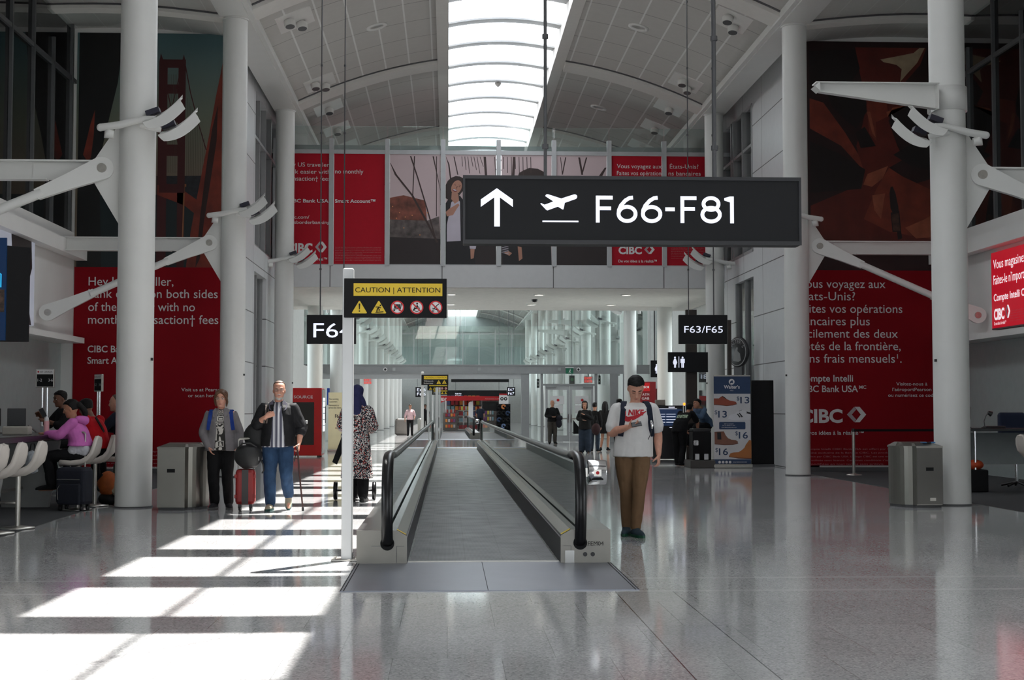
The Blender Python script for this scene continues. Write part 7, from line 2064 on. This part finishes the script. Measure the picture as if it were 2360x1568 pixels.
q = MB(); q.tube([(hx-.005,hy,hz),(hx+.03,hy-.0,.45),(hx+.075,hy+.02,.012)], [.013,.012,.011], 10); q.build('shaft', M('cane_brown', (.05,.018,.015), .35), cn)
q = MB(); q.tube([(hx-.01,hy+.055,hz+.01),(hx-.01,hy,hz+.035),(hx-.01,hy-.055,hz+.02)], .015, 10); q.build('grip', BLACK, cn)
q = MB(); q.cyl((hx+.074,hy+.02,.0),(hx+.072,hy+.02,.05),.016,12); q.build('rubber_tip', BLACK, cn)
q = MB(); q.tube([(hx-.02,hy,hz-.02),(hx-.05,hy-.01,hz-.13),(hx-.045,hy,hz-.17),(hx-.02,hy,hz-.03)], .004, 6); q.build('wrist_loop', BLACK, cn)
bp = thing('shoulder_bag', 'round black bag slung over the shoulder of the man with a cane', 'bag', (g.x, g.y, 0), .05)
q = MB(); q.ball((-.30,.14,1.02),(.19,.13,.23), 20, 12)
for v in q.v: v.x += .01*math.sin(v.z*22); v.y += .012*math.cos(v.z*18)
q.build('bag_body', BAGK, bp)
for dx in (0,.035): strap(bp, [(-.27+dx,.08,1.22),(-.20+dx,.10,1.40),(-.175+dx,.03,1.505),(-.165+dx,-.08,1.46),(-.165+dx,-.155,1.36),(-.19+dx,-.15,1.22)], .022, M('strap_brown_%d' % int(dx*1000), rgb(84,72,66), .7), 'shoulder_strap', .006)
q = MB(); q.tube([(-.14,.10,.86),(-.10,.08,.80),(-.20,.08,.70),(-.24,.08,.68)], .014, 6); q.build('loose_strap', BLACKM, bp)

# ================ woman in a floral coat dress and headscarf, seen from behind, with a pushchair
def floral():
    m = cloth('floral_print', (.3,.3,.3)); t_ = NT(m); tc = t_.n('ShaderNodeTexCoord')
    v = t_.n('ShaderNodeTexVoronoi'); v.inputs['Scale'].default_value = 88; t_.link(tc.outputs['Object'], v.inputs['Vector'])
    bw = t_.n('ShaderNodeSeparateColor'); t_.link(v.outputs['Color'], bw.inputs[0])
    c = t_.mix(t_.math('GREATER_THAN', bw.outputs[0], .62), (.014,.014,.022), (.60,.58,.56)); c = t_.mix(t_.math('GREATER_THAN', bw.outputs[1], .93), c, rgb(190,60,44))
    t_.link(c, t_.b.inputs['Base Color']); return m
FLOR = floral()
g = G(822, 1157)
t, D, S = make_person('woman in a floral coat and navy headscarf, seen from behind at a pushchair', (g.x, g.y, 0), math.pi, 1.76, dict(
    elA=(-.25,-.05,1.16), wrA=(-.20,-.28,1.08), elB=(.25,-.05,1.16), wrB=(.20,-.28,1.08), knA=(-.09,-.02,.5), anA=(-.10,.06,.09), knB=(.08,-.05,.5), anB=(.07,-.08,.085)),
    SK1, .011, 1.12, True, None, 'long', .9, 0, BLKC, 'long', .022, cloth('shoe_black_leather', (.02,.02,.02), .4), M('sole_black', (.02,.02,.02), .6), cloth('navy_scarf', rgb(44,46,82)), 'scarf', .0, 0, face=True)
c = MB(); b = 1.12*S
rings_z(c, [(0,.02,.36*S,.25*S,.20*S),(0,.015,.55*S,.235*S,.18*S),(0,.01,.75*S,.215*S,.16*S),(0,0,.95*S,.20*S,.145*S),(0,0,1.10*S,.175*S,.13*S),(0,0,1.30*S,.185*S,.145*S),(0,0,1.40*S,.17*S,.125*S),(0,.01,1.47*S,.10*S,.085*S),(0,.01,1.50*S,.06*S,.06*S)])
for s in 'AB': limb(c, [D['sh'+s], D['sh'+s]*.5+D['el'+s]*.5, D['el'+s], D['wr'+s]*.85+D['el'+s]*.15], [.080*S,.074*S,.070*S,.062*S])
remeshed(c, 'floral_coat', FLOR, t, .011, 4, .010, 7, 3)
# pushchair: mostly hidden by the pole and the woman
pc = thing('pushchair', 'black three-wheeled pushchair in front of the woman in the floral coat', 'pushchair', (g.x - .055, g.y + .42, 0))
WH = .30
for sx2 in (-1, 1):
    q = MB(); q.lathe([(.10,-.03),(.135,-.028),(.145,0),(.135,.028),(.10,.03)], (sx2*WH,0,.145), 26, axis='X'); w0 = q.build('wheel', RUBBER, pc)
    q = MB(); q.lathe([(0,-.025),(.10,-.015),(.10,.015),(0,.025)], (sx2*WH,0,.145), 20, axis='X'); q.build('hub', STEEL, w0)
    q = MB(); q.tube([(sx2*.20,.02,.15),(sx2*.19,-.02,.55),(sx2*.20,-.12,1.02)], .016, 10); q.build('frame_side', STEEL, pc)
q = MB(); q.tube([(-.30,0,.15),(.30,0,.15)], .016, 8); q.build('axle', BLACK, pc)
q = MB(); q.tube([(-.20,-.12,1.02),(-.12,-.17,1.05),(.12,-.17,1.05),(.20,-.12,1.02)], .02, 10); q.build('push_handle', BLACK, pc)
q = MB(); q.tube([(-.19,0,.5),(-.02,.45,.2)], .014, 8); q.tube([(.19,0,.5),(.02,.45,.2)], .014, 8); q.build('front_fork', STEEL, pc)
q = MB(); q.lathe([(.05,-.025),(.085,-.02),(.085,.02),(.05,.025)], (0,.5,.085), 20, axis='X'); q.build('front_wheel', RUBBER, pc)
q = MB(); q.cbox((0,.10,.30),(.36,.34,.22),.05); q.build('basket', BLACKM, pc)
q = MB(); q.prism([(-.05,.48),(.35,.45),(.38,.55),(.05,.60),(-.10,.95),(-.18,.93)], -.17, .17, 'YZ'); q.build('seat', BLACKM, pc)
q = MB(); q.loft([[Vector((x, .06+.24*math.sin(a)*1.0, .86+.20*math.cos(a))) for a in [math.pi*(j/10)-.9 for j in range(9)]] + [Vector((x, .06+.22*math.sin(a), .86+.18*math.cos(a))) for a in [math.pi*(j/10)-.9 for j in range(9)][::-1]] for x in (-.20,0,.20)]); q.build('hood', BLACKM, pc)
q = MB(); q.prism([(-.20,.98),(-.34,.60),(-.27,.56),(-.17,.80)], -.2, -.1, 'XZ'); q.build('draped_jacket', BLKC, pc)

# ================ further figures
PINKS = cloth('pink_shirt', rgb(206,172,176)); 
Yw = 75.0; g = P(945, 1003, Yw)
make_person('distant woman in a pale pink shirt and black trousers walking left of the walkway', (g.x, Yw, 0), .1, 1.66, dict(elA=(-.27,.03,1.12), wrA=(-.29,-.05,.90), elB=(.26,.05,1.14), wrB=(.24,-.10,1.0)), SK2, .014, 1.0, True, PINKS, 'rolled', .90, .01, BLKC, 'long', .0, BLKC, None, HAIRB, 'tied')
Yb = 57.5; g = P(1273, 1020, Yb)
t, D, S = make_person('bald man in a black sweater holding a dark coat before the double door', (g.x, Yb, 0), .15, 1.76, dict(elA=(-.25,.02,1.14), wrA=(-.06,-.20,1.10), elB=(.27,.0,1.14), wrB=(.08,-.20,1.10)), SK2, .013, 1.1, False, BLKC, 'long', .90, .012, cloth('grey_trousers', rgb(70,66,62)), 'long', .012, BLKC, None, None)
ct = thing('folded_coat', 'dark coat over the arm of the bald man', 'coat', (g.x, Yb, 0), .15)
q = MB(); q.ball((.26,-.16,1.06),(.14,.11,.11),14,8); q.ball((.25,-.10,.84),(.13,.09,.19),14,8); remeshed(q, 'coat_cloth', cloth('coat_dark', (.02,.02,.028)), ct, .014, 4, .012, 10)
Yw = 46.0; g = P(1348, 1045, Yw)
t, D, S = make_person('woman in a black hooded jacket and wide blue jeans standing by the double door', (g.x, Yw, 0), -.25, 1.66, dict(elA=(-.24,.0,1.16), wrA=(-.03,-.22,1.12), elB=(.24,.0,1.16), wrB=(.03,-.20,1.30), knA=(-.09,0,.5), knB=(.09,0,.5)), SK2, .012, 1.05, True, BLKC, 'long', .80, .03, DENIMD, 'long', .05, BLKC, None, HAIRB, 'hood')
Yw = 48.0; g = P(1395, 1040, Yw)
t, D, S = make_person('woman in a short black dress with long dark hair, seen from behind', (g.x, Yw, 0), math.pi-.3, 1.66, dict(elA=(-.22,-.05,1.16), wrA=(-.12,-.22,1.16), anA=(-.10,.05,.09), anB=(.16,.02,.085)), SK2, .012, 1.05, True, BLKC, 'short', .62, .03, None, 'long', 0, BLKC, None, HAIRB, 'long')
bp = thing('backpack', 'tan backpack carried beside the woman in the black dress', 'backpack', (g.x - .38, Yw, 0))
q = MB(); q.ball((0,0,1.13),(.15,.14,.21),16,10); remeshed(q, 'bag_body', cloth('tan_canvas', rgb(116,98,74), .85, .35, 18), bp, .014, 3)
q = MB()
for z in (1.05,1.15,1.24): q.tube([(-.15,-.06,z),(0,-.15,z-.01),(.14,-.06,z)], .008, 6)
q.build('webbing', BLACKM, bp)
Yw = 47.2; g = P(1371, 1036, Yw)
t, D, S = make_person('dark figure carrying a black bag, half hidden beside the woman in jeans', (g.x, Yw, 0), 2.8, 1.62, dict(), SK2, .014, .95, True, BLKC, 'long', .86, .02, DENIMD, 'long', .0, BLKC, None, HAIRB, 'short')
bp2 = thing('shoulder_bag', 'black and maroon bag beside the woman in wide blue jeans', 'bag', (g.x + .02, Yw - .2, 0))
q = MB(); q.ball((0,0,.75),(.15,.10,.20),14,8); q.build('bag_body', cloth('maroon_black', (.03,.014,.016)), bp2)
q = MB(); q.tube([(-.08,0,.92),(-.05,.04,1.2),(.03,.04,1.2),(.08,0,.92)], .012, 6); q.build('strap', BLACKM, bp2)
Yw = 41.0; g = P(1418, 1055, Yw)
t, D, S = make_person('person in dark clothes partly hidden behind the man in the white T-shirt', (g.x + .12, Yw, 0), 2.6, 1.70, dict(anA=(-.10,.15,.09), anB=(.12,-.10,.085)), SK2, .014, 1.0, False, cloth('brown_jumper', rgb(70,54,42)), 'long', .86, .02, BLKC, 'long', .0, BLKC, None, HAIRB, 'short')
# leaning person with lettering on the back, at the shoeshine stand
Yw = 35.25; g = P(1566, 1073, Yw)
t, D, S = make_person('person in black leaning over the shoeshine stand with pale lettering across the back', (g.x, Yw, 0), 2.35, 1.72, dict(waist=(0,-.08,1.10), chest=(0,-.22,1.25), neck=(0,-.36,1.36), head=(0,-.46,1.46), shA=(-.19,-.30,1.33), shB=(.19,-.30,1.33), elA=(-.26,-.42,1.10), wrA=(-.18,-.55,.92), elB=(.26,-.40,1.08), wrB=(.20,-.55,.90), anA=(-.12,.10,.09), anB=(.13,-.08,.085)), SK2, .012, 1.15, False, BLKC, 'short', .86, .02, BLKC, 'long', .01, BLKC, None, HAIRB, 'short')
tp = part_of(t, 'top')
q = MB(); rzv = 2.35
letters(q, 'MONSTER', -.17, 0, .075, 0, 'L', .34, bold=.03, slant=.1)
# lettering lies on the upper back: project along local -y from behind
q.v = [Vector((-v.x, .6, v.z + 1.20)) for v in q.v]
drape(q, tp, (0,-1,0), .006); q.build('printed_lettering', M('pale_green_print', rgb(176,196,166), .7), t)
# seated person in denim on the stand, leaning forward
Yw = 36.55; g = P(1621, 1000, Yw)
sx0 = g.x
t, D, S = make_person('seated person with dark hair and blue denim sleeves on the shoeshine stand', (sx0, Yw, 0), -1.1, 1.72, dict(pelvis=(0,.12,1.02), waist=(0,.08,1.16), chest=(0,-.06,1.32), neck=(0,-.14,1.46), head=(0,-.20,1.58), shA=(-.19,-.10,1.42), shB=(.19,-.10,1.42), elA=(-.27,-.28,1.24), wrA=(-.14,-.48,1.30), elB=(.27,-.28,1.24), wrB=(.14,-.48,1.30), hiA=(-.1,.10,1.0), hiB=(.1,.10,1.0), knA=(-.14,-.36,.98), knB=(.14,-.36,.98), anA=(-.13,-.40,.55), anB=(.13,-.42,.55)), SK2, .012, 1.05, False, denim_mat('pale_denim', rgb(72,92,116)), 'long', .98, .02, BLKC, 'long', .0, BLKC, None, HAIRB, 'short')

# ---- left lounge, seated at the bar table (facing -X, so turned)
def sit(label, x, y, rz, H_, J2, **kw):
    base = dict(pelvis=(0,.05,.80), waist=(0,.05,.96), chest=(0,.0,1.14), neck=(0,-.05,1.31), head=(0,-.09,1.46), shA=(-.175,-.02,1.26), shB=(.175,-.02,1.26), hiA=(-.09,.03,.80), hiB=(.09,.03,.80), knA=(-.11,-.38,.76), knB=(.11,-.38,.76), anA=(-.10,-.34,.36), anB=(.10,-.34,.36),
                elA=(-.22,-.20,1.08), wrA=(-.10,-.42,1.10), elB=(.22,-.20,1.08), wrB=(.10,-.42,1.10))
    base.update(J2)
    return make_person(label, (x, y, .006), rz, H_, base, **kw)
PINKH = cloth('pink_fleece', rgb(196,108,178), .95, .06, 20)
t, D, S = sit('person in a pink hoodie seated on a bar stool, hair tied back', -5.22, 20.35, -math.pi/2, 1.70, {}, skin=SK2, voxel=.009, build=1.12, female=True, top=PINKH, sleeves='long', hem=.92, top_w=.045, pants=BLKC, shoes=BLKC, hair=HAIRB, hair_style='ponytail', head_pitch=.25)
q = MB(); q.cbox((0,.06,.86*S),(.40,.30,.16),.06); remeshed(q, 'white_undershirt', cloth('white_cotton', rgb(190,190,196)), t, .01, 4, .008, 20)
q = MB(); limb(q, [(-.09,.04,1.31*S),(0,.10,1.29*S),(.09,.04,1.31*S)], [.05,.07,.05]); remeshed(q, 'hood', PINKH, t, .01, 3)
ph = thing('mobile_phone', 'dark phone held low over the bar table by the person in pink', 'phone', (-5.83, 20.32, 1.14))
mt = Matrix.Rotation(.7, 4, 'Y'); q = MB(); q.cbox((0,0,0),(.15,.075,.010),.003,mt); q.build('case', BLACK, ph)
t, D, S = sit('person in a red top with a dark crossbody strap, seated beyond the pink hoodie', -5.18, 21.15, -math.pi/2-.35, 1.74, dict(head=(0,-.14,1.44), elA=(-.24,-.16,1.04), elB=(.24,-.16,1.04)), skin=SK3, voxel=.009, build=1.2, female=False, top=cloth('red_cotton', rgb(176,18,28)), sleeves='long', hem=.84, top_w=.02, pants=BLKC, shoes=BLKC, hair=HAIRB, hair_style='short', head_pitch=.3)
strap(t, [(.16,.13,1.30*S),(.06,.17,1.15*S),(-.06,.17,1.0*S),(-.17,.11,.88*S)], .035, BLACKM, 'crossbody_strap', .008)
t, D, S = sit('person behind the bar table looking at a raised phone', -6.24, 23.55, -.9, 1.78, dict(pelvis=(0,.05,.88), waist=(0,.04,1.04), chest=(0,0,1.22), neck=(0,-.04,1.40), head=(0,-.08,1.55), shA=(-.185,0,1.35), shB=(.185,0,1.35), hiA=(-.09,.03,.86), hiB=(.09,.03,.86), knA=(-.11,-.36,.84), knB=(.11,-.36,.84), anA=(-.1,-.32,.42), anB=(.1,-.32,.42), elA=(-.24,-.16,1.14), wrA=(-.12,-.36,1.28), elB=(.24,-.18,1.12), wrB=(.08,-.34,1.20)), skin=SK3, voxel=.011, build=1.05, top=BLKC, sleeves='rolled', hem=.90, top_w=.015, pants=BLKC, shoes=BLKC, hair=HAIRB, hair_style='short', head_pitch=.15)
ph = thing('mobile_phone', 'black phone raised by the person behind the bar table', 'phone', (-6.52, 23.27, 1.36))
mt = Matrix.Rotation(-.5, 4, 'Y'); q = MB(); q.cbox((0,0,0),(.075,.012,.15),.003,mt); q.build('case', BLACK, ph)
t, D, S = sit('person in dark clothes half hidden behind the first left column', -4.98, 22.05, -math.pi/2-.2, 1.80, {}, skin=SK1, voxel=.012, build=1.1, top=NAVC, sleeves='long', hem=.84, top_w=.02, pants=BLKC, shoes=BLKC, hair=HAIRG, hair_style='receding')
dup(st0, (-6.24, 23.6, .006), None, 'white bar stool beyond the far end of the bar table')
dup(st0, (-4.98, 21.95, .006), None, 'white bar stool half hidden behind the first left column')
# right edge: seated person, only an arm in the frame
t, D, S = sit('seated person with a bare forearm at the edge of the right lounge', 8.88, 20.95, math.pi*.5, 1.72, dict(elA=(-.25,-.02,1.06), wrA=(-.16,-.26,.98), elB=(.27,-.0,1.04), wrB=(.2,-.25,.92)), skin=SK1, voxel=.012, build=1.1, top=cloth('pale_top', rgb(178,172,166)), sleeves='short', hem=.84, top_w=.02, pants=BLKC, shoes=BLKC, hair=HAIRBR, hair_style='short')
# shop customer
Yw = 92.2; g = P(1107, 990, Yw)
make_person('distant person in dark clothes at the newsstand counter', (g.x, Yw, 0), 2.9, 1.72, dict(), SK2, .016, 1.05, False, NAVC, 'short', .86, .02, BLKC, 'long', 0, BLKC, None, HAIRB, 'short', face=False)
Yw = 90.0; g = P(980, 990, Yw)
make_person('distant person in a dark top partly hidden behind the far sign poles', (g.x, Yw, 0), .2, 1.70, dict(), SK3, .016, 1.05, False, BLKC, 'short', .86, .02, BLKC, 'long', 0, BLKC, None, HAIRB, 'short', face=False)

bpy.data.scenes.remove(WS)
